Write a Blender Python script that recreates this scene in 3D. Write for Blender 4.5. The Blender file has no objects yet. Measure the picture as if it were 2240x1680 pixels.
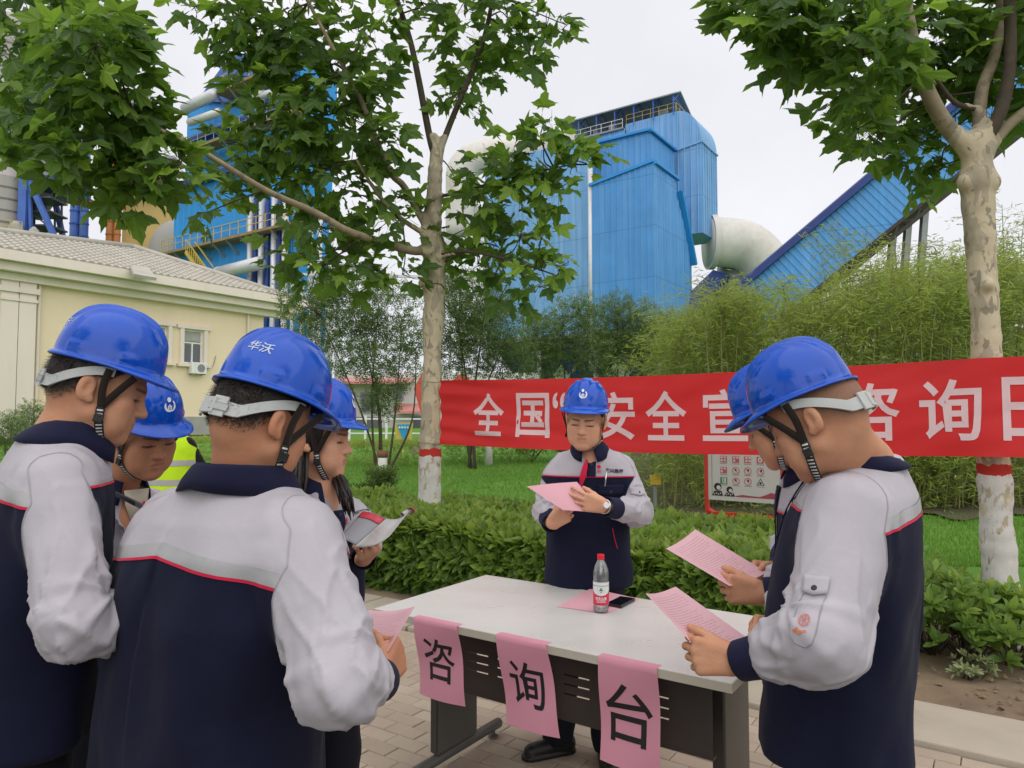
import bpy, bmesh, math, random
import numpy as np
from mathutils import Vector, Matrix, Euler

random.seed(7)
RNG = np.random.default_rng(11)
scene = bpy.context.scene
COL = scene.collection
R = math.radians

# ------------------------------------------------------------------ camera
CAM_H, FPX = 1.55, 1560.0
PITCH = math.atan(78.0 / FPX)
cam_data = bpy.data.cameras.new("camera")
cam_data.sensor_width = 36.0
cam_data.lens = FPX / 2240.0 * 36.0
cam_data.clip_start, cam_data.clip_end = 0.05, 3000.0
cam = bpy.data.objects.new("camera", cam_data)
cam.location = (0, 0, CAM_H)
cam.rotation_euler = (math.pi / 2 + PITCH, 0, 0)
COL.objects.link(cam)
scene.camera = cam

# ------------------------------------------------------------------ sky, sun, exposure
world = bpy.data.worlds.new("World")
scene.world = world
world.use_nodes = True
wn, wl = world.node_tree.nodes, world.node_tree.links
wn.clear()
w_out = wn.new("ShaderNodeOutputWorld")
w_bg = wn.new("ShaderNodeBackground")
w_sky = wn.new("ShaderNodeTexSky")
w_sky.sky_type = 'NISHITA'
w_sky.sun_disc = False
SUN_EL, SUN_AZ = 56.0, 168.0
w_sky.sun_elevation = R(SUN_EL)
w_sky.sun_rotation = R(SUN_AZ)
w_bg.inputs[1].default_value = 0.1
# overcast: an even cloud deck with faint mottling hides the blue
w_tc = wn.new("ShaderNodeTexCoord")
w_nz = wn.new("ShaderNodeTexNoise"); w_nz.inputs["Scale"].default_value = 2.2; w_nz.inputs["Detail"].default_value = 5
w_rmp = wn.new("ShaderNodeValToRGB")
w_rmp.color_ramp.elements[0].position = 0.3; w_rmp.color_ramp.elements[0].color = (5.7, 5.75, 6.1, 1)
w_rmp.color_ramp.elements[1].position = 0.75; w_rmp.color_ramp.elements[1].color = (7.6, 7.5, 7.75, 1)
w_mix = wn.new("ShaderNodeMix"); w_mix.data_type = 'RGBA'; w_mix.inputs[0].default_value = 0.93
wl.new(w_tc.outputs["Generated"], w_nz.inputs["Vector"])
wl.new(w_nz.outputs["Fac"], w_rmp.inputs[0])
wl.new(w_sky.outputs[0], w_mix.inputs[6]); wl.new(w_rmp.outputs[0], w_mix.inputs[7])
wl.new(w_mix.outputs[2], w_bg.inputs[0]); wl.new(w_bg.outputs[0], w_out.inputs[0])

sun_d = bpy.data.lights.new("sun", 'SUN'); sun_d.energy = 1.5; sun_d.angle = R(110); sun_d.color = (1.0, 0.96, 0.9)
sun = bpy.data.objects.new("sun", sun_d); COL.objects.link(sun)
sun.rotation_euler = Euler((R(90 - SUN_EL), 0, R(180 - SUN_AZ)), 'XYZ')
scene.view_settings.view_transform = 'Standard'
scene.view_settings.look = 'None'
scene.view_settings.exposure = 0.47
scene.view_settings.gamma = 1.0
scene.view_settings.use_curve_mapping = False
scene.cycles.max_bounces = 8
scene.cycles.transparent_max_bounces = 12
scene.cycles.use_denoising = True


# ------------------------------------------------------------------ geometry of the view
_cp, _sp = math.cos(PITCH), math.sin(PITCH)
def ray(px, py):
    xc, yc = (px - 1120.0) / FPX, (840.0 - py) / FPX
    return np.array([xc, _cp - yc * _sp, _sp + yc * _cp])
def P(px, py, D):
    """world point seen at photo pixel (px,py) that lies D metres ahead"""
    d = ray(px, py); t = D / d[1]
    return np.array([0, 0, CAM_H]) + d * t
def Pz(px, py, z):
    d = ray(px, py); t = (z - CAM_H) / d[2]
    return np.array([0, 0, CAM_H]) + d * t
def Pplane(px, py, o, n):
    d = ray(px, py); c = np.array([0, 0, CAM_H]); o = np.asarray(o, float); n = np.asarray(n, float)
    t = np.dot(o - c, n) / np.dot(d, n)
    return c + d * t
E1 = np.array([0.824, -0.566, 0.0])   # along the table, banner and path (to the right, nearer)
E2 = np.array([0.566, 0.824, 0.0])    # across the path (away)
ZU = np.array([0, 0, 1.0])
def UV(u, v, z=0.0): return E1 * u + E2 * v + ZU * z
def ground_z(x, y):
    y = np.asarray(y, float)
    t = np.clip(y - 8.0, 0, 40.0)
    return 0.030 * t * (t / (t + 3.0))

# ------------------------------------------------------------------ object helpers
def V3(a): return np.asarray(a, float)
def unit(a):
    a = np.asarray(a, float); return a / (np.linalg.norm(a) + 1e-12)
def wloc(o):
    p = np.zeros(3)
    while o is not None:
        p += np.array(o.location); o = o.parent
    return p
def tag(o, label=None, cat=None, group=None, kind=None):
    if label: o["label"] = label
    if cat: o["category"] = cat
    if group: o["group"] = group
    if kind: o["kind"] = kind
    return o
def empty(name, loc, label=None, cat=None, group=None):
    o = bpy.data.objects.new(name, None); o.empty_display_size = 0.1
    o.location = tuple(loc); COL.objects.link(o)
    return tag(o, label, cat, group)
def mesh_obj(name, verts, faces, mats, parent=None, loc=None, smooth=False, fm=None, attrs=None):
    """one mesh object; verts are world coordinates. faces: list, or (n,3)/(n,4) int array"""
    verts = np.asarray(verts, np.float64).reshape(-1, 3)
    if parent is not None: base = wloc(parent)
    else: base = np.zeros(3) if loc is None else V3(loc)
    me = bpy.data.meshes.new(name)
    v = (verts - base)
    if isinstance(faces, np.ndarray):
        nf, k = faces.shape
        me.vertices.add(len(v)); me.vertices.foreach_set("co", v.ravel().astype(np.float32))
        me.loops.add(nf * k); me.loops.foreach_set("vertex_index", faces.ravel().astype(np.int32))
        me.polygons.add(nf)
        me.polygons.foreach_set("loop_start", np.arange(0, nf * k, k, dtype=np.int32))
        me.update(calc_edges=True)
    else:
        me.from_pydata(v.tolist(), [], faces)
        me.update()
    if not isinstance(mats, (list, tuple)): mats = [mats]
    for m in mats: me.materials.append(m)
    if fm is not None: me.polygons.foreach_set("material_index", np.asarray(fm, np.int32))
    if smooth: me.polygons.foreach_set("use_smooth", np.ones(len(me.polygons), bool))
    if attrs:
        for an, (dom, dat) in attrs.items():
            dat = np.asarray(dat, np.float32)
            if dat.ndim == 1:
                a = me.attributes.new(an, 'FLOAT', dom); a.data.foreach_set("value", dat)
            else:
                a = me.attributes.new(an, 'FLOAT_VECTOR', dom); a.data.foreach_set("vector", dat.ravel())
    o = bpy.data.objects.new(name, me); COL.objects.link(o)
    if parent is not None: o.parent = parent
    elif loc is not None: o.location = tuple(loc)
    return o
def inst(src, name, parent, loc_w, rot=None, scale=None):
    """a further object sharing src's mesh (loc in world)"""
    o = src.copy(); o.name = name; COL.objects.link(o)
    o.parent = parent
    base = wloc(parent) if parent is not None else np.zeros(3)
    o.location = tuple(V3(loc_w) - base)
    if rot is not None: o.rotation_euler = rot
    if scale is not None: o.scale = scale
    return o

class MB:
    """collects shapes and links them as one mesh object"""
    def __init__(s): s.v = []; s.f = []; s.m = []; s.n = 0
    def add(s, verts, faces, mi=0):
        verts = np.asarray(verts, float).reshape(-1, 3)
        s.v.append(verts)
        for f in faces: s.f.append([int(i) + s.n for i in f]); s.m.append(mi)
        s.n += len(verts); return s
    def box(s, c, size, X=None, Y=None, Z=None, mi=0):
        c = V3(c); hx, hy, hz = [k / 2 for k in size]
        X = V3([1, 0, 0]) if X is None else unit(X); Y = V3([0, 1, 0]) if Y is None else unit(Y)
        Z = V3([0, 0, 1]) if Z is None else unit(Z)
        vs = [c + X * a * hx + Y * b * hy + Z * d * hz for a in (-1, 1) for b in (-1, 1) for d in (-1, 1)]
        return s.add(vs, [(0, 1, 3, 2), (4, 6, 7, 5), (0, 4, 5, 1), (2, 3, 7, 6), (0, 2, 6, 4), (1, 5, 7, 3)], mi)
    def bar(s, a, b, w, h=None, up=ZU, mi=0):
        a, b = V3(a), V3(b); h = w if h is None else h
        d = unit(b - a); up = V3(up)
        if abs(np.dot(d, up)) > 0.98: up = V3([1, 0, 0])
        x = unit(np.cross(d, up)); z = np.cross(x, d)
        return s.box((a + b) / 2, (w, np.linalg.norm(b - a), h), x, d, z, mi)
    def tube(s, pts, rad, n=8, cap=True, mi=0, closed=False):
        pts = [V3(p) for p in pts]; k = len(pts)
        if np.isscalar(rad): rad = [rad] * k
        T = [unit(pts[min(i + 1, k - 1)] - pts[max(i - 1, 0)]) for i in range(k)]
        up = V3([0, 0, 1]) if abs(T[0][2]) < 0.9 else V3([1, 0, 0])
        x = unit(np.cross(T[0], up)); vs = []
        for i in range(k):
            x = unit(x - T[i] * np.dot(x, T[i])); y = np.cross(T[i], x)
            for j in range(n):
                a = 2 * math.pi * j / n
                vs.append(pts[i] + (x * math.cos(a) + y * math.sin(a)) * rad[i])
        fs = [(i * n + j, i * n + (j + 1) % n, (i + 1) * n + (j + 1) % n, (i + 1) * n + j) for i in range(k - 1) for j in range(n)]
        if cap: fs += [tuple(range(n - 1, -1, -1)), tuple((k - 1) * n + j for j in range(n))]
        return s.add(vs, fs, mi)
    def lathe(s, c, prof, n=24, Z=ZU, mi=0, cap=True):
        c = V3(c); Z = unit(Z); up = V3([1, 0, 0]) if abs(Z[0]) < 0.9 else V3([0, 1, 0])
        x = unit(np.cross(Z, up)); y = np.cross(Z, x); vs = []
        for r, z in prof:
            for j in range(n):
                a = 2 * math.pi * j / n
                vs.append(c + Z * z + (x * math.cos(a) + y * math.sin(a)) * r)
        k = len(prof)
        fs = [(i * n + j, i * n + (j + 1) % n, (i + 1) * n + (j + 1) % n, (i + 1) * n + j) for i in range(k - 1) for j in range(n)]
        if cap: fs += [tuple(range(n - 1, -1, -1)), tuple((k - 1) * n + j for j in range(n))]
        return s.add(vs, fs, mi)
    def quad(s, a, b, c, d, mi=0): return s.add([a, b, c, d], [(0, 1, 2, 3)], mi)
    def slab(s, poly, thick, mi=0):
        """solid from a planar polygon (list of 3d points), extruded by the vector thick"""
        poly = [V3(p) for p in poly]; t = V3(thick); n = len(poly)
        vs = poly + [p + t for p in poly]
        fs = [tuple(range(n)), tuple(range(2 * n - 1, n - 1, -1))] + [(i, i + n, (i + 1) % n + n, (i + 1) % n) for i in range(n)]
        return s.add(vs, fs, mi)
    def sphere(s, c, r, nu=12, nv=8, mi=0):
        c = V3(c); r = np.ones(3) * r if np.isscalar(r) else V3(r); vs = []
        for i in range(nv + 1):
            th = math.pi * i / nv
            for j in range(nu):
                a = 2 * math.pi * j / nu
                vs.append(c + r * V3([math.sin(th) * math.cos(a), math.sin(th) * math.sin(a), math.cos(th)]))
        fs = [(i * nu + j, (i + 1) * nu + j, (i + 1) * nu + (j + 1) % nu, i * nu + (j + 1) % nu) for i in range(nv) for j in range(nu)]
        return s.add(vs, fs, mi)
    def each(s, name, mats, parent=None, **k):
        """one object per shape added"""
        n0 = 0; fi = 0; out = []
        for vs in s.v:
            m = MB(); m.v = [vs]; m.n = len(vs)
            while fi < len(s.f) and min(s.f[fi]) < n0 + len(vs): m.f.append([i - n0 for i in s.f[fi]]); m.m.append(0); mi = s.m[fi]; fi += 1
            out.append(m.build(name, mats[mi] if isinstance(mats, (list, tuple)) else mats, parent, **k)); n0 += len(vs)
        return out
    def build(s, name, mats, parent=None, loc=None, smooth=False, bevel=0.0, auto=None):
        vs = np.concatenate(s.v) if s.v else np.zeros((0, 3))
        o = mesh_obj(name, vs, s.f, mats, parent, loc, smooth, fm=s.m)
        # consistent outward normals
        bm = bmesh.new(); bm.from_mesh(o.data)
        bmesh.ops.recalc_face_normals(bm, faces=bm.faces)
        if bevel:
            eds = [e for e in bm.edges if len(e.link_faces) == 2 and e.calc_face_angle(0) > 0.6]
            bmesh.ops.bevel(bm, geom=eds, offset=bevel, segments=2, affect='EDGES', profile=0.6)
        if auto is not None:
            for e in bm.edges:
                if len(e.link_faces) == 2 and e.calc_face_angle(0) > R(auto): e.smooth = False
        bm.to_mesh(o.data); bm.free()
        if auto is not None or smooth: o.data.polygons.foreach_set("use_smooth", np.ones(len(o.data.polygons), bool))
        return o

def text_mesh(body, size, bold=0.0, shear=0.0):
    """flat lettering as (verts (n,2), faces), centred at the origin; size = cap square height"""
    c = bpy.data.curves.new("t", 'FONT'); c.body = body; c.size = size; c.offset = bold * size; c.shear = shear
    c.resolution_u = 3
    c.align_x = 'CENTER'
    o = bpy.data.objects.new("t", c); COL.objects.link(o)
    dg = bpy.context.evaluated_depsgraph_get(); dg.update()
    m = bpy.data.meshes.new_from_object(o.evaluated_get(dg))
    v = np.array([w.co[:2] for w in m.vertices]); f = [tuple(p.vertices) for p in m.polygons]
    bpy.data.objects.remove(o); bpy.data.curves.remove(c); bpy.data.meshes.remove(m)
    if len(v):
        v[:, 0] -= (v[:, 0].min() + v[:, 0].max()) / 2; v[:, 1] -= (v[:, 1].min() + v[:, 1].max()) / 2
    return v, f

# ------------------------------------------------------------------ materials
MATS = {}
class NT:
    def __init__(s, name):
        s.m = bpy.data.materials.new(name); s.m.use_nodes = True
        s.n, s.l = s.m.node_tree.nodes, s.m.node_tree.links
        s.b = s.n["Principled BSDF"]; s.out = s.n["Material Output"]
    def node(s, t, **kw):
        n = s.n.new(t)
        for k, v in kw.items(): setattr(n, k, v)
        return n
    def link(s, a, b): s.l.new(a, b)
    def coord(s, kind="Object", scale=None):
        tc = s.node("ShaderNodeTexCoord"); o = tc.outputs[kind]
        if scale is not None:
            mp = s.node("ShaderNodeMapping"); mp.inputs["Scale"].default_value = scale
            s.link(o, mp.inputs[0]); o = mp.outputs[0]
        return o
    def noise(s, vec, scale, detail=3, rough=0.55, dist=0.0):
        n = s.node("ShaderNodeTexNoise"); n.inputs["Scale"].default_value = scale; n.inputs["Detail"].default_value = detail
        n.inputs["Roughness"].default_value = rough; n.inputs["Distortion"].default_value = dist
        if vec is not None: s.link(vec, n.inputs["Vector"])
        return n.outputs["Fac"]
    def ramp(s, fac, stops, interp='LINEAR'):
        r = s.node("ShaderNodeValToRGB"); r.color_ramp.interpolation = interp
        el = r.color_ramp.elements
        while len(el) < len(stops): el.new(0.5)
        for e, (p, c) in zip(el, stops): e.position = p; e.color = (*c, 1) if len(c) == 3 else c
        s.link(fac, r.inputs[0]); return r.outputs[0]
    def mix(s, fac, a, b, mode='MIX'):
        n = s.node("ShaderNodeMix"); n.data_type = 'RGBA'; n.blend_type = mode
        for sock, v in ((n.inputs[0], fac), (n.inputs[6], a), (n.inputs[7], b)):
            if hasattr(v, "links") or hasattr(v, "node"): s.link(v, sock)
            elif isinstance(v, (tuple, list)): sock.default_value = (*v, 1) if len(v) == 3 else v
            else: sock.default_value = v
        return n.outputs[2]
    def math(s, op, a, b=0.0, clamp=False):
        n = s.node("ShaderNodeMath", operation=op); n.use_clamp = clamp
        for sock, v in ((n.inputs[0], a), (n.inputs[1], b)):
            if hasattr(v, "node"): s.link(v, sock)
            else: sock.default_value = v
        return n.outputs[0]
    def attr(s, name, out="Fac"):
        a = s.node("ShaderNodeAttribute"); a.attribute_name = name; return a.outputs[out]
    def bump(s, h, strength=0.3, dist=0.01, normal=None):
        b = s.node("ShaderNodeBump"); b.inputs["Strength"].default_value = strength; b.inputs["Distance"].default_value = dist
        s.link(h, b.inputs["Height"])
        if normal is not None: s.link(normal, b.inputs["Normal"])
        s.link(b.outputs[0], s.b.inputs["Normal"]); return b.outputs[0]
    def set(s, **kw):
        nm = dict(col="Base Color", rough="Roughness", metal="Metallic", spec="Specular IOR Level", trans="Transmission Weight", ior="IOR",
                  coat="Coat Weight", sheen="Sheen Weight", sss="Subsurface Weight", alpha="Alpha")
        for k, v in kw.items():
            i = s.b.inputs[nm[k]]
            if hasattr(v, "node"): s.link(v, i)
            elif isinstance(v, (tuple, list)): i.default_value = (*v, 1)
            else: i.default_value = v
        return s
def mat(name, col, rough=0.6, var=0.12, scale=4.0, bump=0.0, bscale=40.0, metal=0.0, spec=0.4, coat=0.0, col2=None, c2scale=1.5, c2lo=0.5, c2hi=0.7, stretch=None, sheen=0.0):
    """painted / plain surface with slight uneven colour, optional second colour in patches and fine relief"""
    if name in MATS: return MATS[name]
    t = NT(name); vec = t.coord("Object", stretch)
    c = V3(col)
    nz = t.noise(vec, scale, 5)
    o = t.ramp(nz, [(0.25, tuple(c * (1 - var))), (0.75, tuple(np.minimum(c * (1 + var), 0.95)))])
    if col2 is not None:
        f = t.ramp(t.noise(vec, c2scale, 6, 0.65), [(c2lo, (0, 0, 0)), (c2hi, (1, 1, 1))])
        o = t.mix(f, o, tuple(col2))
    t.set(col=o, rough=rough, metal=metal, spec=spec, coat=coat, sheen=sheen)
    if bump: t.bump(t.noise(vec, bscale, 4), bump, 0.01)
    MATS[name] = t.m; return t.m

# ------------------------------------------------------------------ numpy noise + signed distance modelling
def _hash(ix, iy, iz):
    h = (ix.astype(np.int64) * 374761393 + iy.astype(np.int64) * 668265263 + iz.astype(np.int64) * 2147483647) & 0xFFFFFFFF
    h = ((h ^ (h >> 13)) * 1274126177) & 0xFFFFFFFF
    return ((h ^ (h >> 16)) & 0xFFFF).astype(np.float32) / 32767.5 - 1.0
def vnoise(p):
    p = np.asarray(p, np.float32); i = np.floor(p); f = p - i; i = i.astype(np.int64)
    w = f * f * f * (f * (f * 6 - 15) + 10)
    r = 0
    for a in (0, 1):
        for b in (0, 1):
            for c in (0, 1):
                r = r + _hash(i[:, 0] + a, i[:, 1] + b, i[:, 2] + c) * (w[:, 0] if a else 1 - w[:, 0]) * (w[:, 1] if b else 1 - w[:, 1]) * (w[:, 2] if c else 1 - w[:, 2])
    return r
def n1(x, y, z):
    """the same noise at one point"""
    ix, iy, iz = math.floor(x), math.floor(y), math.floor(z); fx, fy, fz = x - ix, y - iy, z - iz
    w = [k * k * k * (k * (k * 6 - 15) + 10) for k in (fx, fy, fz)]; r = 0.0
    for a in (0, 1):
        for b in (0, 1):
            for c in (0, 1):
                h = ((ix + a) * 374761393 + (iy + b) * 668265263 + (iz + c) * 2147483647) & 0xFFFFFFFF
                h = ((h ^ (h >> 13)) * 1274126177) & 0xFFFFFFFF
                r += (((h ^ (h >> 16)) & 0xFFFF) / 32767.5 - 1.0) * (w[0] if a else 1 - w[0]) * (w[1] if b else 1 - w[1]) * (w[2] if c else 1 - w[2])
    return r
def fbm(p, o=3):
    r = 0; a = 1.0; p = np.asarray(p, np.float32)
    for k in range(o): r = r + a * vnoise(p + 17.3 * k); p = p * 2.03; a *= 0.5
    return r
def smin(a, b, k):
    h = np.clip(0.5 + 0.5 * (b - a) / k, 0, 1)
    return b + (a - b) * h - k * h * (1 - h)
def smax(a, b, k): return -smin(-a, -b, k)
def s_cap(p, a, b, ra, rb=None):
    a, b = V3(a), V3(b); rb = ra if rb is None else rb
    ab = b - a; h = np.clip(((p - a) @ ab) / (ab @ ab + 1e-12), 0, 1)
    return np.linalg.norm(p - a - h[:, None] * ab, axis=1) - (ra + (rb - ra) * h)
def s_ell(p, c, r, M=None):
    q = p - V3(c)
    if M is not None: q = q @ M
    r = V3(r); k0 = np.linalg.norm(q / r, axis=1); k1 = np.linalg.norm(q / (r * r), axis=1) + 1e-9
    return k0 * (k0 - 1) / k1
def surface_nets(fn, lo, hi, h):
    lo, hi = V3(lo), V3(hi); n = np.maximum(np.ceil((hi - lo) / h).astype(int) + 1, 4)
    ax = [lo[i] + h * np.arange(n[i]) for i in range(3)]
    # coarse pass first: the fine grid is only evaluated near the surface
    B = 4; nb = -(-n // B); cen = [lo[i] + h * (B * np.arange(nb[i]) + (B - 1) / 2) for i in range(3)]
    Gc = np.stack(np.meshgrid(*cen, indexing='ij'), -1).reshape(-1, 3)
    Sc = np.asarray(fn(Gc), np.float64).reshape(nb); near = np.abs(Sc) < h * B * 1.7
    fill = np.where(Sc < 0, -1.0, 1.0)
    up = lambda a: a.repeat(B, 0).repeat(B, 1).repeat(B, 2)[:n[0], :n[1], :n[2]]
    S = up(fill).astype(np.float64); nm = up(near); ix = np.argwhere(nm)
    S[nm] = fn(lo + h * ix)
    ins = S < 0
    c = np.zeros(n - 1, int)
    for a in (0, 1):
        for b in (0, 1):
            for d in (0, 1): c += ins[a:n[0] - 1 + a, b:n[1] - 1 + b, d:n[2] - 1 + d]
    act = (c > 0) & (c < 8)
    idx = -np.ones(n - 1, int); ii = np.argwhere(act); idx[act] = np.arange(len(ii))
    acc = np.zeros((len(ii), 3)); cnt = np.zeros(len(ii))
    cor = [(a, b, d) for a in (0, 1) for b in (0, 1) for d in (0, 1)]
    for i0 in range(8):
        for i1 in range(i0 + 1, 8):
            A, B = np.array(cor[i0]), np.array(cor[i1])
            if np.abs(A - B).sum() != 1: continue
            sa = S[tuple((ii + A).T)]; sb = S[tuple((ii + B).T)]
            cr = (sa < 0) != (sb < 0)
            t = np.where(cr, sa / np.where(cr, sa - sb, 1), 0)
            acc += np.where(cr[:, None], A + t[:, None] * (B - A), 0); cnt += cr
    verts = lo + h * (ii + acc / cnt[:, None])
    quads = []
    for axis in range(3):
        sl0 = [slice(None)] * 3; sl1 = [slice(None)] * 3
        sl0[axis] = slice(0, n[axis] - 1); sl1[axis] = slice(1, n[axis])
        cr = ins[tuple(sl0)] != ins[tuple(sl1)]
        e = np.argwhere(cr); o1, o2 = [a for a in range(3) if a != axis]
        e = e[(e[:, o1] > 0) & (e[:, o2] > 0) & (e[:, o1] < n[o1] - 1) & (e[:, o2] < n[o2] - 1)]
        fl = ins[tuple(sl0)][tuple(e.T)]
        def cell(d1, d2):
            q = e.copy(); q[:, o1] -= d1; q[:, o2] -= d2; return idx[tuple(q.T)]
        Q = np.stack([cell(1, 1), cell(0, 1), cell(0, 0), cell(1, 0)], 1)
        if axis == 1: fl = ~fl
        Q[~fl] = Q[~fl][:, ::-1]
        quads.append(Q)
    Q = np.concatenate(quads); Q = Q[(Q >= 0).all(1)]
    return verts, Q
def quads_to_tris(Q): return np.concatenate([Q[:, [0, 1, 2]], Q[:, [0, 2, 3]]])
def vert_normals(v, T):
    fn = np.cross(v[T[:, 1]] - v[T[:, 0]], v[T[:, 2]] - v[T[:, 0]]); n = np.zeros_like(v)
    for k in range(3): np.add.at(n, T[:, k], fn)
    return n / (np.linalg.norm(n, axis=1, keepdims=True) + 1e-12)
def smooth_v(v, T, it=2, lam=0.5):
    E = np.concatenate([T[:, [0, 1]], T[:, [1, 2]], T[:, [2, 0]]]); E = np.concatenate([E, E[:, ::-1]])
    d = np.bincount(E[:, 0], minlength=len(v))[:, None].clip(1)
    for _ in range(it):
        s = np.stack([np.bincount(E[:, 0], v[E[:, 1], k], len(v)) for k in range(3)], 1)
        v = v + lam * (s / d - v)
    return v
def main_piece(v, T, e):
    """keep the largest connected part of a triangle mesh"""
    lab = np.arange(len(v))
    while True:
        m = lab[T].min(1); new = lab.copy()
        for k in range(3): np.minimum.at(new, T[:, k], m)
        new = new[new]
        if (new == lab).all(): break
        lab = new
    c = np.bincount(lab[T[:, 0]], minlength=len(v)); T = T[lab[T[:, 0]] == c.argmax()]
    u, inv = np.unique(T, return_inverse=True); return v[u], inv.reshape(-1, 3), e[u]
def clip_tris(v, T, s, extra=None):
    """split a triangle mesh by the per-vertex scalar s: returns (keep s<0), (keep s>=0) as (verts, tris, extra)"""
    out = []
    for sign in (-1, 1):
        q = s * sign; inside = q >= 0 if sign > 0 else q > 0
        n_in = inside[T].sum(1)
        full = T[n_in == 3]
        newv = []; newe = []; tris = [full]; cache = {}; base = len(v)
        for tri in T[(n_in > 0) & (n_in < 3)]:
            poly = []
            for k in range(3):
                a, b = int(tri[k]), int(tri[(k + 1) % 3])
                if inside[a]: poly.append(a)
                if inside[a] != inside[b]:
                    key = (min(a, b), max(a, b))
                    if key not in cache:
                        t = q[key[0]] / (q[key[0]] - q[key[1]])
                        cache[key] = base + len(newv)
                        newv.append(v[key[0]] + t * (v[key[1]] - v[key[0]]))
                        if extra is not None: newe.append(extra[key[0]] + t * (extra[key[1]] - extra[key[0]]))
                    poly.append(cache[key])
            for k in range(1, len(poly) - 1): tris.append(np.array([[poly[0], poly[k], poly[k + 1]]]))
        TT = np.concatenate(tris) if len(tris) else np.zeros((0, 3), int)
        VV = np.concatenate([v, np.array(newv).reshape(-1, 3)]) if newv else v
        EE = None
        if extra is not None: EE = np.concatenate([extra, np.array(newe).reshape(-1, extra.shape[1])]) if newe else extra
        u, inv = np.unique(TT, return_inverse=True)
        out.append((VV[u], inv.reshape(-1, 3), EE[u] if EE is not None else None))
    return out
# ================================================================== people
def skin_mat(name, base):
    t = NT(name); vec = t.coord("Object")
    c = V3(base)
    o = t.ramp(t.noise(vec, 22, 5), [(0.3, tuple(c * 0.9)), (0.7, tuple(c * V3([1.08, 1.05, 1.03])))])
    o = t.mix(t.ramp(t.noise(vec, 26, 5, .65), [(.35, (0, 0, 0)), (.7, (.6,) * 3)]), o, tuple(c * V3([1.05, 0.8, 0.74])))
    tone = t.node("ShaderNodeSeparateXYZ"); a = t.node("ShaderNodeAttribute"); a.attribute_name = "tone"
    t.link(a.outputs["Vector"], tone.inputs[0])
    o = t.mix(tone.outputs[0], o, (0.40, 0.135, 0.115))
    hn = t.math('MULTIPLY', tone.outputs[2], t.math('ADD', t.math('MULTIPLY', t.noise(vec, 420, 2), .7), 0.75), True)
    o = t.mix(hn, o, (0.030, 0.024, 0.022))
    o = t.mix(tone.outputs[1], o, (0.022, 0.016, 0.014))
    t.set(col=o, rough=0.58, spec=0.30, sss=0.03)
    t.b.inputs["Subsurface Radius"].default_value = (0.012, 0.005, 0.003)
    t.bump(t.math('ADD', t.noise(vec, 420, 3), t.math('MULTIPLY', t.noise(vec, 70, 4), 1.5)), 0.30, 0.0022)
    return t.m
def cloth_mat(name, base, rough=0.85, weave=1500, sheen=0.12, var=0.09):
    t = NT(name); vec = t.coord("Object"); c = V3(base)
    o = t.ramp(t.noise(vec, 6, 5), [(0.25, tuple(c * (1 - var))), (0.75, tuple(c * (1 + var)))])
    o = t.mix(t.math('MULTIPLY', t.noise(vec, 900, 2), 0.30), o, tuple(c * 0.72))
    t.set(col=o, rough=rough, spec=0.22, sheen=sheen)
    def crease(sc, st, dist, k):
        n = t.noise(t.coord("Object", st), sc, 2, .5, dist)
        a = t.math('ABSOLUTE', t.math('SUBTRACT', n, .5)); return t.math('MULTIPLY', t.math('POWER', t.math('SUBTRACT', 1.0, t.math('MULTIPLY', a, 2.4), True), 5.0), k)
    h = t.math('ADD', t.math('MULTIPLY', t.noise(vec, 30, 4, 0.6), .55), t.math('MULTIPLY', t.noise(vec, weave, 2), 0.10))
    h = t.math('ADD', h, t.math('ADD', crease(3.6, (1, 1, .5), .7, .55), crease(7, (1, .8, 1.3), .8, .14)))
    t.bump(h, 0.38, 0.0065)
    o = t.mix(t.math('MULTIPLY', crease(3.6, (1, 1, .5), .7, 1.0), .06), o, tuple(c * 1.12)); t.set(col=o)
    return t.m
SKIN_A = skin_mat("skin_tan", (0.55, 0.29, 0.175))
SKIN_B = skin_mat("skin_light", (0.64, 0.355, 0.23))
SKIN_C = skin_mat("skin_ruddy", (0.50, 0.245, 0.145))
GREY_CLOTH = cloth_mat("light_grey_cotton", (0.455, 0.425, 0.465))
NAVY_CLOTH = cloth_mat("navy_cotton", (0.0065, 0.0082, 0.0280), var=0.2, sheen=.03)
NAVY_TRIM = cloth_mat("navy_trim_cotton", (0.0110, 0.0120, 0.040), var=0.15, sheen=.03)
SEAM = mat("grey_stitching", (0.34, 0.32, 0.35), 0.9)
STRIP_CLOTH = mat("reflective_tape", (0.375, 0.365, 0.378), 0.5, 0.05, 30, 0.1, 300, spec=0.6)
RED_CLOTH = cloth_mat("crimson_cotton", (0.62, 0.015, 0.06))
CREAM_CLOTH = cloth_mat("cream_knit", (0.62, 0.55, 0.44))
TROUSER_CLOTH = cloth_mat("dark_navy_trouser_cotton", (0.0065, 0.0070, 0.0130), var=0.2, sheen=.03)
BLACK_CLOTH = cloth_mat("black_jersey", (0.010, 0.010, 0.011))
VEST_CLOTH = cloth_mat("fluorescent_mesh", (0.52, 0.80, 0.02), var=0.06)
BLACK_LEATHER = mat("black_leather", (0.012, 0.011, 0.011), 0.35, 0.2, 30, 0.25, 200)
BUTTON = mat("dark_button", (0.02, 0.02, 0.035), 0.35)
HAIR = None
def _hair():
    t = NT("black_hair"); vec = t.coord("Object", (60, 60, 8))
    o = t.ramp(t.noise(vec, 6, 4), [(0.3, (0.008, 0.006, 0.005)), (0.75, (0.035, 0.024, 0.019))])
    t.set(col=o, rough=0.42, spec=0.4); t.bump(t.noise(vec, 9, 3), 0.5, 0.004); return t.m
HAIR = _hair()
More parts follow.
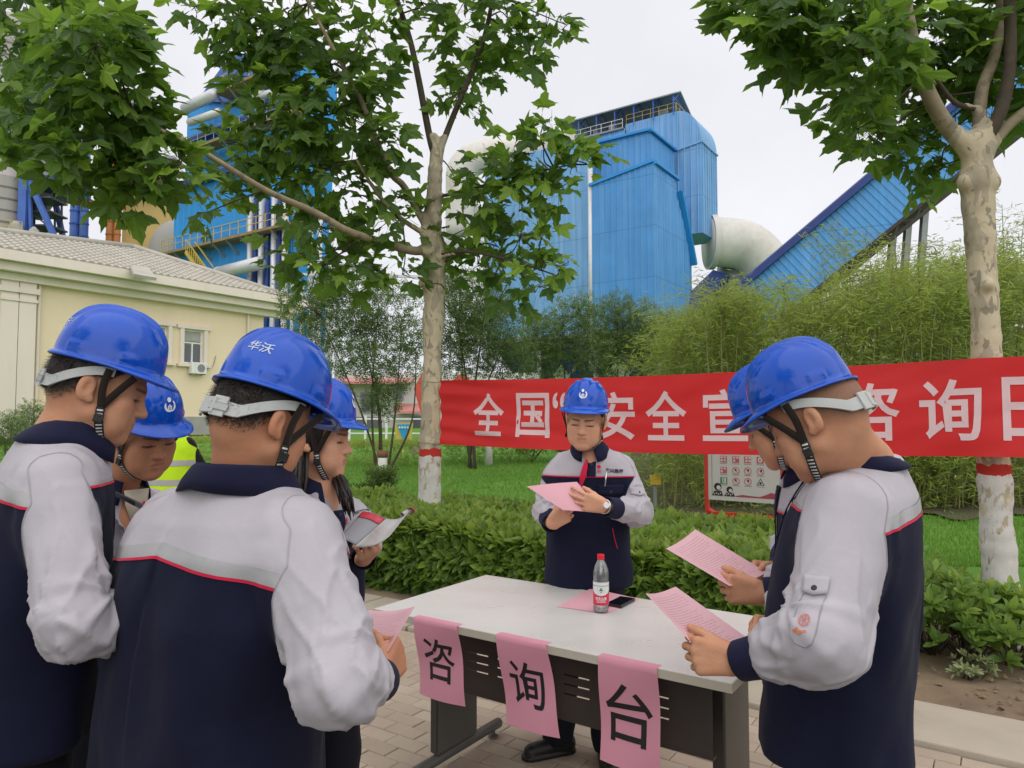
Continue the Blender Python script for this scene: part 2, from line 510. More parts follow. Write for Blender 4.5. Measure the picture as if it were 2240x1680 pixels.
def _helmet_mat():
    t = NT("blue_hard_hat_plastic"); vec = t.coord("Object")
    o = t.ramp(t.noise(vec, 7, 4), [(0.3, (0.002, 0.062, 0.42)), (0.7, (0.003, 0.074, 0.50))])
    o = t.mix(t.ramp(t.noise(vec, 11, 7, .72), [(.52, (0, 0, 0)), (.75, (.20,) * 3)]), o, (.10, .14, .30))
    sq = t.noise(t.coord("Object", (14, 90, 50)), 5, 2, .5, .6); o = t.mix(t.ramp(sq, [(.72, (0, 0, 0)), (.76, (.30,) * 3)]), o, (.16, .20, .40))
    sc = t.noise(t.coord("Object", (30, 30, 200)), 4, 3)
    t.set(col=o, rough=t.ramp(sc, [(0.35, (0.06,) * 3), (0.75, (0.26,) * 3)]), spec=0.42, coat=0.0)
    t.b.inputs["Coat Roughness"].default_value = 0.06
    t.bump(t.noise(vec, 26, 3), 0.05, 0.004); return t.m
HELMET_BLUE = _helmet_mat()
HELMET_WHITE = mat("white_print", (0.78, 0.80, 0.84), 0.4)
BAND_GREY = mat("grey_band_plastic", (0.46, 0.47, 0.46), 0.45, 0.06, 20, 0.05, 90)
STRAP_BROWN = cloth_mat("dark_brown_webbing", (0.022, 0.015, 0.011))
def _strap_striped():
    t = NT("striped_webbing"); s = t.attr("run")
    f = t.math('GREATER_THAN', t.math('FRACT', t.math('MULTIPLY', s, 1 / 0.0085)), 0.58)
    e = t.math('LESS_THAN', t.math('ABSOLUTE', t.attr("across")), 0.72)
    t.set(col=t.mix(t.math('MULTIPLY', f, e), (0.012, 0.010, 0.010), (0.62, 0.62, 0.63)), rough=0.7); return t.m
STRAP_STRIPED = _strap_striped()

def dirs(yaw):
    a = R(yaw); return V3([math.sin(a), math.cos(a), 0]), V3([math.cos(a), -math.sin(a), 0])
def rotm(yaw, pitch=0, roll=0):
    """columns: right, forward, up. pitch>0 looks down, roll>0 tips to the wearer's right"""
    f, r = dirs(yaw); u = ZU.copy()
    a = R(pitch); f2 = f * math.cos(a) - u * math.sin(a); u2 = u * math.cos(a) + f * math.sin(a)
    b = R(roll); r3 = r * math.cos(b) - u2 * math.sin(b); u3 = u2 * math.cos(b) + r * math.sin(b)
    return np.stack([r3, f2, u3], 1)

def head_sdf(q, neck_l, female=False, wide=1.0):
    k = wide
    d = s_ell(q, (0, -.006, .035), (.0775 * k, .097, .090))
    d = smin(d, s_ell(q, (0, -.045, .005), (.066 * k, .058, .070)), .03)
    d = smin(d, s_ell(q, (0, .034, -.030), (.060 * k, .058, .074)), .03)
    jr = .020 if not female else .016
    for sx in (-1, 1):
        d = smin(d, s_cap(q, (sx * .052 * k, .012, -.055), (sx * .016, .070, -.093), jr, .017), .030)
        d = smin(d, s_ell(q, (sx * .043 * k, .062, -.020), (.027, .024, .026)), .022)
        d = smin(d, s_ell(q, (sx * .038 * k, .060, -.060), (.026, .026, .030)), .025)
        d = smin(d, s_cap(q, (sx * .012, .086, .022), (sx * .044, .070, .024), .010, .009), .016)
    d = smin(d, s_ell(q, (0, .074, -.094), (.021, .018, .016)), .016)
    d = smin(d, s_ell(q, (0, .080, -.057), (.026, .017, .024)), .016)
    for sx in (-1, 1):
        d = smax(d, -s_ell(q, (sx * .031, .096, .004), (.020, .014, .012)), .012)
        d = smin(d, s_ell(q, (sx * .031, .0745, .0035), (.0165, .0135, .0125)), .005)
        d = smin(d, s_cap(q, (sx * .018, .0865, -.001), (sx * .044, .0780, -.001), .0028), .003)
    d = smin(d, s_cap(q, (0, .086, .014), (0, .104, -.024), .0080, .0105), .011)
    d = smin(d, s_ell(q, (0, .107, -.0285), (.0125, .0105, .0095)), .008)
    for sx in (-1, 1):
        d = smin(d, s_ell(q, (sx * .0135, .0955, -.031), (.0085, .0100, .0075)), .006)
        d = smax(d, -s_ell(q, (sx * .0065, .1010, -.040), (.0038, .0060, .0035)), .003)
    d = smin(d, s_cap(q, (-.015, .0905, -.0535), (.015, .0905, -.0535), .0062), .006)
    d = smin(d, s_cap(q, (-.013, .0900, -.0645), (.013, .0900, -.0645), .0068), .006)
    d = smax(d, -s_cap(q, (-.022, .0985, -.0590), (.022, .0985, -.0590), .0022), .003)
    for sx in (-1, 1):
        e = s_ell(q, (sx * .0830 * k, -.010, -.004), (.0095, .0185, .031), rotm(sx * 18, 0, 0).T @ np.eye(3))
        e = smax(e, -s_ell(q, (sx * .0925 * k, -.003, -.002), (.0075, .0100, .0170)), .004)
        e = smin(e, s_ell(q, (sx * .0790 * k, .003, -.026), (.007, .009, .010)), .006)
        d = smin(d, e, .004)
    nr = (.052, .062) if not female else (.044, .052)
    d = smin(d, s_cap(q, (0, -.026, -.045), neck_l, *nr), .030)
    d = smin(d, s_cap(q, (0, .000, -.075), neck_l + V3([0, .012, 0]), nr[0] * .78), .030)
    return d
def head_tone(q, female, shaved):
    lip = np.minimum(s_cap(q, (-.016, .095, -.0545), (.016, .095, -.0545), .0065), s_cap(q, (-.014, .095, -.0645), (.014, .095, -.0645), .0070))
    t0 = np.clip(-lip / .004, 0, 1) * (0.75 if female else 0.42)
    t0 = np.where(np.abs(q[:, 2] + .0592) < .0022, t0 * 1.0, t0)
    brow = np.full(len(q), 1.0); lash = np.full(len(q), 1.0)
    for sx in (-1, 1):
        brow = np.minimum(brow, s_cap(q, (sx * .014, .098, .0215), (sx * .047, .080, .0245), .0062, .0045))
        lash = np.minimum(lash, s_cap(q, (sx * .016, .0925, -.0010), (sx * .046, .0800, -.0020), .0046))
    mouthline = s_cap(q, (-.019, .0950, -.0592), (.019, .0950, -.0592), .0030)
    t1 = np.maximum(np.clip(-brow / .0028, 0, 1) * .78, np.clip(-lash / .0016, 0, 1) * .9)
    t1 = np.maximum(t1, np.clip(-mouthline / .002, 0, 1) * .55)
    line = np.interp(q[:, 1], [-.12, -.06, -.03, .0, .03, .06, .09], [-.050, -.050, -.030, .020, .020, .055, .075])
    amt = .55 if shaved else .95
    t2 = np.clip((q[:, 2] - line) / .035, 0, 1) * amt * (np.abs(q[:, 0]) < .083)
    return np.stack([t0, t1, t2], 1)

def make_head(C, M, N, female=False, shaved=False, chest=None, h=.0036, hs=1.0):
    nl = (N - C) @ M / hs
    lo = np.minimum(V3([-.108, -.125, -.150]), nl - V3([.075, .075, .02]))
    hi = np.maximum(V3([.108, .135, .140]), nl + V3([.075, .075, .02]))
    if chest is not None:
        cl = (chest[0] - C) @ M / hs; lo = np.minimum(lo, cl - chest[1] * 1.05); hi = np.maximum(hi, cl + chest[1] * 1.05)
    def fn(q):
        d = head_sdf(q, nl, female, 0.94 if female else 1.0)
        if chest is not None: d = smin(d, s_ell(q @ M.T * hs + C, chest[0], V3(chest[1]), chest[2]), .04)
        return d
    v, Q = surface_nets(fn, lo, hi, h)
    T = quads_to_tris(Q); v = smooth_v(v, T, 1, 0.4)
    return v @ M.T * hs + C, T, head_tone(v, female, shaved)

def make_hand(W, d, n, side, curl=((55, 70, 35),) * 4, thumb=(20, 15), spread=4, scale=1.0, fore=None, h=.0025, tdir=(.80, .42, .34)):
    """hand with palm, four jointed fingers and thumb; d: wrist to knuckles, n: way the palm faces"""
    d = unit(d); n = unit(V3(n) - d * np.dot(n, d)); t = np.cross(d, n) if side == 'R' else np.cross(n, d)
    s = scale; pal = []; fing = []
    base = [(.090, .0310), (.094, .0105), (.089, -.0105), (.080, -.0295)]
    leng = [(.040, .024, .020), (.045, .028, .021), (.041, .026, .020), (.032, .019, .018)]
    rad = [.0092, .0095, .0090, .0080]
    for i in range(4):
        k = W + d * base[i][0] * s + t * base[i][1] * s
        pal.append((W + d * .012 * s + t * base[i][1] * .62 * s, k - n * .002, .0145 * s, .0118 * s))
        a = 0; p = k; side_a = R(spread * (1.5 - i)); dd0 = unit(d * math.cos(side_a) + t * math.sin(side_a)); ch = []
        for j in range(3):
            a += R(curl[i][j]); dd = dd0 * math.cos(a) + n * math.sin(a)
            p2 = p + dd * leng[i][j] * s
            ch.append((p, p2, rad[i] * s * (1 - .08 * j), rad[i] * s * (.93 - .10 * j))); p = p2
        fing.append(ch)
    tb = W + d * .026 * s + t * .022 * s; td = unit(d * tdir[0] + t * tdir[1] + n * tdir[2])
    m1 = tb + td * .040 * s; td2 = unit(td + d * .35 + n * math.sin(R(thumb[0]))); m2 = m1 + td2 * .032 * s
    td3 = unit(td2 + d * .25 + n * math.sin(R(thumb[1]))); m3 = m2 + td3 * .025 * s
    th = [(tb, m1, .0150 * s, .0118 * s), (m1, m2, .0112 * s, .0102 * s), (m2, m3, .0102 * s, .0080 * s)]
    fo = W - d * .05 if fore is None else V3(fore)
    allp = [W, fo] + [c[1] for ch in fing for c in ch] + [m3, m2] + [c[1] for c in pal]
    lo, hi = np.min(allp, 0) - .034, np.max(allp, 0) + .034
    def fn(q):
        e = s_cap(q, fo, W + d * .004, .031 * s, .027 * s)
        for c in pal: e = smin(e, s_cap(q, *c), .014)
        e = smin(e, s_cap(q, tb, W + d * .075 * s + t * .02 * s + n * .004, .013 * s, .009 * s), .012)
        tt = None
        for c in th: x = s_cap(q, *c); tt = x if tt is None else smin(tt, x, .006)
        e = smin(e, tt, .010)
        for ch in fing:
            f = None
            for j, c in enumerate(ch):
                x = s_cap(q, *c); f = x if f is None else smin(f, x, .004)
            e = smin(e, f, .0045)
        return e
    v, Q = surface_nets(fn, lo, hi, h); T = quads_to_tris(Q)
    return smooth_v(v, T, 1, .4), T

PROF_T = [0, .15, .35, .6, .78, .87, .93, .975, 1.0]
PROF_A = [.212, .208, .203, .210, .198, .160, .118, .086, .072]
PROF_B = [.150, .148, .146, .142, .130, .112, .092, .078, .070]
class Torso:
    def __init__(s, N, pelvis, yaw, zh=None, sc=1.0, hunch=1.5, fat=1.0, ztop=0.0):
        s.N = V3(N); s.zh = (s.N[2] - .70) if zh is None else zh; s.zn = s.N[2] + ztop
        s.ch = V3([pelvis[0], pelvis[1], s.zh]); s.f, s.r = dirs(yaw); s.sc = sc; s.h = hunch; s.fat = fat; s.yaw = yaw
    def ab(s, t):
        return np.interp(t, PROF_T, PROF_A) * s.sc, np.interp(t, PROF_T, PROF_B) * s.sc * s.fat
    def centre(s, t):
        tt = np.clip(t, 0, 1) ** s.h
        return s.ch[None, :2] + tt[:, None] * (s.N - s.ch)[None, :2]
    def local(s, p):
        t = (p[:, 2] - s.zh) / (s.zn - s.zh)
        c = s.centre(t); q = p[:, :2] - c
        return q @ s.r[:2], q @ s.f[:2], t
    def sdf(s, p, grow=0.0):
        x, y, t = s.local(p); a, b = s.ab(np.clip(t, 0, 1)); a = a + grow; b = b + grow
        n = 2.35; q = ((np.abs(x) / a) ** n + (np.abs(y) / b) ** n + 1e-12) ** (1 / n)
        d = (q - 1) * np.minimum(a, b) * .92
        d = smax(d, (s.zh - p[:, 2]), .012); d = smax(d, p[:, 2] - s.zn, .012)
        return d
    def shoulder(s, side):
        sg = 1 if side == 'R' else -1
        t = .825; c = s.centre(np.array([t]))[0]
        return V3([c[0], c[1], s.zh + t * (s.zn - s.zh)]) + s.r * sg * .150 * s.sc

def tri_obj(name, v, T, m, parent, attrs=None, smooth=True):
    return mesh_obj(name, v, np.ascontiguousarray(T), m, parent, smooth=smooth, attrs=attrs)
def nearest(v, p):
    return int(np.argmin(((v - p) ** 2).sum(1)))
def drape(pts2, c, a, b, sv, sn, off=.003):
    """lay a flat pattern (n,2) on a surface given by vertices sv / normals sn round point c"""
    c = V3(c); a = V3(a); b = V3(b)
    m = ((sv - c) ** 2).sum(1) < .16 ** 2
    if not m.any(): m = np.ones(len(sv), bool)
    sv, sn = sv[m], sn[m]; n0 = sn[nearest(sv, c)]
    a = unit(a - n0 * np.dot(a, n0)); b = unit(b - n0 * np.dot(b, n0) - a * np.dot(a, b))
    out = []
    for x, y in pts2:
        p = c + a * x + b * y
        w = ((sv - p) ** 2).sum(1)
        k = np.argsort(w)[:6]; ww = 1 / (w[k] + 1e-5); ww /= ww.sum()
        nn = unit((sn[k] * ww[:, None]).sum(0)); pp = (sv[k] * ww[:, None]).sum(0)
        # keep the in-plane position, take the height of the surface
        hgt = np.dot(pp - p, nn)
        out.append(p + nn * (hgt + off))
    return np.array(out)
def grid2(w, h, nx, ny):
    xs = np.linspace(-w / 2, w / 2, nx); ys = np.linspace(-h / 2, h / 2, ny)
    pts = [(x, y) for y in ys for x in xs]
    fs = [(j * nx + i, j * nx + i + 1, (j + 1) * nx + i + 1, (j + 1) * nx + i) for j in range(ny - 1) for i in range(nx - 1)]
    return pts, fs
def thicken(o, t):
    md = o.modifiers.new("thickness", 'SOLIDIFY'); md.thickness = t; md.offset = 1.0; return o

# ---------------------------------------------------------------- hard hat
class Hat:
    a, bf, bb, hh, n = .104, .121, .120, .131, 2.3
    def __init__(s, C, M, tilt=-6, lift=.060):
        ang = R(tilt)   # tilt about the wearer's left-right axis (negative: brim up)
        r, f, u = M[:, 0], M[:, 1], M[:, 2]
        f2 = f * math.cos(ang) - u * math.sin(ang); u2 = u * math.cos(ang) + f * math.sin(ang)
        s.M = np.stack([r, f2, u2], 1); s.O = C + u * lift + f * .004
    def w(s, q): return np.asarray(q) @ s.M.T + s.O
    def surf(s, th, psi, off=0.0):
        th = np.asarray(th, float); psi = np.asarray(psi, float)
        b = np.where(np.cos(th) > 0, s.bf, s.bb)
        rho = np.sin(psi) ** (2 / s.n); z = s.hh * np.maximum(np.cos(psi), 0) ** (2 / s.n)
        x = (s.a + off) * rho * np.sin(th); y = (b + off) * rho * np.cos(th)
        # crown ridges: one broad band, two narrow ones beside it
        up = np.clip((z - .035) / .05, 0, 1); up = up * up * (3 - 2 * up)
        band = 1 / (1 + np.exp((np.abs(x) - .021) / .0022))
        side = np.exp(-((np.abs(x) - .046) / .0075) ** 2)
        fade = np.clip((.125 - np.abs(y)) / .05, 0, 1)
        lift = (.0095 * band + .0062 * side * np.clip((.09 - np.abs(y + .005)) / .05, 0, 1)) * up * (0.35 + .65 * fade)
        # raised accessory slots near the rim
        side_b = np.zeros_like(x)
        for t0 in (1.15, 2.15):
            for sg in (-1, 1):
                dth = np.abs(np.angle(np.exp(1j * (th - sg * t0))))
                side_b = np.maximum(side_b, (dth < .17) * (z < .030) * (z > .004))
        out = .0034 * side_b
        nx = np.sin(th) * np.sin(psi); ny = np.cos(th) * np.sin(psi); nz = np.cos(psi)
        return np.stack([x + nx * (lift + out), y + ny * (lift + out), z * (1 + off / s.hh) + nz * lift], -1)
    def brim(s, th):
        c = np.clip((np.cos(th) - .08) / .92, 0, 1)
        return .0090 + .034 * c ** 1.1, -.006 - .017 * c ** 1.2
    def build(s, parent, front_logo=False, back_text=None, stripe=True):
        nu, nv = 144, 34
        th = np.linspace(0, 2 * np.pi, nu, endpoint=False); rows = []
        for i in range(nv + 1): rows.append(s.surf(th, np.full(nu, max(.02, np.pi / 2 * i / nv))))
        e, dz = s.brim(th)
        def ring(k, z0, kz):
            q = s.surf(th, np.full(nu, np.pi / 2)); rad = np.stack([np.sin(th), np.cos(th), 0 * th], 1)
            return q * [1, 1, 0] + rad * (e * k)[:, None] + np.stack([0 * th, 0 * th, z0 + dz * kz], 1)
        rows += [ring(.35, -.001, .25), ring(.7, -.0015, .62), ring(1.0, -.001, 1.0), ring(1.04, -.0035, 1.0), ring(1.0, -.0065, 1.0), ring(.6, -.005, .6), ring(-.2, -.004, .1)]
        for i in range(nv // 3, -1, -1): rows.append(s.surf(th, np.full(nu, max(.02, np.pi / 2 * i / (nv // 3))), -.004) - [0, 0, .001])
        v = np.concatenate(rows); k = len(rows)
        f = [(i * nu + j, (i + 1) * nu + j, (i + 1) * nu + (j + 1) % nu, i * nu + (j + 1) % nu) for i in range(k - 1) for j in range(nu)]
        f += [tuple(range(nu)), tuple((k - 1) * nu + j for j in range(nu - 1, -1, -1))]
        hat = mesh_obj("hard_hat", s.w(v), f, HELMET_BLUE, parent, smooth=True)
        if front_logo: s.logo(hat)
        if back_text: s.letters(hat, back_text)
        return hat
    def put(s, pts, off=.0012):
        """pts (n,2): (arc metres from the front/back centre line, height) -> surface, th0 given by sign convention"""
        pass
    def onto(s, pts, th0, z0, off=.0012):
        out = []
        for x, y in pts:
            z = np.clip((z0 + y) / s.hh, 0, .999); psi = np.arccos(z ** (s.n / 2))
            rr = s.a * .55 + (s.bf if math.cos(th0) > 0 else s.bb) * .45
            th = th0 - x / (rr * np.sin(psi) ** (2 / s.n))
            out.append(s.surf(np.array([th]), np.array([psi]), off)[0])
        return s.w(np.array(out))
    def logo(s, hat):
        """white figure emblem: round head, sweeping arm ring, three bars"""
        mb = MB(); z0 = .062
        def poly(pts): mb.add(s.onto(pts, 0.0, z0), [tuple(range(len(pts)))])
        poly([(.0 - .002 + .0062 * math.cos(t), .0125 + .0062 * math.sin(t)) for t in np.linspace(0, 2 * np.pi, 14, endpoint=False)])
        for a0, a1, r0 in ((150, 290, .0160), (-70, 55, .0170)):
            aa = np.linspace(R(a0), R(a1), 12); w = [.0016 + .0022 * math.sin(np.pi * i / 11) for i in range(12)]
            pin = [((r0 - w[i]) * math.cos(t), -.004 + (r0 - w[i]) * math.sin(t) * .92) for i, t in enumerate(aa)]
            pout = [((r0 + w[i]) * math.cos(t), -.004 + (r0 + w[i]) * math.sin(t) * .92) for i, t in enumerate(aa)]
            pts = s.onto(pin + pout, 0.0, z0); mb.add(pts, [(i, i + 1, 13 + i, 12 + i) for i in range(11)])
        for x, y0, y1 in ((-.0062, -.018, -.004), (-.0008, -.018, .001), (.0048, -.018, -.004)):
            poly([(x - .0017, y0), (x + .0017, y0), (x + .0017, y1), (x - .0017, y1)])
        poly([(-.006, -.0055), (.005, -.0055), (.005, -.0025), (-.006, -.0025)])
        mb.build("emblem", HELMET_WHITE, hat)
    def letters(s, hat, body):
        v, f = text_mesh(body, .0245, .012)
        v = v * [1.12, 1]
        o = mesh_obj("lettering", s.onto(v, math.pi - s.toff, .068), f, mat("faded_white_print", (.50, .56, .68), .45), hat)
    def harness(s, parent, hat, C, M, chin=True, ratchet=True):
        L = lambda q: np.asarray(q, float) @ M.T + C
        # nape band
        if ratchet:
            n = 41; ph = np.linspace(-1.95, 1.95, n); vs = []
            for i, a in enumerate(ph):
                k = (1 - abs(a) / 1.95); kk = k * k * (3 - 2 * k)
                zc = .044 - .056 * np.clip(kk * 1.5, 0, 1); hw = .0105 + .0045 * kk
                x, y = .0860 * math.sin(a), -.0060 - .1020 * math.cos(a)
                if abs(a) > 1.2: x *= 1.02
                nn = unit([math.sin(a) / .086, -math.cos(a) / .102, 0])
                for (o_, z_) in ((.001, -hw), (.001, hw), (.0055, hw - .001), (.0055, -hw + .001)):
                    vs.append(V3([x, y, zc + z_]) + nn * o_)
            fs = [(i * 4 + j, i * 4 + (j + 1) % 4, (i + 1) * 4 + (j + 1) % 4, (i + 1) * 4 + j) for i in range(n - 1) for j in range(4)]
            mb = MB().add(L(vs), fs); band = mb.build("headband", BAND_GREY, hat, auto=40)
            mb = MB()
            for a0, wd, hg, th in ((.34, .034, .042, .006), (-.34, .034, .042, .006), (0.0, .052, .034, .0065)):
                nn = unit([math.sin(a0) / .086, -math.cos(a0) / .102, 0]); c = V3([.0860 * math.sin(a0), -.006 - .1020 * math.cos(a0), -.0115]) + nn * .006
                mb.box(L(c), (wd, th, hg), M @ np.cross(nn, V3([0, 0, 1])), M @ nn, M[:, 2])
            for i in range(15):
                a0 = -.20 + i * .42 / 14 + .32
                nn = unit([math.sin(a0) / .086, -math.cos(a0) / .102, 0]); c = V3([.0860 * math.sin(a0), -.006 - .1020 * math.cos(a0), -.013]) + nn * .0103
                mb.box(L(c), (.0014, .002, .015), M @ np.cross(nn, V3([0, 0, 1])), M @ nn, M[:, 2])
            mb.build("ratchet", BAND_GREY, hat, bevel=.0022)
        if not chin: return
        def ribbon(name, pts, w, m, wdir):
            pts = [V3(p) for p in pts]; fine = []
            for i in range(len(pts) - 1):
                for t in np.linspace(0, 1, 9)[:-1]:
                    p0 = pts[max(i - 1, 0)]; p1 = pts[i]; p2 = pts[i + 1]; p3 = pts[min(i + 2, len(pts) - 1)]
                    fine.append(.5 * ((2 * p1) + (-p0 + p2) * t + (2 * p0 - 5 * p1 + 4 * p2 - p3) * t * t + (-p0 + 3 * p1 - 3 * p2 + p3) * t ** 3))
            fine.append(pts[-1]); vs = []; run = []; acr = []; acc = 0
            for i, p in enumerate(fine):
                tg = unit(fine[min(i + 1, len(fine) - 1)] - fine[max(i - 1, 0)]); wd = V3(wdir); wd = unit(wd - tg * np.dot(wd, tg))
                if i: acc += np.linalg.norm(p - fine[i - 1])
                for k in (-1, 1): vs.append(p + wd * w / 2 * k); run.append(acc); acr.append(k)
            fs = [(2 * i, 2 * i + 1, 2 * i + 3, 2 * i + 2) for i in range(len(fine) - 1)]
            o = mesh_obj(name, L(vs), fs, m, hat, smooth=True, attrs={"run": ('POINT', run), "across": ('POINT', acr)})
            thicken(o, .0018); return o
        for sx in (-1, 1):
            J = V3([sx * .0775, .030, -.036])
            ribbon("side_strap", [(sx * .0930, .074, .046), (sx * .0850, .052, .008), J], .0155, STRAP_BROWN, (0, 1, .25))
            ribbon("side_strap", [(sx * .0960, .022, .048), (sx * .0875, .021, .008), J], .0155, STRAP_BROWN, (0, 1, 0))
            ribbon("chin_strap", [J, (sx * .0740, .036, -.066), (sx * .0540, .046, -.097), (sx * .030, .053, -.117), (0, .055, -.1225)], .0175, STRAP_STRIPED, (0, 1, .45))
            mb = MB().box(L(J + V3([sx * .002, .004, -.024])), (.006, .020, .020), M[:, 0], M[:, 1], M[:, 2]); mb.build("buckle", BLACK_LEATHER, hat, bevel=.0015)

# ---------------------------------------------------------------- whole figure
PEOPLE = []
def person(label, N, pelvis, yaw, C, hyaw, hpitch, arms, hroll=0, skin=SKIN_A, female=False, shaved=False, chest_v=0.0, group="workers in blue hard hats around the table",
           logo=False, back_text=None, yoke=.225, yoke_slope=0.0, sc=1.0, fat=1.0, hunch=1.5, hat_tilt=-6, kind="uniform", feet=None, toe=None, slv=.93, hs=1.08, text_off=.58, res=.0062, zh=None,
           ratchet=True, collar_open=.5, shirt=None, legs_mat=None, hat=True, hres=.0036):
    N, pelvis, C = V3(N), V3(pelvis), V3(C)
    f, r = dirs(yaw); M = rotm(hyaw, hpitch, hroll)
    gz = float(ground_z(pelvis[0], pelvis[1]))
    base = V3([pelvis[0], pelvis[1], gz])
    to = Torso(N, pelvis, yaw, sc=sc, fat=fat, hunch=hunch, zh=zh)
    S = {k: to.shoulder(k) for k in 'LR'}
    # ---- body: head, neck, trunk, limbs and hands in one mesh
    chest = None
    if chest_v: chest = (N + f * .014 - ZU * .135, V3([.092 * sc, .086 * sc * fat, .125]), np.stack([r, f, ZU], 1))
    hv, hT, tone = make_head(C, M, N - ZU * .02, female, shaved, chest, hres, hs)
    hip = {k: V3([pelvis[0], pelvis[1], gz + .90]) + r * (.088 if k == 'R' else -.088) for k in 'LR'}
    if feet is None: feet = {k: V3([*(pelvis[:2] + (r * (.12 if k == 'R' else -.12))[:2]), gz]) for k in 'LR'}
    def low(q):
        d = to.sdf(q, -.022)
        for k in 'LR':
            E, W = arms[k]['E'], arms[k]['W']; Wd = unit(W - E)
            d = smin(d, smin(s_cap(q, S[k], E, .050, .040), s_cap(q, E, W - Wd * .03, .040, .026), .02), .03)
            kn = (hip[k] + feet[k]) / 2 + f * .02
            d = smin(d, smin(s_cap(q, hip[k], kn, .075, .052), s_cap(q, kn, feet[k] + ZU * .08, .050, .036), .02), .03)
        return d
    pts = [N, *S.values(), *feet.values(), *hip.values()] + [arms[k][j] for k in 'LR' for j in 'EW']
    lo, hi = np.min(pts, 0) - .16, np.max(pts, 0) + .16
    bv, bQ = surface_nets(low, lo, hi, .022); bT = quads_to_tris(bQ)
    vs, ts, tn = [hv, bv], [hT, bT + len(hv)], [tone, np.zeros((len(bv), 3))]
    n = len(hv) + len(bv)
    for k in 'LR':
        A = arms[k]
        if 'd' not in A: continue
        E, W = A['E'], A['W']
        v, T = make_hand(W, A['d'], A['n'], k, fore=W - unit(W - E) * .06, **A.get('kw', {}))
        vs.append(v); ts.append(T + n); tn.append(np.zeros((len(v), 3))); n += len(v)
    body = mesh_obj("person", np.concatenate(vs), np.ascontiguousarray(np.concatenate(ts)), skin, loc=base, smooth=True, attrs={"tone": ('POINT', np.concatenate(tn))})
    tag(body, label, "person", group); PEOPLE.append(body)
    # ---- hair
    def hair_fn(q):
        d = np.minimum(s_ell(q, (0, -.008, .037), (.0815, .1005, .093)), s_ell(q, (0, -.046, .006), (.070, .0600, .073)))
        line = np.interp(q[:, 1], [-.12, -.06, -.03, .005, .02, .06, .09], [-.018, -.018, -.005, .028, .020, .058, .080])
        return smax(d + .0012 * vnoise(q * 160), line - q[:, 2], .006)
    if not shaved:
        v, Q = surface_nets(hair_fn, V3([-.1, -.13, -.07]), V3([.1, .11, .14]), .0055)
        mesh_obj("hair", v @ M.T * hs + C, Q, HAIR, body, smooth=True)
    if not shaved and not female and kind == "uniform":
        rgh = np.random.default_rng(int(abs(N[0]) * 999)); q = (hv - C) @ M / hs; okv = np.where((tone[:, 2] > .12) & (q[:, 2] < .075) & (np.abs(q[:, 0]) < .088) & (q[:, 1] < .045))[0]
        pk = okv[rgh.integers(0, len(okv), 5200)]; keep = rgh.random(len(pk)) < tone[pk, 2] * 1.3; pk = pk[keep]; nn_ = vert_normals(hv, hT)[pk]
        b_ = hv[pk] + rgh.normal(0, .0012, (len(pk), 3)); dd_ = nn_ * .55 - M[:, 2] * .75 - M[:, 1] * .35 + rgh.normal(0, .28, (len(pk), 3)); dd_ /= np.linalg.norm(dd_, axis=1, keepdims=True)
        wv = np.cross(dd_, nn_); wv /= np.linalg.norm(wv, axis=1, keepdims=True) + 1e-9; ln_ = (.004 + .010 * rgh.random((len(pk), 1))) * (.4 + tone[pk, 2:3])
        tri = np.stack([b_ - wv * .0006, b_ + wv * .0006, b_ + dd_ * ln_], 1).reshape(-1, 3)
        tag(mesh_obj("hair_strands", tri, np.arange(len(tri)).reshape(-1, 3), HAIR, body), kind="stuff")
    # ---- jacket
    vest = kind == "vest"
    def sleeve(q, k):
        E, W = arms[k]['E'], arms[k]['W']; Wd = unit(W - E); We = W - Wd * .098
        g = .9 if female else slv
        return smin(s_cap(q, S[k], E, .074 * g, .066 * g), s_cap(q, E, We, .066 * g, .050 * g), .03)
    def jac(q):
        d = to.sdf(q)
        sl = np.minimum(sleeve(q, 'L'), sleeve(q, 'R'))
        d = smin(d, sl, .05)
        if chest_v:
            x, y, t = to.local(q); zz = (q[:, 2] - (N[2] - chest_v)) / chest_v
            w = .006 + .046 * np.clip(zz, 0, 1.2); w = np.where(zz < 0, zz * .2, w)
            cut = np.maximum(np.maximum(np.abs(x) - w, -y), -(d + .030))
            d = np.maximum(d, -cut)
        return d
    pts = [N, *S.values(), V3([*to.ch[:2], to.zh])] + [arms[k][j] for k in 'LR' for j in 'EW']
    lo, hi = np.min(pts, 0) - V3([.24, .24, .10]), np.max(pts, 0) + V3([.24, .24, .08]); lo[2] = min(to.zh - .03, lo[2])
    v, Q = surface_nets(jac, lo, hi, res); T = quads_to_tris(Q); v = smooth_v(v, T, 2, .5)
    nrm = vert_normals(v, T)
    x, y, t = to.local(v); sdt = to.sdf(v); sl = {k: sleeve(v, k) for k in 'LR'}
    slm = np.minimum(sl['L'], sl['R'])
    # folds: diagonal round the elbow, long soft drapes on the trunk
    disp = np.zeros(len(v)); seed = float(np.sum(N) * 13)
    for k in 'LR':
        E, W = arms[k]['E'], arms[k]['W']; Wd = unit(W - E); Ud = unit(E - S[k])
        on = np.clip((sdt - sl[k]) / .03, 0, 1)
        L1 = np.linalg.norm(E - S[k]); L2 = np.linalg.norm(W - E)
        h1 = np.clip((v - S[k]) @ Ud, 0, L1); h2 = np.clip((v - E) @ Wd, 0, L2)
        s_ = h1 + h2; bis = unit(Wd - Ud); rel = v - np.where((h2 > 0)[:, None], E + Wd * h2[:, None], S[k] + Ud * h1[:, None])
        inner = rel @ bis / .07                                  # +1 inside of the bend
        crs = rel @ unit(np.cross(Ud, Wd) + 1e-6) / .07
        wob = .55 * vnoise(v * 7 + seed) + .25 * vnoise(v * 17 + seed)
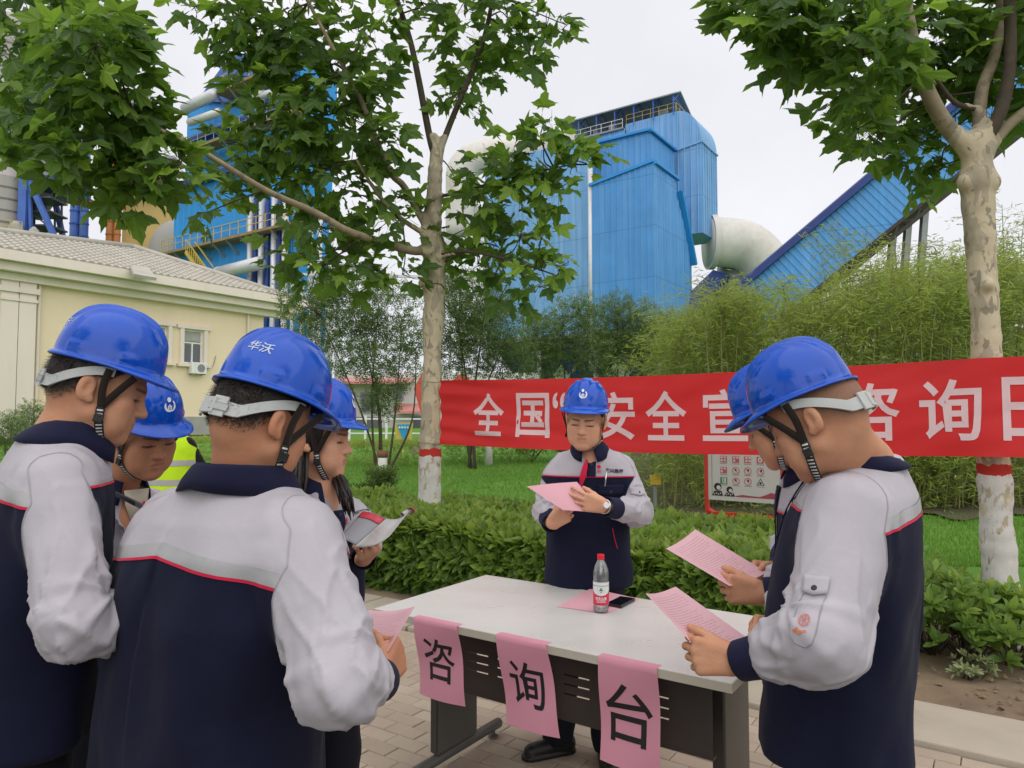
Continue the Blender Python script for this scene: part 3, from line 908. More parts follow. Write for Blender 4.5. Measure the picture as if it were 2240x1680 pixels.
        def ridge(a, b, c, p=3.0): return np.clip(1 - 1.9 * np.abs(vnoise(np.stack([a + wob, b + .4 * wob + seed, c], 1))), 0, 1) ** p
        inn = np.clip(inner + .25, 0, 1.2); el = s_ - L1
        wI = v - (E + bis * .055); ang = np.arctan2(wI @ unit(Ud + Wd + 1e-6), -(wI @ bis)); ax = np.cross(Ud, Wd); side_ = wI @ unit(ax + 1e-6)
        rad_f = np.clip(np.cos(ang * 6.5 + 1.1 * np.sign(side_) + 1.6 * vnoise(v * 6 + seed)), 0, 1) ** 2.5 * np.exp(-(np.linalg.norm(wI, axis=1) / .12) ** 2.5) * (np.linalg.norm(ax) > .3)
        disp += on * (.0150 * ridge(s_ * 15, crs * .55, inner * .4, 2.2) * np.exp(-(el / .075) ** 2) * inn
                      + .0085 * ridge(s_ * 6.5 + crs * 1.5, inner * .8, crs * .5) * (np.exp(-(el / .17) ** 2) + .30)
                      + .0070 * ridge(s_ * 5.5 - crs * 1.6 + 7, inner * .9, crs * .5 + 3) * (np.exp(-(el / .20) ** 2) + .25)
                      + .0075 * ridge(s_ * 5 + 3, crs * 2.1, inner * 2.1, 2.0) * np.exp(-((s_ - L1 - L2 + .10) / .055) ** 2)
                      + .0135 * rad_f
                      - .0035 + .0030 * vnoise(v * 11 + seed))
    tr = np.clip((slm - sdt) / .03, 0, 1)
    fx = np.stack([x * 11 + .6 * vnoise(v * 5) + seed, y * 11, t * 1.9], 1)
    dr = vnoise(fx); dr = dr * np.abs(dr) ** .3
    diag = vnoise(np.stack([(x + t * .35 * np.sign(x)) * 15 + seed, y * 9, t * 3 - np.abs(x) * 6], 1))
    disp += tr * (.0150 * dr * np.clip(1.15 - t, .15, 1) + .0065 * diag + .003 * vnoise(v * 14 + seed))
    arm_pit = np.exp(-(slm - sdt) ** 2 / .02 ** 2)
    disp += arm_pit * .004 * vnoise(v * 30 + seed)
    v = v + nrm * disp[:, None]
    v = smooth_v(v, T, 2, .42)
    nrm = vert_normals(v, T)
    ex = np.stack([slm - sdt, t, x, y, nrm[:, 0], nrm[:, 1], nrm[:, 2]], 1)
    yl = 1 - yoke / (to.zn - to.zh) + yoke_slope * np.where(y < 0, np.abs(x), 0)
    fld_sl = slm - sdt + .020
    # sleeves (negative) and trunk
    (sv, sT, se), (tv, tT, te) = clip_tris(v, T, fld_sl, ex)
    (bv_, bT_, be), (yv, yT, ye) = clip_tris(tv, tT, te[:, 1] - (1 - yoke / (to.zn - to.zh)) - yoke_slope * np.abs(te[:, 2]) * (te[:, 3] < 0), te)
    if vest:
        jk = tri_obj("vest", tv, tT, VEST_CLOTH, body)
        (l_, lT_, _), (r_, rT_, _) = clip_tris(sv, sT, se[:, 2], se)
        tri_obj("sleeve", l_, lT_, BLACK_CLOTH, body); tri_obj("sleeve", r_, rT_, BLACK_CLOTH, body)
        for tc in (.60, .36):
            q0 = clip_tris(tv, tT, te[:, 1] - tc + .035, te)[1]
            q1 = clip_tris(q0[0], q0[1], q0[2][:, 1] - tc - .035, q0[2])[0]
            tri_obj("reflective_strip", q1[0] + q1[2][:, 4:7] * .004, q1[1], STRIP_CLOTH, jk)
    else:
        jk = tri_obj("jacket", bv_, bT_, NAVY_CLOTH, body)
        H = to.zn - to.zh
        lev = lambda e: e[:, 1] - (1 - yoke / H) - yoke_slope * np.abs(e[:, 2]) * (e[:, 3] < 0)
        (s1, s1T, s1e), (y2, y2T, y2e) = clip_tris(yv, yT, lev(ye) - np.where(ye[:, 3] < 0, .031, .012) / H, ye)
        tri_obj("yoke", y2, y2T, GREY_CLOTH, jk)
        (p1, p1T, p1e), (s2, s2T, s2e) = clip_tris(s1, s1T, lev(s1e) - .0055 / H, s1e)
        tri_obj("reflective_strip", s2 + s2e[:, 4:7] * .0012, s2T, STRIP_CLOTH, jk)
        tri_obj("piping", p1 + p1e[:, 4:7] * .0025, p1T, RED_CLOTH, jk)
        (l_, lT_, _), (r_, rT_, _e) = clip_tris(sv, sT, se[:, 2], se)
        for z_ in ((l_, lT_, _), (r_, rT_, _e)): z_ = main_piece(*z_); tri_obj("sleeve", z_[0], z_[1], GREY_CLOTH, jk)
        q0 = clip_tris(sv, sT, se[:, 0] + .0214, se)[1]; (qa, qb) = clip_tris(q0[0], q0[1], q0[2][:, 2], q0[2]); [tri_obj("armhole_seam", z_[0] + z_[2][:, 4:7] * .0012, z_[1], SEAM, jk) for z_ in (qa, qb)]; 0 and tri_obj("armhole_seam", q0[0] + q0[2][:, 4:7] * .0012, q0[1], SEAM, jk)
        for k in 'LR':
            E, W = arms[k]['E'], arms[k]['W']; Wd = unit(W - E)
            rr = .042 if not female else .036
            MB().lathe(W - Wd * .086, [(rr * 1.16, 0), (rr * 1.14, .010), (rr * 1.06, .060), (rr * 1.04, .080), (rr * .99, .083), (rr * .95, .078), (rr * .90, .03)], 28, Wd, cap=False).build("cuff", NAVY_TRIM, jk, smooth=True)
        # collar: stands round the neck and folds outward to points in front
        nu = 56; g0 = R(14 + 26 * collar_open); rows = []
        up = unit((C - M[:, 2] * .06) - N); 
        for i in range(nu + 1):
            a = g0 + (2 * np.pi - 2 * g0) * i / nu           # 0 = front
            dirn = f * math.cos(a) + r * math.sin(a); front = max(0, math.cos(a)) ** 1.5; back = max(0, -math.cos(a))
            rn = .066 * sc * (.93 if female else 1); ell = 1 + .12 * abs(math.cos(a))
            basez = N - ZU * .012 - ZU * .030 * front
            top = basez + up * (.040 + .010 * back) + dirn * (rn - .003) * ell
            bot_in = basez + dirn * (rn + .012) * ell
            spread = .019 + .016 * front + .006 * (1 - front) * abs(math.sin(a)) * 1.4
            low_ = basez + dirn * (rn + spread) * ell - ZU * (.010 + .036 * front + .016 * abs(math.sin(a)))
            rows.append([bot_in - dirn * .012, top - dirn * .003, top + up * .003 + dirn * .003, top + dirn * .010 - up * .006, (top * .45 + low_ * .55) + dirn * .009, low_ + dirn * .003])
        cv = np.array(rows).reshape(-1, 3); kk = 6
        cf = [(i * kk + j, i * kk + j + 1, (i + 1) * kk + j + 1, (i + 1) * kk + j) for i in range(nu) for j in range(kk - 1)]
        co = mesh_obj("collar", cv, cf, NAVY_TRIM, jk, smooth=True); thicken(co, .004)
    # ---- trousers and shoes
    lm = legs_mat or TROUSER_CLOTH
    def tro(q):
        d = s_ell(q, V3([pelvis[0], pelvis[1], gz + .93]), V3([.185, .135, .15]) * V3([1, 1, 1]), np.stack([r, f, ZU], 1))
        for k in 'LR':
            kn = (hip[k] + feet[k]) / 2 + f * .02
            g = .006 * np.sin(q[:, 2] * 38 + 3 * vnoise(q * 7)) * np.exp(-((q[:, 2] - gz - .14) / .12) ** 2)
            d = smin(d, smin(s_cap(q, hip[k], kn, .098, .080), s_cap(q, kn, feet[k] + ZU * .07, .080, .070), .02) + g, .03)
        return smax(d, gz + .045 - q[:, 2], .01)
    pp = [*feet.values(), *hip.values()]
    v, Q = surface_nets(tro, np.min(pp, 0) - V3([.2, .2, 0]), np.max(pp, 0) + V3([.2, .2, .2]), .013)
    mesh_obj("trousers", v, Q, lm, body, smooth=True)
    for k in 'LR':
        fd = unit(f + (r if k == 'R' else -r) * ((toe or {}).get(k, .22))); F0 = feet[k]
        def sho(q):
            d = s_cap(q, F0 - fd * .045 + ZU * .042, F0 + fd * .135 + ZU * .030, .040, .036)
            d = smin(d, s_cap(q, F0 - fd * .03 + ZU * .05, F0 + fd * .02 + ZU * .075, .040, .036), .03)
            d = smax(d, gz + .012 - q[:, 2], .004)
            sole = s_cap((q - F0) * V3([1, 1, 0]) + F0, F0 - fd * .045, F0 + fd * .140, .043, .043)
            return np.minimum(d, smax(sole, np.abs(q[:, 2] - gz - .010) - .010, .003))
        v, Q = surface_nets(sho, np.minimum(F0 - fd * .1, F0 + fd * .2) - V3([.07, .07, .01]), np.maximum(F0 - fd * .1, F0 + fd * .2) + V3([.07, .07, .14]), .006)
        mesh_obj("shoe", v, Q, BLACK_LEATHER, body, smooth=True)
    H_ = None
    if hat:
        H_ = Hat(C, M, hat_tilt, .066)
        H_.toff = text_off; ho = H_.build(body, logo, back_text); H_.harness(body, ho, C, M * hs, ratchet=ratchet)
    return dict(body=body, jacket=jk, torso=to, S=S, M=M, C=C, N=N, f=f, r=r, sv=sv, sn=se[:, 4:7], tv=tv, tn=te[:, 4:7], arms=arms, hat=H_)

def flap(pr, c, a, b, w, h, m, off=.004, surf='s', pointed=.012, button=True, name="pocket_flap"):
    sv, sn = (pr['sv'], pr['sn']) if surf == 's' else (pr['tv'], pr['tn'])
    pts, fs = grid2(w, h, 9, 5)
    pts = [(x, y - (pointed * (1 - abs(x) / (w / 2)) if y < 0 else 0) * (-2 * y / h)) for x, y in pts]
    v = drape(pts, c, a, b, sv, sn, off)
    o = mesh_obj(name, v, fs, m, pr['jacket'], smooth=True); thicken(o, .0035)
    if button:
        k = nearest(sv, drape([(0, -h * .28)], c, a, b, sv, sn, off)[0]); n0 = sn[k]; p = drape([(0, -h * .28)], c, a, b, sv, sn, off + .002)[0]
        MB().lathe(p, [(.0062, 0), (.0062, .002), (.004, .003)], 14, n0).build("button", BUTTON, pr['jacket'])
    return o
def seam(pr, pts, a, b, c, m, w=.0022, surf='s', off=.0015, name="seam"):
    """stitched line draped on the cloth: pts in the (a,b) plane round c"""
    sv, sn = (pr['sv'], pr['sn']) if surf == 's' else (pr['tv'], pr['tn'])
    fine = []
    for i in range(len(pts) - 1):
        for t in np.linspace(0, 1, 8)[:-1]: fine.append(V3(pts[i]) * (1 - t) + V3(pts[i + 1]) * t)
    fine.append(V3(pts[-1]))
    v = drape([p[:2] for p in fine], c, a, b, sv, sn, off)
    MB().tube(v, w / 2, 5).build(name, m, pr['jacket'], smooth=True)
def cloth_text(pr, body, size, c, a, b, m, bold=.01, surf='t', shear=0.0, name="lettering"):
    v, f = text_mesh(body, size, bold, shear)
    sv, sn = (pr['sv'], pr['sn']) if surf == 's' else (pr['tv'], pr['tn'])
    mesh_obj(name, drape(v, c, a, b, sv, sn, .003), f, m, pr['jacket'])

def snap(p, sv, sn, off=.003):
    w = ((sv - p) ** 2).sum(1); k = np.argpartition(w, 5)[:5]; ww = 1 / (w[k] + 1e-5); ww /= ww.sum()
    nn = unit((sn[k] * ww[:, None]).sum(0)); pp = (sv[k] * ww[:, None]).sum(0)
    return p + nn * (np.dot(pp - p, nn) + off)
def on_surf(px, py, sv, sn):
    """point of the cloth seen along the view through a photo pixel"""
    o = V3([0, 0, CAM_H]); d = unit(ray(px, py)); q = sv - o; dep = q @ d
    dist = np.linalg.norm(q - dep[:, None] * d, axis=1); ok = (dist < .012) & (sn @ d < 0)
    if not ok.any(): return sv[np.argmin(dist)]
    k = np.where(ok)[0]; return sv[k[np.argmin(dep[k])]]
# ================================================================== the eight figures
def A(E, W, **k): return dict(E=V3(E), W=V3(W), **k)
GRIP = dict(curl=((58, 62, 30), (62, 66, 34), (64, 70, 36), (66, 72, 36)), thumb=(35, 25))
FIST = dict(curl=((72, 82, 40), (74, 86, 42), (76, 88, 42), (76, 88, 42)), thumb=(40, 30))
FLAT = dict(curl=((22, 24, 12), (18, 20, 10), (20, 24, 12), (26, 30, 14)), thumb=(25, 20), spread=7)

# man facing us behind the table
p0 = person("man facing the camera behind the white table reading a pink sheet", N=P(1291, 968, 3.46), pelvis=(.375, 3.56, .95), yaw=188,
            C=P(1281, 921, 3.37), hyaw=195, hpitch=12, hroll=-4, skin=SKIN_B, hat_tilt=-11, logo=True, ratchet=False, chest_v=.115, yoke=.160, collar_open=.20, fat=1.04,
            feet={'R': V3([.215, 3.40, 0]), 'L': V3([.435, 3.33, 0])}, toe={'R': 1.7, 'L': .1},
            arms={'L': A(P(1398, 1122, 3.38), P(1324, 1108, 3.17), d=(-.95, -.10, .22), n=(-.1, .95, .1), kw=FLAT),
                  'R': A(P(1196, 1122, 3.44), P(1206, 1146, 3.27), d=(.62, -.30, .50), n=(.3, .9, .25), kw=GRIP)})
# heavy-set man with his back to us, in front
p2 = person("man seen from behind at the near left of the table holding a pink sheet low", N=P(528, 1036, 1.52), pelvis=(-.672, 1.60, .95), yaw=31,
            C=P(570, 922, 1.50), hyaw=41, hpitch=23, hroll=2, skin=SKIN_C, back_text="华沃", yoke=.155, yoke_slope=-.22, fat=.98, sc=1.34, slv=1.10, hs=1.02, hat_tilt=-4, res=.0056,
            arms={'R': A(P(738, 1492, 1.28), P(832, 1488, 1.50), d=(.25, .85, .28), n=(-.85, .35, -.15), kw=FIST),
                  'L': A((-.85, 1.66, 1.08), (-.66, 1.84, 1.10))})
# tall man at the far left
p1 = person("tall man in profile at the left edge with one arm bent", N=P(140, 935, 1.68), pelvis=(-1.13, 1.68, .95), yaw=56,
            C=P(214, 850, 1.70), hyaw=68, hpitch=18, hroll=0, skin=SKIN_A, yoke=.130, yoke_slope=-.22, hat_tilt=-3, res=.0056, back_text="华沃", text_off=.12, hs=1.04,
            arms={'R': A(P(165, 1370, 1.42), P(345, 1385, 1.60), d=(.9, .35, .05), n=(0, .5, .8), kw=GRIP),
                  'L': A((-1.10, 2.00, 1.15), (-.90, 2.03, 1.12))})
p1['body']["label"] = "tall man in profile at the left edge with one arm bent"
# man between them, looking down
p3 = person("man looking down with a red inner shirt showing at his collar", N=P(250, 1044, 2.32), pelvis=(-1.37, 2.42, .95), yaw=112,
            C=P(308, 950, 2.25), hyaw=117, hpitch=20, hroll=6, skin=SKIN_C, logo=True, ratchet=False, chest_v=.16, yoke=.17, collar_open=.7, hat_tilt=-5,
            arms={'R': A((-1.25, 2.12, 1.04), (-1.05, 2.19, 1.06)), 'L': A((-1.12, 2.56, 1.04), (-.98, 2.34, 1.06))})
# woman with long hair
p4 = person("woman with long dark hair holding an open magazine", N=P(694, 1056, 2.32), pelvis=(-.66, 2.36, .95), yaw=122,
            C=P(690, 962, 2.31), hyaw=92, hpitch=4, hroll=0, skin=SKIN_B, female=True, hs=1.05, logo=True, ratchet=False, chest_v=.09, yoke=.17, collar_open=.45, sc=.88, hat_tilt=-2,
            arms={'L': A(P(795, 1175, 2.34), P(795, 1222, 2.14), d=(.35, -.75, .35), n=(-.5, .1, .85), kw=dict(GRIP, scale=.88)),
                  'R': A((-.83, 2.12, 1.04), (-.66, 2.03, 1.06))})
# big man on the right
p6 = person("heavy-set man with shaved head in the right foreground reading a pink sheet", N=P(1890, 994, 1.73), pelvis=(.780, 1.76, .95), yaw=-59,
            C=P(1788, 918, 1.68), hyaw=-54, hpitch=28, hroll=0, skin=SKIN_A, shaved=True, yoke=.125, yoke_slope=-.22, fat=1.10, sc=1.03, hat_tilt=-5, hunch=1.9, slv=1.2, res=.0056,
            arms={'L': A(P(1806, 1404, 1.46), P(1614, 1446, 1.60), d=(-.96, .08, .10), n=(.05, .95, -.12), kw=FIST),
                  'R': A((.80, 2.06, 1.07), P(1722, 1378, 1.86), d=(-.95, -.12, .08), n=(.1, -.8, -.5), kw=GRIP)})
# man half hidden behind him
p7 = person("man half hidden behind the right foreground man with a lowered head", N=P(1782, 1008, 2.27), pelvis=(1.045, 2.34, .95), yaw=-74,
            C=P(1712, 924, 2.20), hyaw=-62, hpitch=26, hroll=0, skin=SKIN_A, ratchet=False, chest_v=.09, yoke=.165, hat_tilt=-3, fat=1.03,
            arms={'L': A((.90, 1.98, 1.085), P(1668, 1298, 2.03), d=(-.95, .05, .12), n=(.05, .95, -.1), kw=FIST),
                  'R': A((1.00, 2.56, 1.09), P(1706, 1252, 2.30), d=(-.95, -.10, .06), n=(.1, -.8, -.5), kw=GRIP)})
# person in the bright vest farther back
p5 = person("person in a fluorescent yellow vest seen from behind on the far lawn", N=P(380, 942, 6.3), pelvis=(-3.03, 6.34, .95), yaw=14,
            C=P(360, 922, 6.33), hyaw=30, hpitch=6, skin=SKIN_A, kind="vest", group="people away from the table", hat=False, hres=.007, res=.012, sc=1.0,
            arms={'L': A((-3.32, 6.36, 1.10), (-3.22, 6.55, .95)), 'R': A((-2.76, 6.36, 1.08), (-2.80, 6.60, .95))})

# ---------------------------------------------------------------- jacket trimmings
# chest emblem and printed company name on the facing man
def chest_print(pr, c, a, size=.016):
    b = ZU; mb = MB(); sv, sn = pr['tv'], pr['tn']
    disc = [(-.052 + .0095 * math.cos(t), .016 + .0095 * math.sin(t)) for t in np.linspace(0, 2 * np.pi, 14, endpoint=False)]
    mb.add(drape(disc, c, a, b, sv, sn, .003), [tuple(range(14))])
    for x in (-.058, -.052, -.046): mb.add(drape([(x - .0018, -.012), (x + .0018, -.012), (x + .0018, .003), (x - .0018, .003)], c, a, b, sv, sn, .003), [(0, 1, 2, 3)])
    mb.build("emblem", RED_CLOTH, pr['jacket'])
    mb = MB()
    for a0, a1 in ((140, 265), (-85, 40)):
        aa = np.linspace(R(a0), R(a1), 9)
        pts = [(-.052 + .017 * math.cos(t), -.002 + .012 * math.sin(t)) for t in aa] + [(-.052 + .0195 * math.cos(t), -.002 + .0145 * math.sin(t)) for t in aa]
        mb.add(drape(pts, c, a, b, sv, sn, .003), [(i, i + 1, 10 + i, 9 + i) for i in range(8)])
    mb.build("emblem_ring", SEAM, pr['jacket'])
    cloth_text(pr, "聚兴集团", size, V3(c) + unit(a) * .022, a, b, BUTTON, .03, shear=.15)
def front(pr, x, z):
    """point on the front of the trunk: x to the wearer's left is negative"""
    to = pr['torso']; t = (z - to.zh) / (to.zn - to.zh); c = to.centre(np.array([t]))[0]; a, b = to.ab(np.array([t]))
    yy = b[0] * (1 - min(.98, abs(x) / a[0]) ** 2.35) ** (1 / 2.35)
    return V3([c[0], c[1], z]) + to.r * x + to.f * yy
r0 = p0['r']
chest_print(p0, front(p0, -.098, p0['N'][2] - .128), -r0, .021)
flap(p0, front(p0, -.105, p0['N'][2] - .215), -r0, ZU, .125, .042, NAVY_CLOTH, surf='t')
flap(p0, front(p0, .105, p0['N'][2] - .205), -r0, ZU, .125, .042, NAVY_CLOTH, surf='t')
E0 = p0['arms']['L']['E']; S0 = p0['S']['L']
flap(p0, S0 * .52 + E0 * .48 + V3([.03, -.07, 0]), V3([1, .3, 0]), ZU, .085, .035, GREY_CLOTH)
seam(p0, [(0, 0), (.012, -.05), (.026, -.10)], -r0, ZU, front(p0, -.115, p0['N'][2] - .40), RED_CLOTH, .004, surf='t', name="piping")
mb = MB(); q = front(p0, -.083, p0['N'][2] - .165) + p0['f'] * .012
mb.tube([q + ZU * .028, q - ZU * .035 - r0 * (-.006)], [.0042, .0030], 8).sphere(q + ZU * .03, .0045, 8, 6).build("pen", mat("pen_silver", (.6, .6, .62), .25, metal=.8), p0['jacket'], smooth=True)
# turned-back red front edge with navy placket
for pr, ln in ((p0, .15), (p3, .15)):
    n = 12; rows = []
    for i in range(n + 1):
        k = i / n; z = pr['N'][2] - .075 - ln * k
        w = .006 + .022 * math.sin(math.pi * min(1, k * 1.15)) ** .8 if k < .87 else .010 + .034 * (1 - k) / .13 * .4
        x0 = .010 + .030 * k if pr is p0 else -.015 - .02 * k
        rows += [front(pr, x0 - w * .5, z) + pr['f'] * .016, front(pr, x0 + w * .5, z) + pr['f'] * (.012 + .01 * math.sin(math.pi * k))]
    o = mesh_obj("front_facing", rows, [(2 * i, 2 * i + 1, 2 * i + 3, 2 * i + 2) for i in range(n)], RED_CLOTH, pr['jacket'], smooth=True); thicken(o, .003)
for pr, xo in ((p0, -.012), (p4, .0), (p7, .0), (p6, .0)):
    n = 24; rows = []
    z1 = pr['N'][2] - (.085 if pr is not p6 else .06); ln = .52 if pr is not p0 else .07
    for i in range(n + 1):
        z = z1 - ln * i / n
        for x in (-.021, 0, .021): rows.append(snap(front(pr, xo + x, z), pr['tv'], pr['tn'], .004))
    o = mesh_obj("placket", rows, [(3 * i + j, 3 * i + j + 1, 3 * i + j + 4, 3 * i + j + 3) for i in range(n) for j in (0, 1)], NAVY_TRIM, pr['jacket'], smooth=True); thicken(o, .003)
    for i in range(5 if ln > .2 else 1):
        z = z1 - .015 - .10 * i
        MB().lathe(snap(front(pr, xo, z), pr['tv'], pr['tn'], .006), [(.0072, 0), (.0072, .002), (.005, .0035)], 14, pr['f']).build("button", BUTTON, pr['jacket'])
# undershirt of the man looking down
o = mesh_obj("undershirt", [p3['N'] + p3['f'] * .100 + p3['r'] * x - ZU * z for z, w in ((.035, .045), (.08, .04), (.13, .02)) for x in (-w, 0, w)],
             [(0, 1, 4, 3), (1, 2, 5, 4), (3, 4, 7, 6), (4, 5, 8, 7)], CREAM_CLOTH, p3['body'], smooth=True); thicken(o, .003)
# woman's chest print
chest_print(p4, front(p4, -.088, p4['N'][2] - .135), -p4['r'], .018)
# sleeve pocket flap, pocket seam and orange badge on the near sleeve of the big man
S6, E6 = p6['S']['L'], p6['arms']['L']['E']; u6 = unit(S6 - E6); out6 = unit(V3([-.35, -1, 0]))
a6 = unit(np.cross(u6, out6)); 
if a6[0] > 0: a6 = -a6
fc = on_surf(1778, 1268, p6['sv'], p6['sn'])
flap(p6, fc, -a6, u6, .050, .036, GREY_CLOTH, pointed=.008)
seam(p6, [(-.024, -.02), (-.024, -.105), (-.016, -.122), (.004, -.128), (.014, -.118), (.024, -.02)], -a6, u6, fc, SEAM)
ORANGE = mat("orange_thread", (0.75, 0.20, 0.07), 0.8); PINKT = mat("salmon_thread", (0.62, 0.16, 0.12), 0.8)
bc = on_surf(1752, 1345, p6['sv'], p6['sn']); mb = MB(); sv, sn = p6['sv'], p6['sn']
ring = lambda r0, r1, n=18: ([((r0 if k else r1) * math.cos(2 * math.pi * i / n), (r0 if k else r1) * 1.2 * math.sin(2 * math.pi * i / n)) for k in (0, 1) for i in range(n)], [(i, (i + 1) % n, n + (i + 1) % n, n + i) for i in range(n)])
pts, fs = ring(.0095, .0115); mb.add(drape(pts, bc, -a6, u6, sv, sn, .003), fs)
for ang in (20, 75, 130):
    cx, sx = math.cos(R(ang)), math.sin(R(ang))
    mb.add(drape([(-.010 * cx - .0008 * sx, -.012 * sx + .0008 * cx), (-.010 * cx + .0008 * sx, -.012 * sx - .0008 * cx), (.010 * cx + .0008 * sx, .012 * sx - .0008 * cx), (.010 * cx - .0008 * sx, .012 * sx + .0008 * cx)], bc, -a6, u6, sv, sn, .003), [(0, 1, 2, 3)])
mb.build("badge", PINKT, p6['jacket'])
mb = MB()
for x0, y0, w, h in ((-.018, -.022, .010, .006), (-.008, -.026, .012, .007), (.003, -.024, .008, .005), (-.012, -.018, .006, .004)):
    mb.add(drape([(x0 - w / 2, y0 - h / 2), (x0 + w / 2, y0 - h / 3), (x0 + w / 2.4, y0 + h / 2), (x0 - w / 2.2, y0 + h / 2.6)], bc, -a6, u6, sv, sn, .003), [(0, 1, 2, 3)])
mb.build("badge_print", ORANGE, p6['jacket'])
# long hair of the woman
M4, C4 = p4['M'], p4['C']
def locks(q):
    d = s_ell(q, (0, -.014, .030), (.088, .104, .098))
    d = np.maximum(d, np.interp(q[:, 1], [-.1, 0, .03, .055], [-.3, -.12, -.02, .06]) - q[:, 2])
    d = smax(d, q[:, 1] - .045, .01)
    d = smin(d, s_cap(q, (0, -.070, .0), (0, -.085, -.18), .050, .040), .03)
    return d
v, Q = surface_nets(locks, V3([-.12, -.16, -.24]), V3([.12, .12, .14]), .006)
mesh_obj("long_hair", v @ M4.T * 1.06 + C4, Q, HAIR, p4['body'], smooth=True)
def lock(name, pts, w):
    mb = MB(); rng = np.random.default_rng(len(name) + int(w * 1000))
    for i in range(46):
        o = V3([*(rng.normal(0, .36, 3) * w)]); k = 1 - .25 * rng.random()
        pp = [p + o * (1 + .5 * j / len(pts)) + rng.normal(0, .0025, 3) for j, p in enumerate(pts)]
        pp[-1] = pp[-2] + (pp[-1] - pp[-2]) * k
        mb.tube(pp, [.0055, .0062, .0058, .0045, .0012][:len(pp)], 5)
    mb.build("hair_lock", HAIR, p4['body'], smooth=True)
lock("hair_lock", [P(716, 1000, 2.42), P(728, 1030, 2.36), P(744, 1060, 2.27), P(755, 1085, 2.215), P(762, 1122, 2.21)], .022)
lock("hair_lock", [P(655, 985, 2.25), P(650, 1010, 2.20), P(645, 1045, 2.18), P(640, 1080, 2.17), P(638, 1120, 2.17)], .030)
# wristwatch on the facing man
W0, Wd0 = p0['arms']['L']['W'], unit(p0['arms']['L']['W'] - p0['arms']['L']['E'])
wt = MB().lathe(W0 + Wd0 * .004, [(.031, -.007), (.0335, -.006), (.0335, .006), (.031, .007)], 24, Wd0, cap=False).build("watch_strap", mat("steel_strap", (.5, .5, .52), .3, metal=.9), p0['body'], smooth=True)
MB().lathe(W0 + Wd0 * .004 + unit(V3([.1, -1, .25])) * .031, [(.014, 0), (.014, .006), (.012, .008)], 18, unit(V3([.1, -1, .25]))).build("watch_face", mat("watch_glass", (.7, .7, .72), .15), wt)
# ================================================================== setting: ground, path, lawn, sky line
SOIL = mat("bare_soil", (0.20, 0.145, 0.095), 0.95, 0.25, 3.0, 0.5, 25, col2=(0.30, 0.23, 0.15), c2scale=1.3)
def _lawn():
    t = NT("lawn_turf"); vec = t.coord("Object")
    o = t.ramp(t.noise(vec, .5, 4), [(0.3, (0.095, 0.225, 0.032)), (0.7, (0.150, 0.300, 0.045))])
    o = t.mix(t.ramp(t.noise(vec, 30, 3), [(0.4, (0, 0, 0)), (0.75, (.55,) * 3)]), o, (0.075, 0.155, 0.028))
    t.set(col=o, rough=0.9, spec=0.15); t.bump(t.noise(vec, 90, 3), 0.6, 0.03); return t.m
LAWN = _lawn()
xs = np.concatenate([np.linspace(-220, -30, 16), np.linspace(-28, 28, 57), np.linspace(30, 220, 16)])
ys = np.concatenate([np.linspace(-20, 3, 8), np.linspace(3.5, 40, 60), np.linspace(45, 420, 20)])
gx, gy = np.meshgrid(xs, ys)
gz_ = ground_z(gx, gy) + .02 * vnoise(np.stack([gx.ravel() * .4, gy.ravel() * .4, gx.ravel() * 0], 1)).reshape(gx.shape) * (gy > 8.5)
vv = gx * E2[0] + gy * E2[1]
gz_ = np.where(vv < 5.6, -.012, gz_)
nx_, ny_ = len(xs), len(ys); I = np.arange(nx_ * ny_).reshape(ny_, nx_)
gf = np.stack([I[:-1, :-1], I[:-1, 1:], I[1:, 1:], I[1:, :-1]], -1).reshape(-1, 4)
tag(mesh_obj("lawn", np.stack([gx, gy, gz_], -1).reshape(-1, 3), gf, LAWN, smooth=True), kind="structure")
# bare soil strip under the hedge (slightly proud of the lawn sheet, mounded)
us = np.linspace(-26, 12, 110); vs_ = np.linspace(4.42, 7.3, 18); pts = []
for v_ in vs_:
    for u_ in us:
        p = UV(u_, v_); k = min(1, max(0, (v_ - 4.42) / .35)) * min(1, (7.3 - v_) / .8)
        p[2] = -.006 + .030 * k + .018 * k * n1(u_ * 2.3, v_ * 2.3, 0); pts.append(p)
n_ = len(us); sf = [(j * n_ + i, j * n_ + i + 1, (j + 1) * n_ + i + 1, (j + 1) * n_ + i) for j in range(len(vs_) - 1) for i in range(n_ - 1)]
tag(mesh_obj("soil_bed", pts, sf, SOIL, smooth=True), kind="structure")
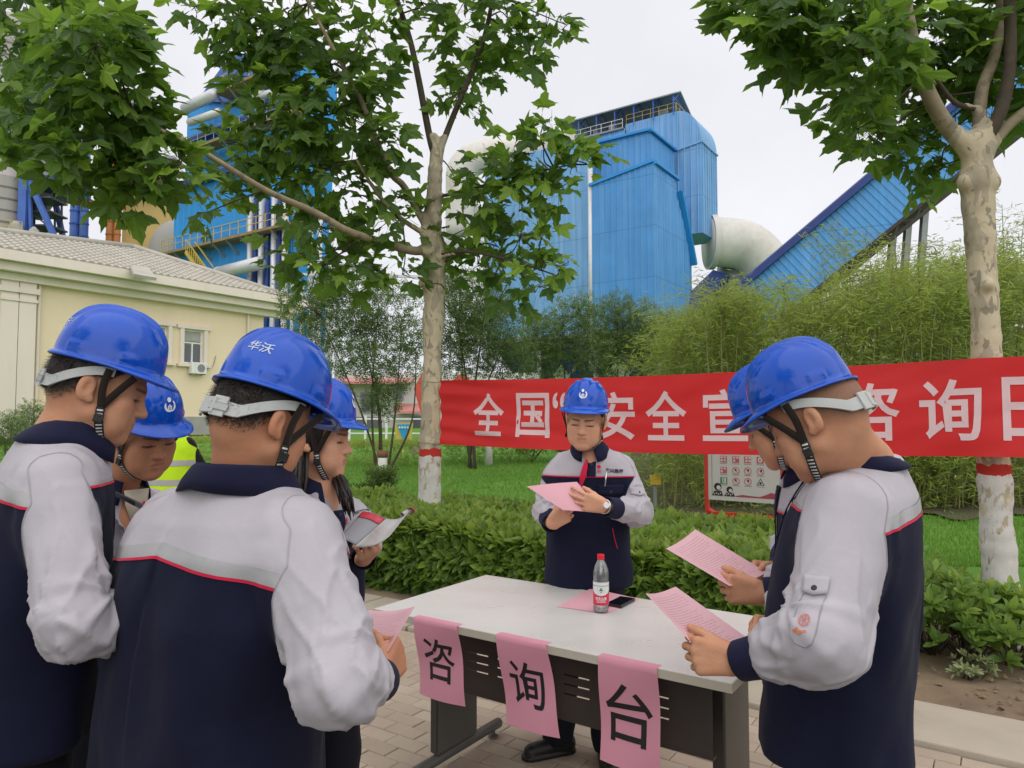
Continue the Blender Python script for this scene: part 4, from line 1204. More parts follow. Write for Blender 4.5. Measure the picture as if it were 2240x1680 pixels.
# paved path: bed of grey sand with separate clay pavers, kerb stones along the planting
SAND = mat("joint_sand", (0.085, 0.072, 0.058), 0.95, 0.2, 8, 0.3, 90)
bed = MB(); bed.slab([UV(-14, -5, -.022), UV(9, -5, -.022), UV(9, 4.0, -.022), UV(-14, 4.0, -.022)], (0, 0, .010))
bed = tag(bed.build("pavement", SAND), kind="structure")
def _paver():
    t = NT("clay_paver"); vec = t.coord("Object"); rn = t.node("ShaderNodeObjectInfo").outputs["Random"]; a = t.attr("lc")
    r_ = t.math('FRACT', t.math('ADD', rn, a))
    o = t.ramp(r_, [(0.0, (0.43, 0.345, 0.265)), (0.5, (0.50, 0.405, 0.31)), (0.85, (0.54, 0.44, 0.345)), (1.0, (0.51, 0.375, 0.29))])
    o = t.mix(t.ramp(t.noise(t.node("ShaderNodeNewGeometry").outputs["Position"], 2.2, 5), [(0.35, (0, 0, 0)), (0.7, (.5,) * 3)]), o, (0.30, 0.245, 0.195))
    o = t.mix(t.math('MULTIPLY', t.noise(t.node("ShaderNodeNewGeometry").outputs["Position"], 130, 3), .35), o, (0.22, 0.18, 0.145))
    t.set(col=o, rough=0.88, spec=0.25); t.bump(t.noise(vec, 160, 4), 0.35, 0.004); return t.m
PAVER = _paver()
PL, PW, PG = .200, .100, .0035
def paver_shape(l, w, h=.020, b=.0035):
    x, y = l / 2 - PG / 2, w / 2 - PG / 2
    v = [(-x, -y, -h), (x, -y, -h), (x, y, -h), (-x, y, -h), (-x, -y, -b), (x, -y, -b), (x, y, -b), (-x, y, -b), (-x + b, -y + b, 0), (x - b, -y + b, 0), (x - b, y - b, 0), (-x + b, y - b, 0)]
    f = [(0, 1, 5, 4), (1, 2, 6, 5), (2, 3, 7, 6), (3, 0, 4, 7), (4, 5, 9, 8), (5, 6, 10, 9), (6, 7, 11, 10), (7, 4, 8, 11), (8, 9, 10, 11)]
    return np.array(v), f
cells = []
for j in range(-16, 40):
    v_ = j * PW
    if v_ > 3.93: break
    for i in range(-40, 30):
        u_ = i * PL + (PL / 2 if j % 2 else 0)
        p = UV(u_, v_)
        if p[1] < 1.0: continue
        d = p - V3([0, 0, CAM_H]); dep = d[1] * _cp + d[2] * _sp; yy = 840 - FPX * (-d[1] * _sp + d[2] * _cp) / dep; xx = 1120 + FPX * d[0] / dep
        vis = 760 < xx < 2250 and 1280 < yy < 1720 and not (xx > 1650 and xx < 1985)
        cells.append((0 if vis else 1, np.linalg.norm(d), p))
cells.sort(key=lambda c: (c[0], c[1]))
pv, pf = paver_shape(PL, PW)
RX = np.stack([E1, E2, ZU], 1); rz = math.atan2(E1[1], E1[0]); proto = None
for k, (_, _, p) in enumerate(cells[:300]):
    q = p + ZU * RNG.normal(0, .0011); rt = (RNG.normal(0, .004), RNG.normal(0, .003), rz + RNG.normal(0, .004))
    if proto is None:
        proto = mesh_obj("paver", pv, pf, PAVER, attrs={"lc": ('POINT', np.zeros(len(pv)))}); proto.parent = bed; proto.location = tuple(q); proto.rotation_euler = rt
    else: inst(proto, "paver", bed, q, rt)
av, af, al = [], [], []
for k, (_, _, p) in enumerate(cells[300:]):
    w = pv @ RX.T + p + ZU * RNG.normal(0, .001); o_ = len(av) * 12
    av.append(w); af += [tuple(i + o_ for i in f) for f in pf]; al += [RNG.random()] * 12
tag(mesh_obj("paver_field", np.concatenate(av), af, PAVER, bed, attrs={"lc": ('POINT', al)}), kind="stuff")
KERB = mat("pale_kerb_stone", (0.43, 0.375, 0.30), 0.9, 0.10, 3, 0.25, 140, col2=(0.36, 0.30, 0.235), c2scale=2)
for k in range(14):
    u0 = -8.2 + .76 * k - .02
    MB().box(UV(u0 + .37, 4.235, .004), (.735, .545, .05), E1, E2, ZU).build("kerb_stone", KERB, bed, bevel=.008)
# far green hill
hv = []; hx = np.linspace(-60, 420, 60)
for r_ in range(4):
    for x in hx:
        prof = 52 + 16 * math.sin(x * .021 + 1) + 8 * math.sin(x * .05) + 5 * n1(x * .06, 3, 1)
        edge = min(1, max(.0, (x + 60) / 120))
        hv.append((x, 330 + 60 * r_, (0 if r_ == 0 else prof * edge * (.55, .9, 1.0)[r_ - 1]) - .0))
HILL = mat("hill_woods", (0.085, 0.125, 0.055), 0.95, 0.35, .35, 0.8, .8)
tag(mesh_obj("hill", hv, [(j * 60 + i, j * 60 + i + 1, (j + 1) * 60 + i + 1, (j + 1) * 60 + i) for j in range(3) for i in range(59)], HILL, smooth=True), kind="structure")

# ================================================================== foliage kit
def leaf_mat(name, stops, rough=0.45, trans=0.35, tcol=(0.30, 0.50, 0.05), vein=True):
    t = NT(name); rn = t.node("ShaderNodeObjectInfo").outputs["Random"]; a = t.attr("lc")
    o = t.ramp(a, stops); vec = t.coord("Object")
    hs = t.node("ShaderNodeHueSaturation"); t.link(o, hs.inputs["Color"])
    t.link(t.math('ADD', t.math('MULTIPLY', rn, .3), .85), hs.inputs["Value"]); o = hs.outputs[0]
    o = t.mix(t.math('MULTIPLY', t.noise(vec, 60, 3), .35), o, t.mix(.5, o, (0.02, 0.03, 0.005)))
    t.set(col=o, rough=rough, spec=0.38)
    tr = t.node("ShaderNodeBsdfTranslucent"); t.link(t.mix(.5, o, tcol), tr.inputs[0])
    mx = t.node("ShaderNodeMixShader"); mx.inputs[0].default_value = trans
    t.link(t.b.outputs[0], mx.inputs[1]); t.link(tr.outputs[0], mx.inputs[2]); t.link(mx.outputs[0], t.out.inputs[0])
    return t.m
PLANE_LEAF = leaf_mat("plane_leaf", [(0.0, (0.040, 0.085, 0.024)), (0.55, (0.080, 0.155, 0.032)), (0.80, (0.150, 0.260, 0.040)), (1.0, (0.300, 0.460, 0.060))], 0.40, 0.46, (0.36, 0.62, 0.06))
HEDGE_LEAF = leaf_mat("hedge_leaf", [(0.0, (0.055, 0.115, 0.026)), (0.45, (0.130, 0.235, 0.045)), (0.8, (0.270, 0.400, 0.075)), (1.0, (0.40, 0.49, 0.10))], 0.36, 0.45, (0.45, 0.62, 0.08))
FINE_LEAF = leaf_mat("myrtle_leaf", [(0.0, (0.045, 0.080, 0.024)), (0.6, (0.105, 0.165, 0.045)), (1.0, (0.205, 0.275, 0.080))], 0.45, 0.25)
BAMBOO_LEAF = leaf_mat("bamboo_leaf", [(0.0, (0.095, 0.165, 0.036)), (0.5, (0.235, 0.330, 0.070)), (1.0, (0.40, 0.49, 0.115))], 0.5, 0.52, (0.55, 0.62, 0.10))
GRASS_LEAF = leaf_mat("grass_blade", [(0.0, (0.085, 0.205, 0.026)), (0.6, (0.140, 0.300, 0.040)), (1.0, (0.23, 0.38, 0.06))], 0.55, 0.30)
def lobed_leaf(seed, fold=.18):
    """five-lobed plane leaf, stalk at the origin, about 1 wide, gently cupped"""
    rg = np.random.default_rng(seed); pts = []
    tips = [(-118, .42), (-62, .80), (0, 1.0), (62, .80), (118, .42)]
    ring = []
    for i, (a, l) in enumerate(tips):
        l *= 1 + rg.normal(0, .05); a += rg.normal(0, 4)
        ring += [(a - 17, l * .72), (a - 8, l * .78), (a, l), (a + 8, l * .78), (a + 17, l * .72)]
        if i < 4: ring.append(((a + tips[i + 1][0]) / 2, .44 + rg.normal(0, .02)))
    ring = [(-168, .12)] + ring + [(168, .12)]
    v = [(0, .32, 0)]
    for a, l in ring:
        x, y = l * .62 * math.sin(R(a)), .32 + l * .66 * math.cos(R(a)) * (1.0 if abs(a) < 90 else .75)
        v.append((x, y, -fold * abs(x) * 1.2 - .22 * max(0, l - .55) ** 1.5 + .05 * math.sin(a * .11 + seed) + rg.normal(0, .012)))
    v.append((0, .0, 0)); n = len(ring)
    f = [(0, i + 1, i + 2) for i in range(n - 1)] + [(0, n, n + 1), (0, n + 1, 1)]
    v += [(-.008, 0, 0), (.008, 0, 0), (.006, -.30, .05), (-.006, -.30, .05)]
    f.append((n + 2, n + 3, n + 4, n + 5))
    return np.array(v), f
def oval_leaf(w=.36, fold=.10, droop=.14):
    v = []; 
    for y, k in ((0, .06), (.3, .80), (.6, 1.0), (.85, .55), (1.0, .04)):
        for x in (-1, 0, 1): v.append((x * w / 2 * k, y, (0 if x == 0 else fold * k) - droop * y * y))
    f = [(3 * i + j, 3 * i + j + 1, 3 * i + j + 4, 3 * i + j + 3) for i in range(4) for j in (0, 1)]
    return np.array(v), f
def frame_from(n, d):
    n = unit(n); d = unit(V3(d) - n * np.dot(n, d)); return np.stack([np.cross(d, n), d, n], 1)
def leaf_set(parent, shapes, recs, m, name="leaf", n_obj=300, rest="foliage", smooth=False):
    """recs: (pos, 3x3 frame, size, colour 0..1, shape). The largest in view become objects, the rest one mesh"""
    cp = V3([0, 0, CAM_H])
    def sz(r):
        d = r[0] - cp; dep = d[1]
        if dep < .3: return 0
        x, y = 1120 + FPX * d[0] / dep, 918 - FPX * d[2] / dep
        if not (-40 < x < 2280 and -40 < y < 1720): return 0
        return r[2] / dep * (1.15 if r[3] > .75 else 1)
    recs = sorted(recs, key=sz, reverse=True)
    protos = {}
    for r in recs[:n_obj]:
        k = (r[4], round(r[3] * 7)); ql = Matrix(r[1].tolist()).to_euler()
        if k not in protos:
            o = mesh_obj(name, shapes[r[4]][0], shapes[r[4]][1], m, attrs={"lc": ('POINT', np.full(len(shapes[r[4]][0]), k[1] / 7))}, smooth=smooth)
            o.parent = parent; o.location = tuple(r[0] - wloc(parent)); o.rotation_euler = ql; o.scale = (r[2],) * 3; protos[k] = o
        else: inst(protos[k], name, parent, r[0], ql, (r[2],) * 3)
    av, af, al, n = [], [], [], 0
    for r in recs[n_obj:]:
        sv, sf = shapes[r[4]]; av.append((sv * r[2]) @ r[1].T + r[0]); al.append(np.full(len(sv), r[3]))
        af += [tuple(i + n for i in f) for f in sf]; n += len(sv)
    if av: tag(mesh_obj(rest, np.concatenate(av), af, m, parent, attrs={"lc": ('POINT', np.concatenate(al))}, smooth=smooth), kind="stuff")
def catmull(pts, k=6):
    pts = [V3(p) for p in pts]; out = []
    for i in range(len(pts) - 1):
        p0, p1, p2, p3 = pts[max(i - 1, 0)], pts[i], pts[i + 1], pts[min(i + 2, len(pts) - 1)]
        for t in np.linspace(0, 1, k, endpoint=False):
            out.append(.5 * ((2 * p1) + (p2 - p0) * t + (2 * p0 - 5 * p1 + 4 * p2 - p3) * t * t + (3 * p1 - p0 - 3 * p2 + p3) * t ** 3))
    out.append(pts[-1]); return out
def _bark():
    t = NT("plane_bark"); vec = t.coord("Object", (1, 1, .55))
    n1 = t.noise(vec, 7.5, 4, .55, .6); n2 = t.noise(vec, 17, 3, .5, .4)
    o = t.ramp(n1, [(0.485, (0.54, 0.46, 0.325)), (0.505, (0.40, 0.345, 0.255))])
    o = t.mix(t.ramp(n2, [(0.60, (0, 0, 0)), (0.62, (.85,) * 3)]), o, (0.25, 0.225, 0.165))
    o = t.mix(t.ramp(t.noise(vec, 5, 3), [(0.64, (0, 0, 0)), (0.70, (.7,) * 3)]), o, (0.50, 0.44, 0.30))
    # limewash below, red ring above it
    sep = t.node("ShaderNodeSeparateXYZ"); t.link(t.coord("Object"), sep.inputs[0]); z = sep.outputs[2]
    zz = t.math('ADD', z, t.math('MULTIPLY', t.math('SUBTRACT', t.noise(t.coord("Object"), 14, 3), .5), .10))
    flake = t.ramp(t.noise(t.coord("Object", (1, 1, .5)), 16, 5, .6), [(0.45, (0, 0, 0)), (0.50, (1, 1, 1))])
    white = t.math('MULTIPLY', t.math('LESS_THAN', zz, 1.165), t.math('MAXIMUM', flake, t.math('LESS_THAN', t.noise(vec, 4, 2), .47)))
    o = t.mix(white, o, t.mix(t.noise(vec, 30, 4), (0.62, 0.60, 0.57), (0.50, 0.48, 0.45)))
    red = t.math('MULTIPLY', t.math('MULTIPLY', t.math('GREATER_THAN', zz, 1.165), t.math('LESS_THAN', zz, 1.245)), t.math('GREATER_THAN', t.noise(vec, 5, 3), .40))
    o = t.mix(red, o, (0.42, 0.035, 0.025))
    t.set(col=o, rough=0.85, spec=0.2)
    t.bump(t.math('ADD', n1, t.math('MULTIPLY', t.noise(vec, 60, 4), .4)), 0.35, 0.012); return t.m
BARK = _bark()
LIMB = mat("young_bark", (0.30, 0.245, 0.165), 0.8, 0.25, 9, 0.3, 60, col2=(0.20, 0.165, 0.115), c2scale=6, c2lo=.55, c2hi=.6)
TWIG = mat("dark_twig", (0.075, 0.058, 0.040), 0.85, 0.25, 20)
def plane_tree(label, base, trunk, tr, limbs, blobs, dens, size, seed, knobs=()):
    rg = np.random.default_rng(seed)
    root = empty("plane_tree", base, label, "tree")
    mb = MB(); pts = catmull(trunk, 8); rad = np.interp(np.linspace(0, 1, len(pts)), np.linspace(0, 1, len(tr)), tr)
    rad = [r * (1 + .05 * math.sin(i * 1.7) + .04 * math.sin(i * .6 + seed)) for i, r in enumerate(rad)]
    def wood(q):
        d = None
        for i in range(len(pts) - 1):
            x = s_cap(q, pts[i], pts[i + 1], rad[i], rad[i + 1]); d = x if d is None else smin(d, x, .02)
        for c, r in knobs: d = smin(d, np.linalg.norm(q - V3(c), axis=1) - r, .05)
        for lp, r0, r1, dark in limbs:
            if np.linalg.norm(V3(lp[0]) - pts[-1]) < 1.2: d = smin(d, s_cap(q, lp[0], V3(lp[0]) + (V3(lp[1]) - V3(lp[0])) * .6, r0 * 1.12, r0 * .9), .06)
        return d - .010 * vnoise(q * V3([9, 9, 5])) - .004 * vnoise(q * V3([30, 30, 16]))
    lo_, hi_ = np.min(pts, 0) - V3([.34, .34, .05]), np.max(pts, 0) + V3([.34, .34, .35])
    v, Q = surface_nets(wood, lo_, hi_, .017); mesh_obj("trunk", v, Q, BARK, root, smooth=True)
    tips = [V3(p) for p in trunk[-2:]]
    for lp, r0, r1, dark in limbs:
        q = catmull(lp, 6); mb = MB(); n = len(q)
        mb.tube(q, [r0 + (r1 - r0) * i / (n - 1) for i in range(n)], 10); mb.build("limb", TWIG if dark else LIMB, root, smooth=True)
        tips += q[n // 3:]
    shapes = [lobed_leaf(seed * 10 + i) for i in range(5)]; recs = []; tw = MB(); tp = np.array(tips)
    for (c, rx, dr, k, bright) in blobs:
        c = V3(c); kk = tp[np.argmin(((tp - c) ** 2).sum(1))]
        mid = (kk + c) / 2 + rg.normal(0, .06, 3); tw.tube(catmull([kk, mid, c], 4), [.010, .0095, .009, .008, .007, .006, .006, .005, .004][:9], 5)
        n = int(k)
        for i in range(n):
            a = rg.normal(0, 1, 3); a /= np.linalg.norm(a); rr = rg.random() ** .40
            p = c + a * rr * V3([rx, dr, rx]); 
            if p[1] < 1.9: continue
            out = unit(a * V3([1, .6, 1]) + V3([0, -.15, -.25])); nrm = unit(V3([rg.normal(0, .55), rg.normal(-.35, .55), .75 + rg.normal(0, .3)]) + a * .35)
            F = frame_from(nrm, out + rg.normal(0, .35, 3)); s = size * (0.62 + .62 * rg.random())
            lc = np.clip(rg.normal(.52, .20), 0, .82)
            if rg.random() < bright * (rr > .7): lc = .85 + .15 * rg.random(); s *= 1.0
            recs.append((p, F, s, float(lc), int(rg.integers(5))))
        for i in range(int(3 + k / 22)):
            a = rg.normal(0, 1, 3); a /= np.linalg.norm(a); tw.tube([c, c + a * rx * .5 + rg.normal(0, .03, 3), c + a * rx * .85], [.005, .0035, .002], 4)
    tag(tw.build("twigs", TWIG, root, smooth=True), kind="stuff")
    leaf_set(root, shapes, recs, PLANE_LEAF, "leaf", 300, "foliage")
    return root
LT, RT = P(938, 1236, 7.55), P(2196, 1400, 5.0); LT[2] = 0; RT[2] = 0
def blobs_px(lst, dens, depth_of, seed, bright=.24):
    rg = np.random.default_rng(seed); out = []
    for it in lst:
        x, y, r = it[:3]; D = it[3] if len(it) > 3 else depth_of(x, y) + rg.normal(0, .25); b = it[4] if len(it) > 4 else bright
        rm = r / FPX * D; out.append((P(x, y, D), rm * .93, rm * 1.15, dens * (r / 100) ** 2, b))
    return out
left_list = [(70, 50, 125), (210, 100, 115), (90, 200, 120), (240, 225, 115), (320, 340, 85), (215, 345, 95), (120, 320, 80), (290, 410, 60), (375, 375, 42), (20, 130, 80), (150, 20, 110), (305, 250, 45), (20, 280, 70), (262, 60, 30),
    (425, 15, 40), (510, 55, 80), (560, 110, 110), (640, 50, 120), (700, 170, 120), (610, 240, 100), (760, 250, 105), (540, 320, 75), (650, 370, 105), (760, 390, 100), (830, 300, 70), (480, 420, 50), (545, 400, 60), (810, 80, 85), (700, 500, 90), (615, 550, 55), (760, 580, 75), (855, 480, 75), (880, 600, 50), (650, 300, 80), (690, 600, 45), (790, 180, 80), (440, 470, 26),
    (990, 50, 90), (1110, 40, 90), (1195, 60, 55), (1015, 150, 60), (1090, 160, 60), (985, 215, 40), (1160, 120, 45), (1240, 55, 26), (930, 20, 60), (1020, 230, 35),
    (1060, 410, 70, 7.2, .5), (1130, 350, 65, 7.0, .6), (1190, 310, 60, 6.8, .65), (1255, 350, 55, 6.8, .6), (1300, 330, 26, 6.7, .6), (1150, 430, 70, 7.0, .3), (1225, 410, 55, 6.9, .4), (1000, 400, 40), (1020, 500, 60), (1090, 540, 60), (1140, 510, 45), (1110, 620, 60), (1185, 590, 45, 6.9, .35), (1045, 580, 45), (1230, 580, 30, 6.8, .7), (1185, 520, 28, 6.8, .7), (1170, 640, 32), (985, 560, 36), (1190, 270, 30, 6.8, .7)]
above = [(x, y, 150, None) for x, y in ((100, -150), (350, -200), (600, -150), (850, -180), (1080, -160), (1250, -260), (300, -420), (650, -420), (950, -430))]
dl = lambda x, y: (5.5 if x < 420 else (6.9 if x < 900 else 7.6)) + (.35 if 430 < x < 920 and y > 330 else 0)
bl = blobs_px(left_list, 60, dl, 3) + [(P(x, y, 7.0), 150 / FPX * 7.0, .7, 75, .1) for x, y, r, _ in above]
lz = lambda x, y, D: P(x, y, D)
plane_tree("plane tree with limewashed trunk that holds the banner's free end, wide crown over the table", LT,
    [LT, lz(940, 1000, 7.55), lz(948, 700, 7.55), lz(950, 560, 7.55), lz(945, 500, 7.52), lz(955, 340, 7.5)], [.125, .108, .102, .116, .094, .062],
    [([lz(945, 545, 7.5), lz(900, 548, 7.3), lz(820, 525, 7.0), lz(760, 505, 6.7), lz(690, 465, 6.4), lz(580, 415, 6.0), lz(440, 330, 5.5), lz(300, 260, 5.2)], .050, .014, False),
     ([lz(935, 500, 7.5), lz(885, 410, 7.35), lz(850, 370, 7.2), lz(790, 220, 6.9), lz(720, 90, 6.6), lz(640, -60, 6.4)], .042, .014, False),
     ([lz(935, 515, 7.5), lz(880, 480, 7.3), lz(830, 430, 7.0), lz(780, 350, 6.8)], .030, .012, False),
     ([lz(953, 345, 7.5), lz(940, 300, 7.5), lz(915, 170, 7.5), lz(895, 80, 7.5), lz(860, -30, 7.5), lz(820, -200, 7.4)], .042, .024, True),
     ([lz(957, 345, 7.5), lz(985, 270, 7.5), lz(1030, 160, 7.4), lz(1065, 60, 7.3), lz(1090, -80, 7.2)], .036, .020, True),
     ([lz(955, 430, 7.5), lz(1010, 420, 7.3), lz(1110, 390, 7.0), lz(1250, 360, 6.8)], .020, .007, True),
     ([lz(955, 560, 7.5), lz(1020, 550, 7.3), lz(1120, 570, 7.1), lz(1210, 600, 6.9)], .022, .007, True)],
    bl, 1, .30, 4, knobs=[(lz(938, 548, 7.44), .085), (lz(955, 485, 7.46), .060), (lz(925, 620, 7.46), .045), (lz(948, 300, 7.5), .045)])
right_list = [(1690, 25, 95), (1620, 12, 45), (1800, 50, 110), (1750, 110, 75), (1890, 120, 110), (1980, 50, 110), (2080, 80, 105), (2190, 60, 95), (1850, 200, 72), (1950, 220, 90), (2050, 190, 90), (1920, 300, 50), (2010, 320, 55), (2000, 375, 40), (1880, 280, 45), (2060, 370, 32), (2200, 180, 60), (1905, 300, 38), (2230, 20, 80), (2170, 260, 40), (2090, 280, 50)]
above = [(1750, -150), (1950, -180), (2150, -160), (2350, -60), (2400, 150), (2050, -380), (2300, -350)]
br = blobs_px(right_list, 72, lambda x, y: 4.9 if x < 1900 else 5.45, 8, .14) + [(P(x, y, 4.9), 150 / FPX * 4.9, .55, 75, .1) for x, y in above]
plane_tree("plane tree with patchy cream bark and limewashed foot at the right, behind the banner", RT,
    [RT, lz(2183, 1200, 5.0), lz(2166, 900, 5.0), lz(2150, 600, 5.0), lz(2138, 420, 5.0), lz(2140, 310, 5.0)], [.128, .106, .092, .088, .102, .076],
    [([lz(2128, 340, 4.98), lz(2060, 260, 4.9), lz(2010, 150, 4.75), lz(1985, 30, 4.6), lz(1960, -120, 4.5)], .062, .030, False),
     ([lz(2140, 320, 5.0), lz(2148, 200, 5.0), lz(2180, 100, 5.0), lz(2195, -60, 5.0)], .048, .030, False),
     ([lz(2145, 320, 4.98), lz(2190, 240, 4.9), lz(2210, 120, 4.85), lz(2205, -80, 4.8)], .050, .034, True),
     ([lz(2150, 340, 5.0), lz(2200, 280, 5.0), lz(2260, 230, 5.0), lz(2380, 150, 5.0)], .045, .028, False),
     ([lz(2145, 240, 5.0), lz(2090, 225, 4.9), lz(2050, 175, 4.8)], .022, .012, True)],
    br, 1, .255, 5, knobs=[(lz(2138, 395, 4.98), .108), (lz(2172, 400, 4.95), .050), (lz(2108, 398, 4.96), .045), (lz(2160, 622, 4.90), .040), (lz(2128, 305, 4.97), .070)])

# the row on the other side of the path, behind the camera: seen only as reflections in the helmets
for lab, b_ in (("plane tree across the path, behind the photographer to the left", V3([-5.0, -2.2, 0])), ("plane tree across the path, behind the photographer to the right", V3([4.6, -4.2, 0]))):
    rg = np.random.default_rng(int(abs(b_[0]) * 10)); root = empty("plane_tree", b_, lab, "tree", "plane trees across the path")
    MB().tube([b_, b_ + V3([.03, 0, 1.5]), b_ + V3([0, .05, 3.2])], [.14, .12, .09], 12).build("trunk", BARK, root, smooth=True)
    mb = MB()
    for a in range(5): mb.tube([b_ + ZU * 2.9, b_ + V3([math.cos(a * 1.26), math.sin(a * 1.26), 4.2]) * V3([.8, .8, 1]), b_ + V3([math.cos(a * 1.26) * 1.9, math.sin(a * 1.26) * 1.9, 5.3])], [.05, .035, .012], 7)
    mb.each("limb", LIMB, root, smooth=True); sv, sf = lobed_leaf(3); av, af, n = [], [], 0
    for i in range(1500):
        a = rg.normal(0, 1, 3); a /= np.linalg.norm(a); p = b_ + ZU * 4.9 + a * rg.random() ** .45 * V3([2.5, 2.5, 1.7]); F = frame_from(V3([rg.normal(0, .5), rg.normal(0, .5), 1]), rg.normal(0, 1, 3))
        if n1(*(p * .9)) < -.25: continue
        av.append(sv * .32 @ F.T + p); af += [tuple(k + n for k in f) for f in sf]; n += len(sv)
    tag(mesh_obj("foliage", np.concatenate(av), af, PLANE_LEAF, root, attrs={"lc": ('POINT', rg.random(n) * .7)}), kind="stuff")

# ================================================================== hedge and planting
OVAL = [oval_leaf(.40, .07, .10), oval_leaf(.34, .10, .25), oval_leaf(.46, .05, .18)]
def rosette(rg, c, axis, n, size, lc0, recs, spread=.9, shp=3):
    axis = unit(axis); x = unit(np.cross(axis, V3([.3, .5, .8]))); y = np.cross(axis, x); a0 = rg.random() * 6.28
    for i in range(n):
        a = a0 + 2.4 * i; el = spread * (.35 + .65 * (i / n)) + rg.normal(0, .12)
        d = axis * math.cos(el * 1.25) + (x * math.cos(a) + y * math.sin(a)) * math.sin(el * 1.25)
        nn = axis * math.sin(el * 1.25) - (x * math.cos(a) + y * math.sin(a)) * math.cos(el * 1.25)
        if np.dot(nn, axis) < 0: nn = -nn
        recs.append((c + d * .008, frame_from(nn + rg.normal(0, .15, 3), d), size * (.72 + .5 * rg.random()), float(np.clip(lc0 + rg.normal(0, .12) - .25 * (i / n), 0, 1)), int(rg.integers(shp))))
def hedge(label, u0, u1, v0, v1, h, n_top, n_front, seed, size=.075, n_obj=300, cat="hedge"):
    rg = np.random.default_rng(seed); recs = []; root = empty("hedge", UV((u0 + u1) / 2, (v0 + v1) / 2), label, cat)
    hh = lambda u, v: h * (1 + .09 * n1(u * 1.7, v * 1.7, seed) + .05 * n1(u * 5, v * 5, seed))
    for i in range(n_top):
        u, v = rg.uniform(u0, u1), v0 + (v1 - v0) * rg.random() ** 1.1
        z = hh(u, v) - abs(rg.normal(0, .035)); ax = V3([rg.normal(0, .35), rg.normal(-.18, .35), 1])
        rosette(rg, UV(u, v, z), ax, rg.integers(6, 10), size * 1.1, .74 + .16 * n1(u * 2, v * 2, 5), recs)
    for i in range(n_front):
        u = rg.uniform(u0, u1); k = rg.random() ** .8; z = .05 + (hh(u, v0) - .03) * k; bul = .10 * math.sin(math.pi * min(1, k * 1.1))
        v = v0 + .08 - bul + abs(rg.normal(0, .06)); ax = -E2 * (1.0 + .3 * rg.normal()) + E1 * rg.normal(0, .5) + ZU * (.35 + .5 * k + rg.normal(0, .3))
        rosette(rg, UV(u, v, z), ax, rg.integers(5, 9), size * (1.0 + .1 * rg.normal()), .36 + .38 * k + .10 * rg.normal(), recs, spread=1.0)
    st = MB()
    for i in range(int((u1 - u0) * 9)):
        u = rg.uniform(u0, u1); v = v0 + rg.uniform(.02, .5); q = UV(u, v, -.01)
        st.tube([q, q + V3([rg.normal(0, .04), rg.normal(0, .04), h * .5]), q + V3([rg.normal(0, .09), rg.normal(0, .09), h * .9])], [.007, .005, .003], 5)
    tag(st.build("stems", TWIG, root, smooth=True), kind="stuff")
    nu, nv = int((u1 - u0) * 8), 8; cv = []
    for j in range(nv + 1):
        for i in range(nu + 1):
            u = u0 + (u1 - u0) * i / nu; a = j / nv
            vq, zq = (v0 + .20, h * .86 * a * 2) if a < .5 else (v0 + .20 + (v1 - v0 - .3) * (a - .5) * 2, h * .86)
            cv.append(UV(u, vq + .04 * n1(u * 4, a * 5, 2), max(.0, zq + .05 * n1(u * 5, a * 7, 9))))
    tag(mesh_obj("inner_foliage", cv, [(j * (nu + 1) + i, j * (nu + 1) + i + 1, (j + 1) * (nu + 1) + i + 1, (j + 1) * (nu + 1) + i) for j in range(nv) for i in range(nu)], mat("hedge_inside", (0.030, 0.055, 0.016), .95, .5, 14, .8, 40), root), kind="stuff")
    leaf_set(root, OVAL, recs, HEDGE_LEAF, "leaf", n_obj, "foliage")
    return root
hedge("long clipped hedge of glossy oval leaves behind the table and the facing man", -8.2, -.95, 4.70, 6.6, .56, 3700, 2500, 21, size=.125)
# looser shrubs on the bare soil right of the big man
SHRUB = []
def shrub(label, c, r, h, n, seed, size=.085, lc=.62, cat="shrub", group=None, n_obj=60, m=None, name="shrub"):
    rg = np.random.default_rng(seed); root = empty(name, c, label, cat, group); recs = []; st = MB(); c = V3(c)
    for i in range(n):
        a = rg.random() * 6.28; k = math.sqrt(rg.random()); z = h * (.25 + .75 * rg.random() ** .6) * (1 - .35 * k * k)
        p = c + V3([math.cos(a) * r * k, math.sin(a) * r * k, z])
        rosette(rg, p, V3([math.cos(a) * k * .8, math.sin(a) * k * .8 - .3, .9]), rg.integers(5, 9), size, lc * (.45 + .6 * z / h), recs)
        if i % 3 == 0: st.tube([c + V3([rg.normal(0, .03), rg.normal(0, .03), -.02]), (c + p) / 2 + rg.normal(0, .02, 3), p], [.006, .005, .003], 5)
    tag(st.build("stems", TWIG, root, smooth=True), kind="stuff")
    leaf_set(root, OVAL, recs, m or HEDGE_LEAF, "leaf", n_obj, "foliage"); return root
shrub("leafy shrub against the big man's back on bare soil", P(2035, 1400, 4.75) * V3([1, 1, 0]), .40, .62, 95, 31)
shrub("low bright shrub at the foot of the cream-barked tree", P(2120, 1420, 4.62) * V3([1, 1, 0]), .36, .52, 85, 32, lc=.8)
shrub("low shrub at the right edge of the soil bed", P(2225, 1440, 4.55) * V3([1, 1, 0]), .36, .46, 85, 33, size=.10, lc=.8)
shrub("broad shrub by the slatless sign board end of the hedge", P(1960, 1300, 5.4) * V3([1, 1, 0]), .45, .60, 100, 36)["label"] = "broad shrub half hidden behind the big man's shoulder"
VARI = leaf_mat("variegated_leaf", [(0.0, (0.10, 0.14, 0.05)), (0.5, (0.30, 0.34, 0.17)), (1.0, (0.50, 0.50, 0.28))], .4, .2)
shrub("small variegated plant with cream-edged leaves on the bare soil", P(2125, 1478, 4.30) * V3([1, 1, 0]), .11, .15, 30, 34, size=.042, lc=.7, m=VARI, n_obj=40, cat="plant", name="variegated_plant")
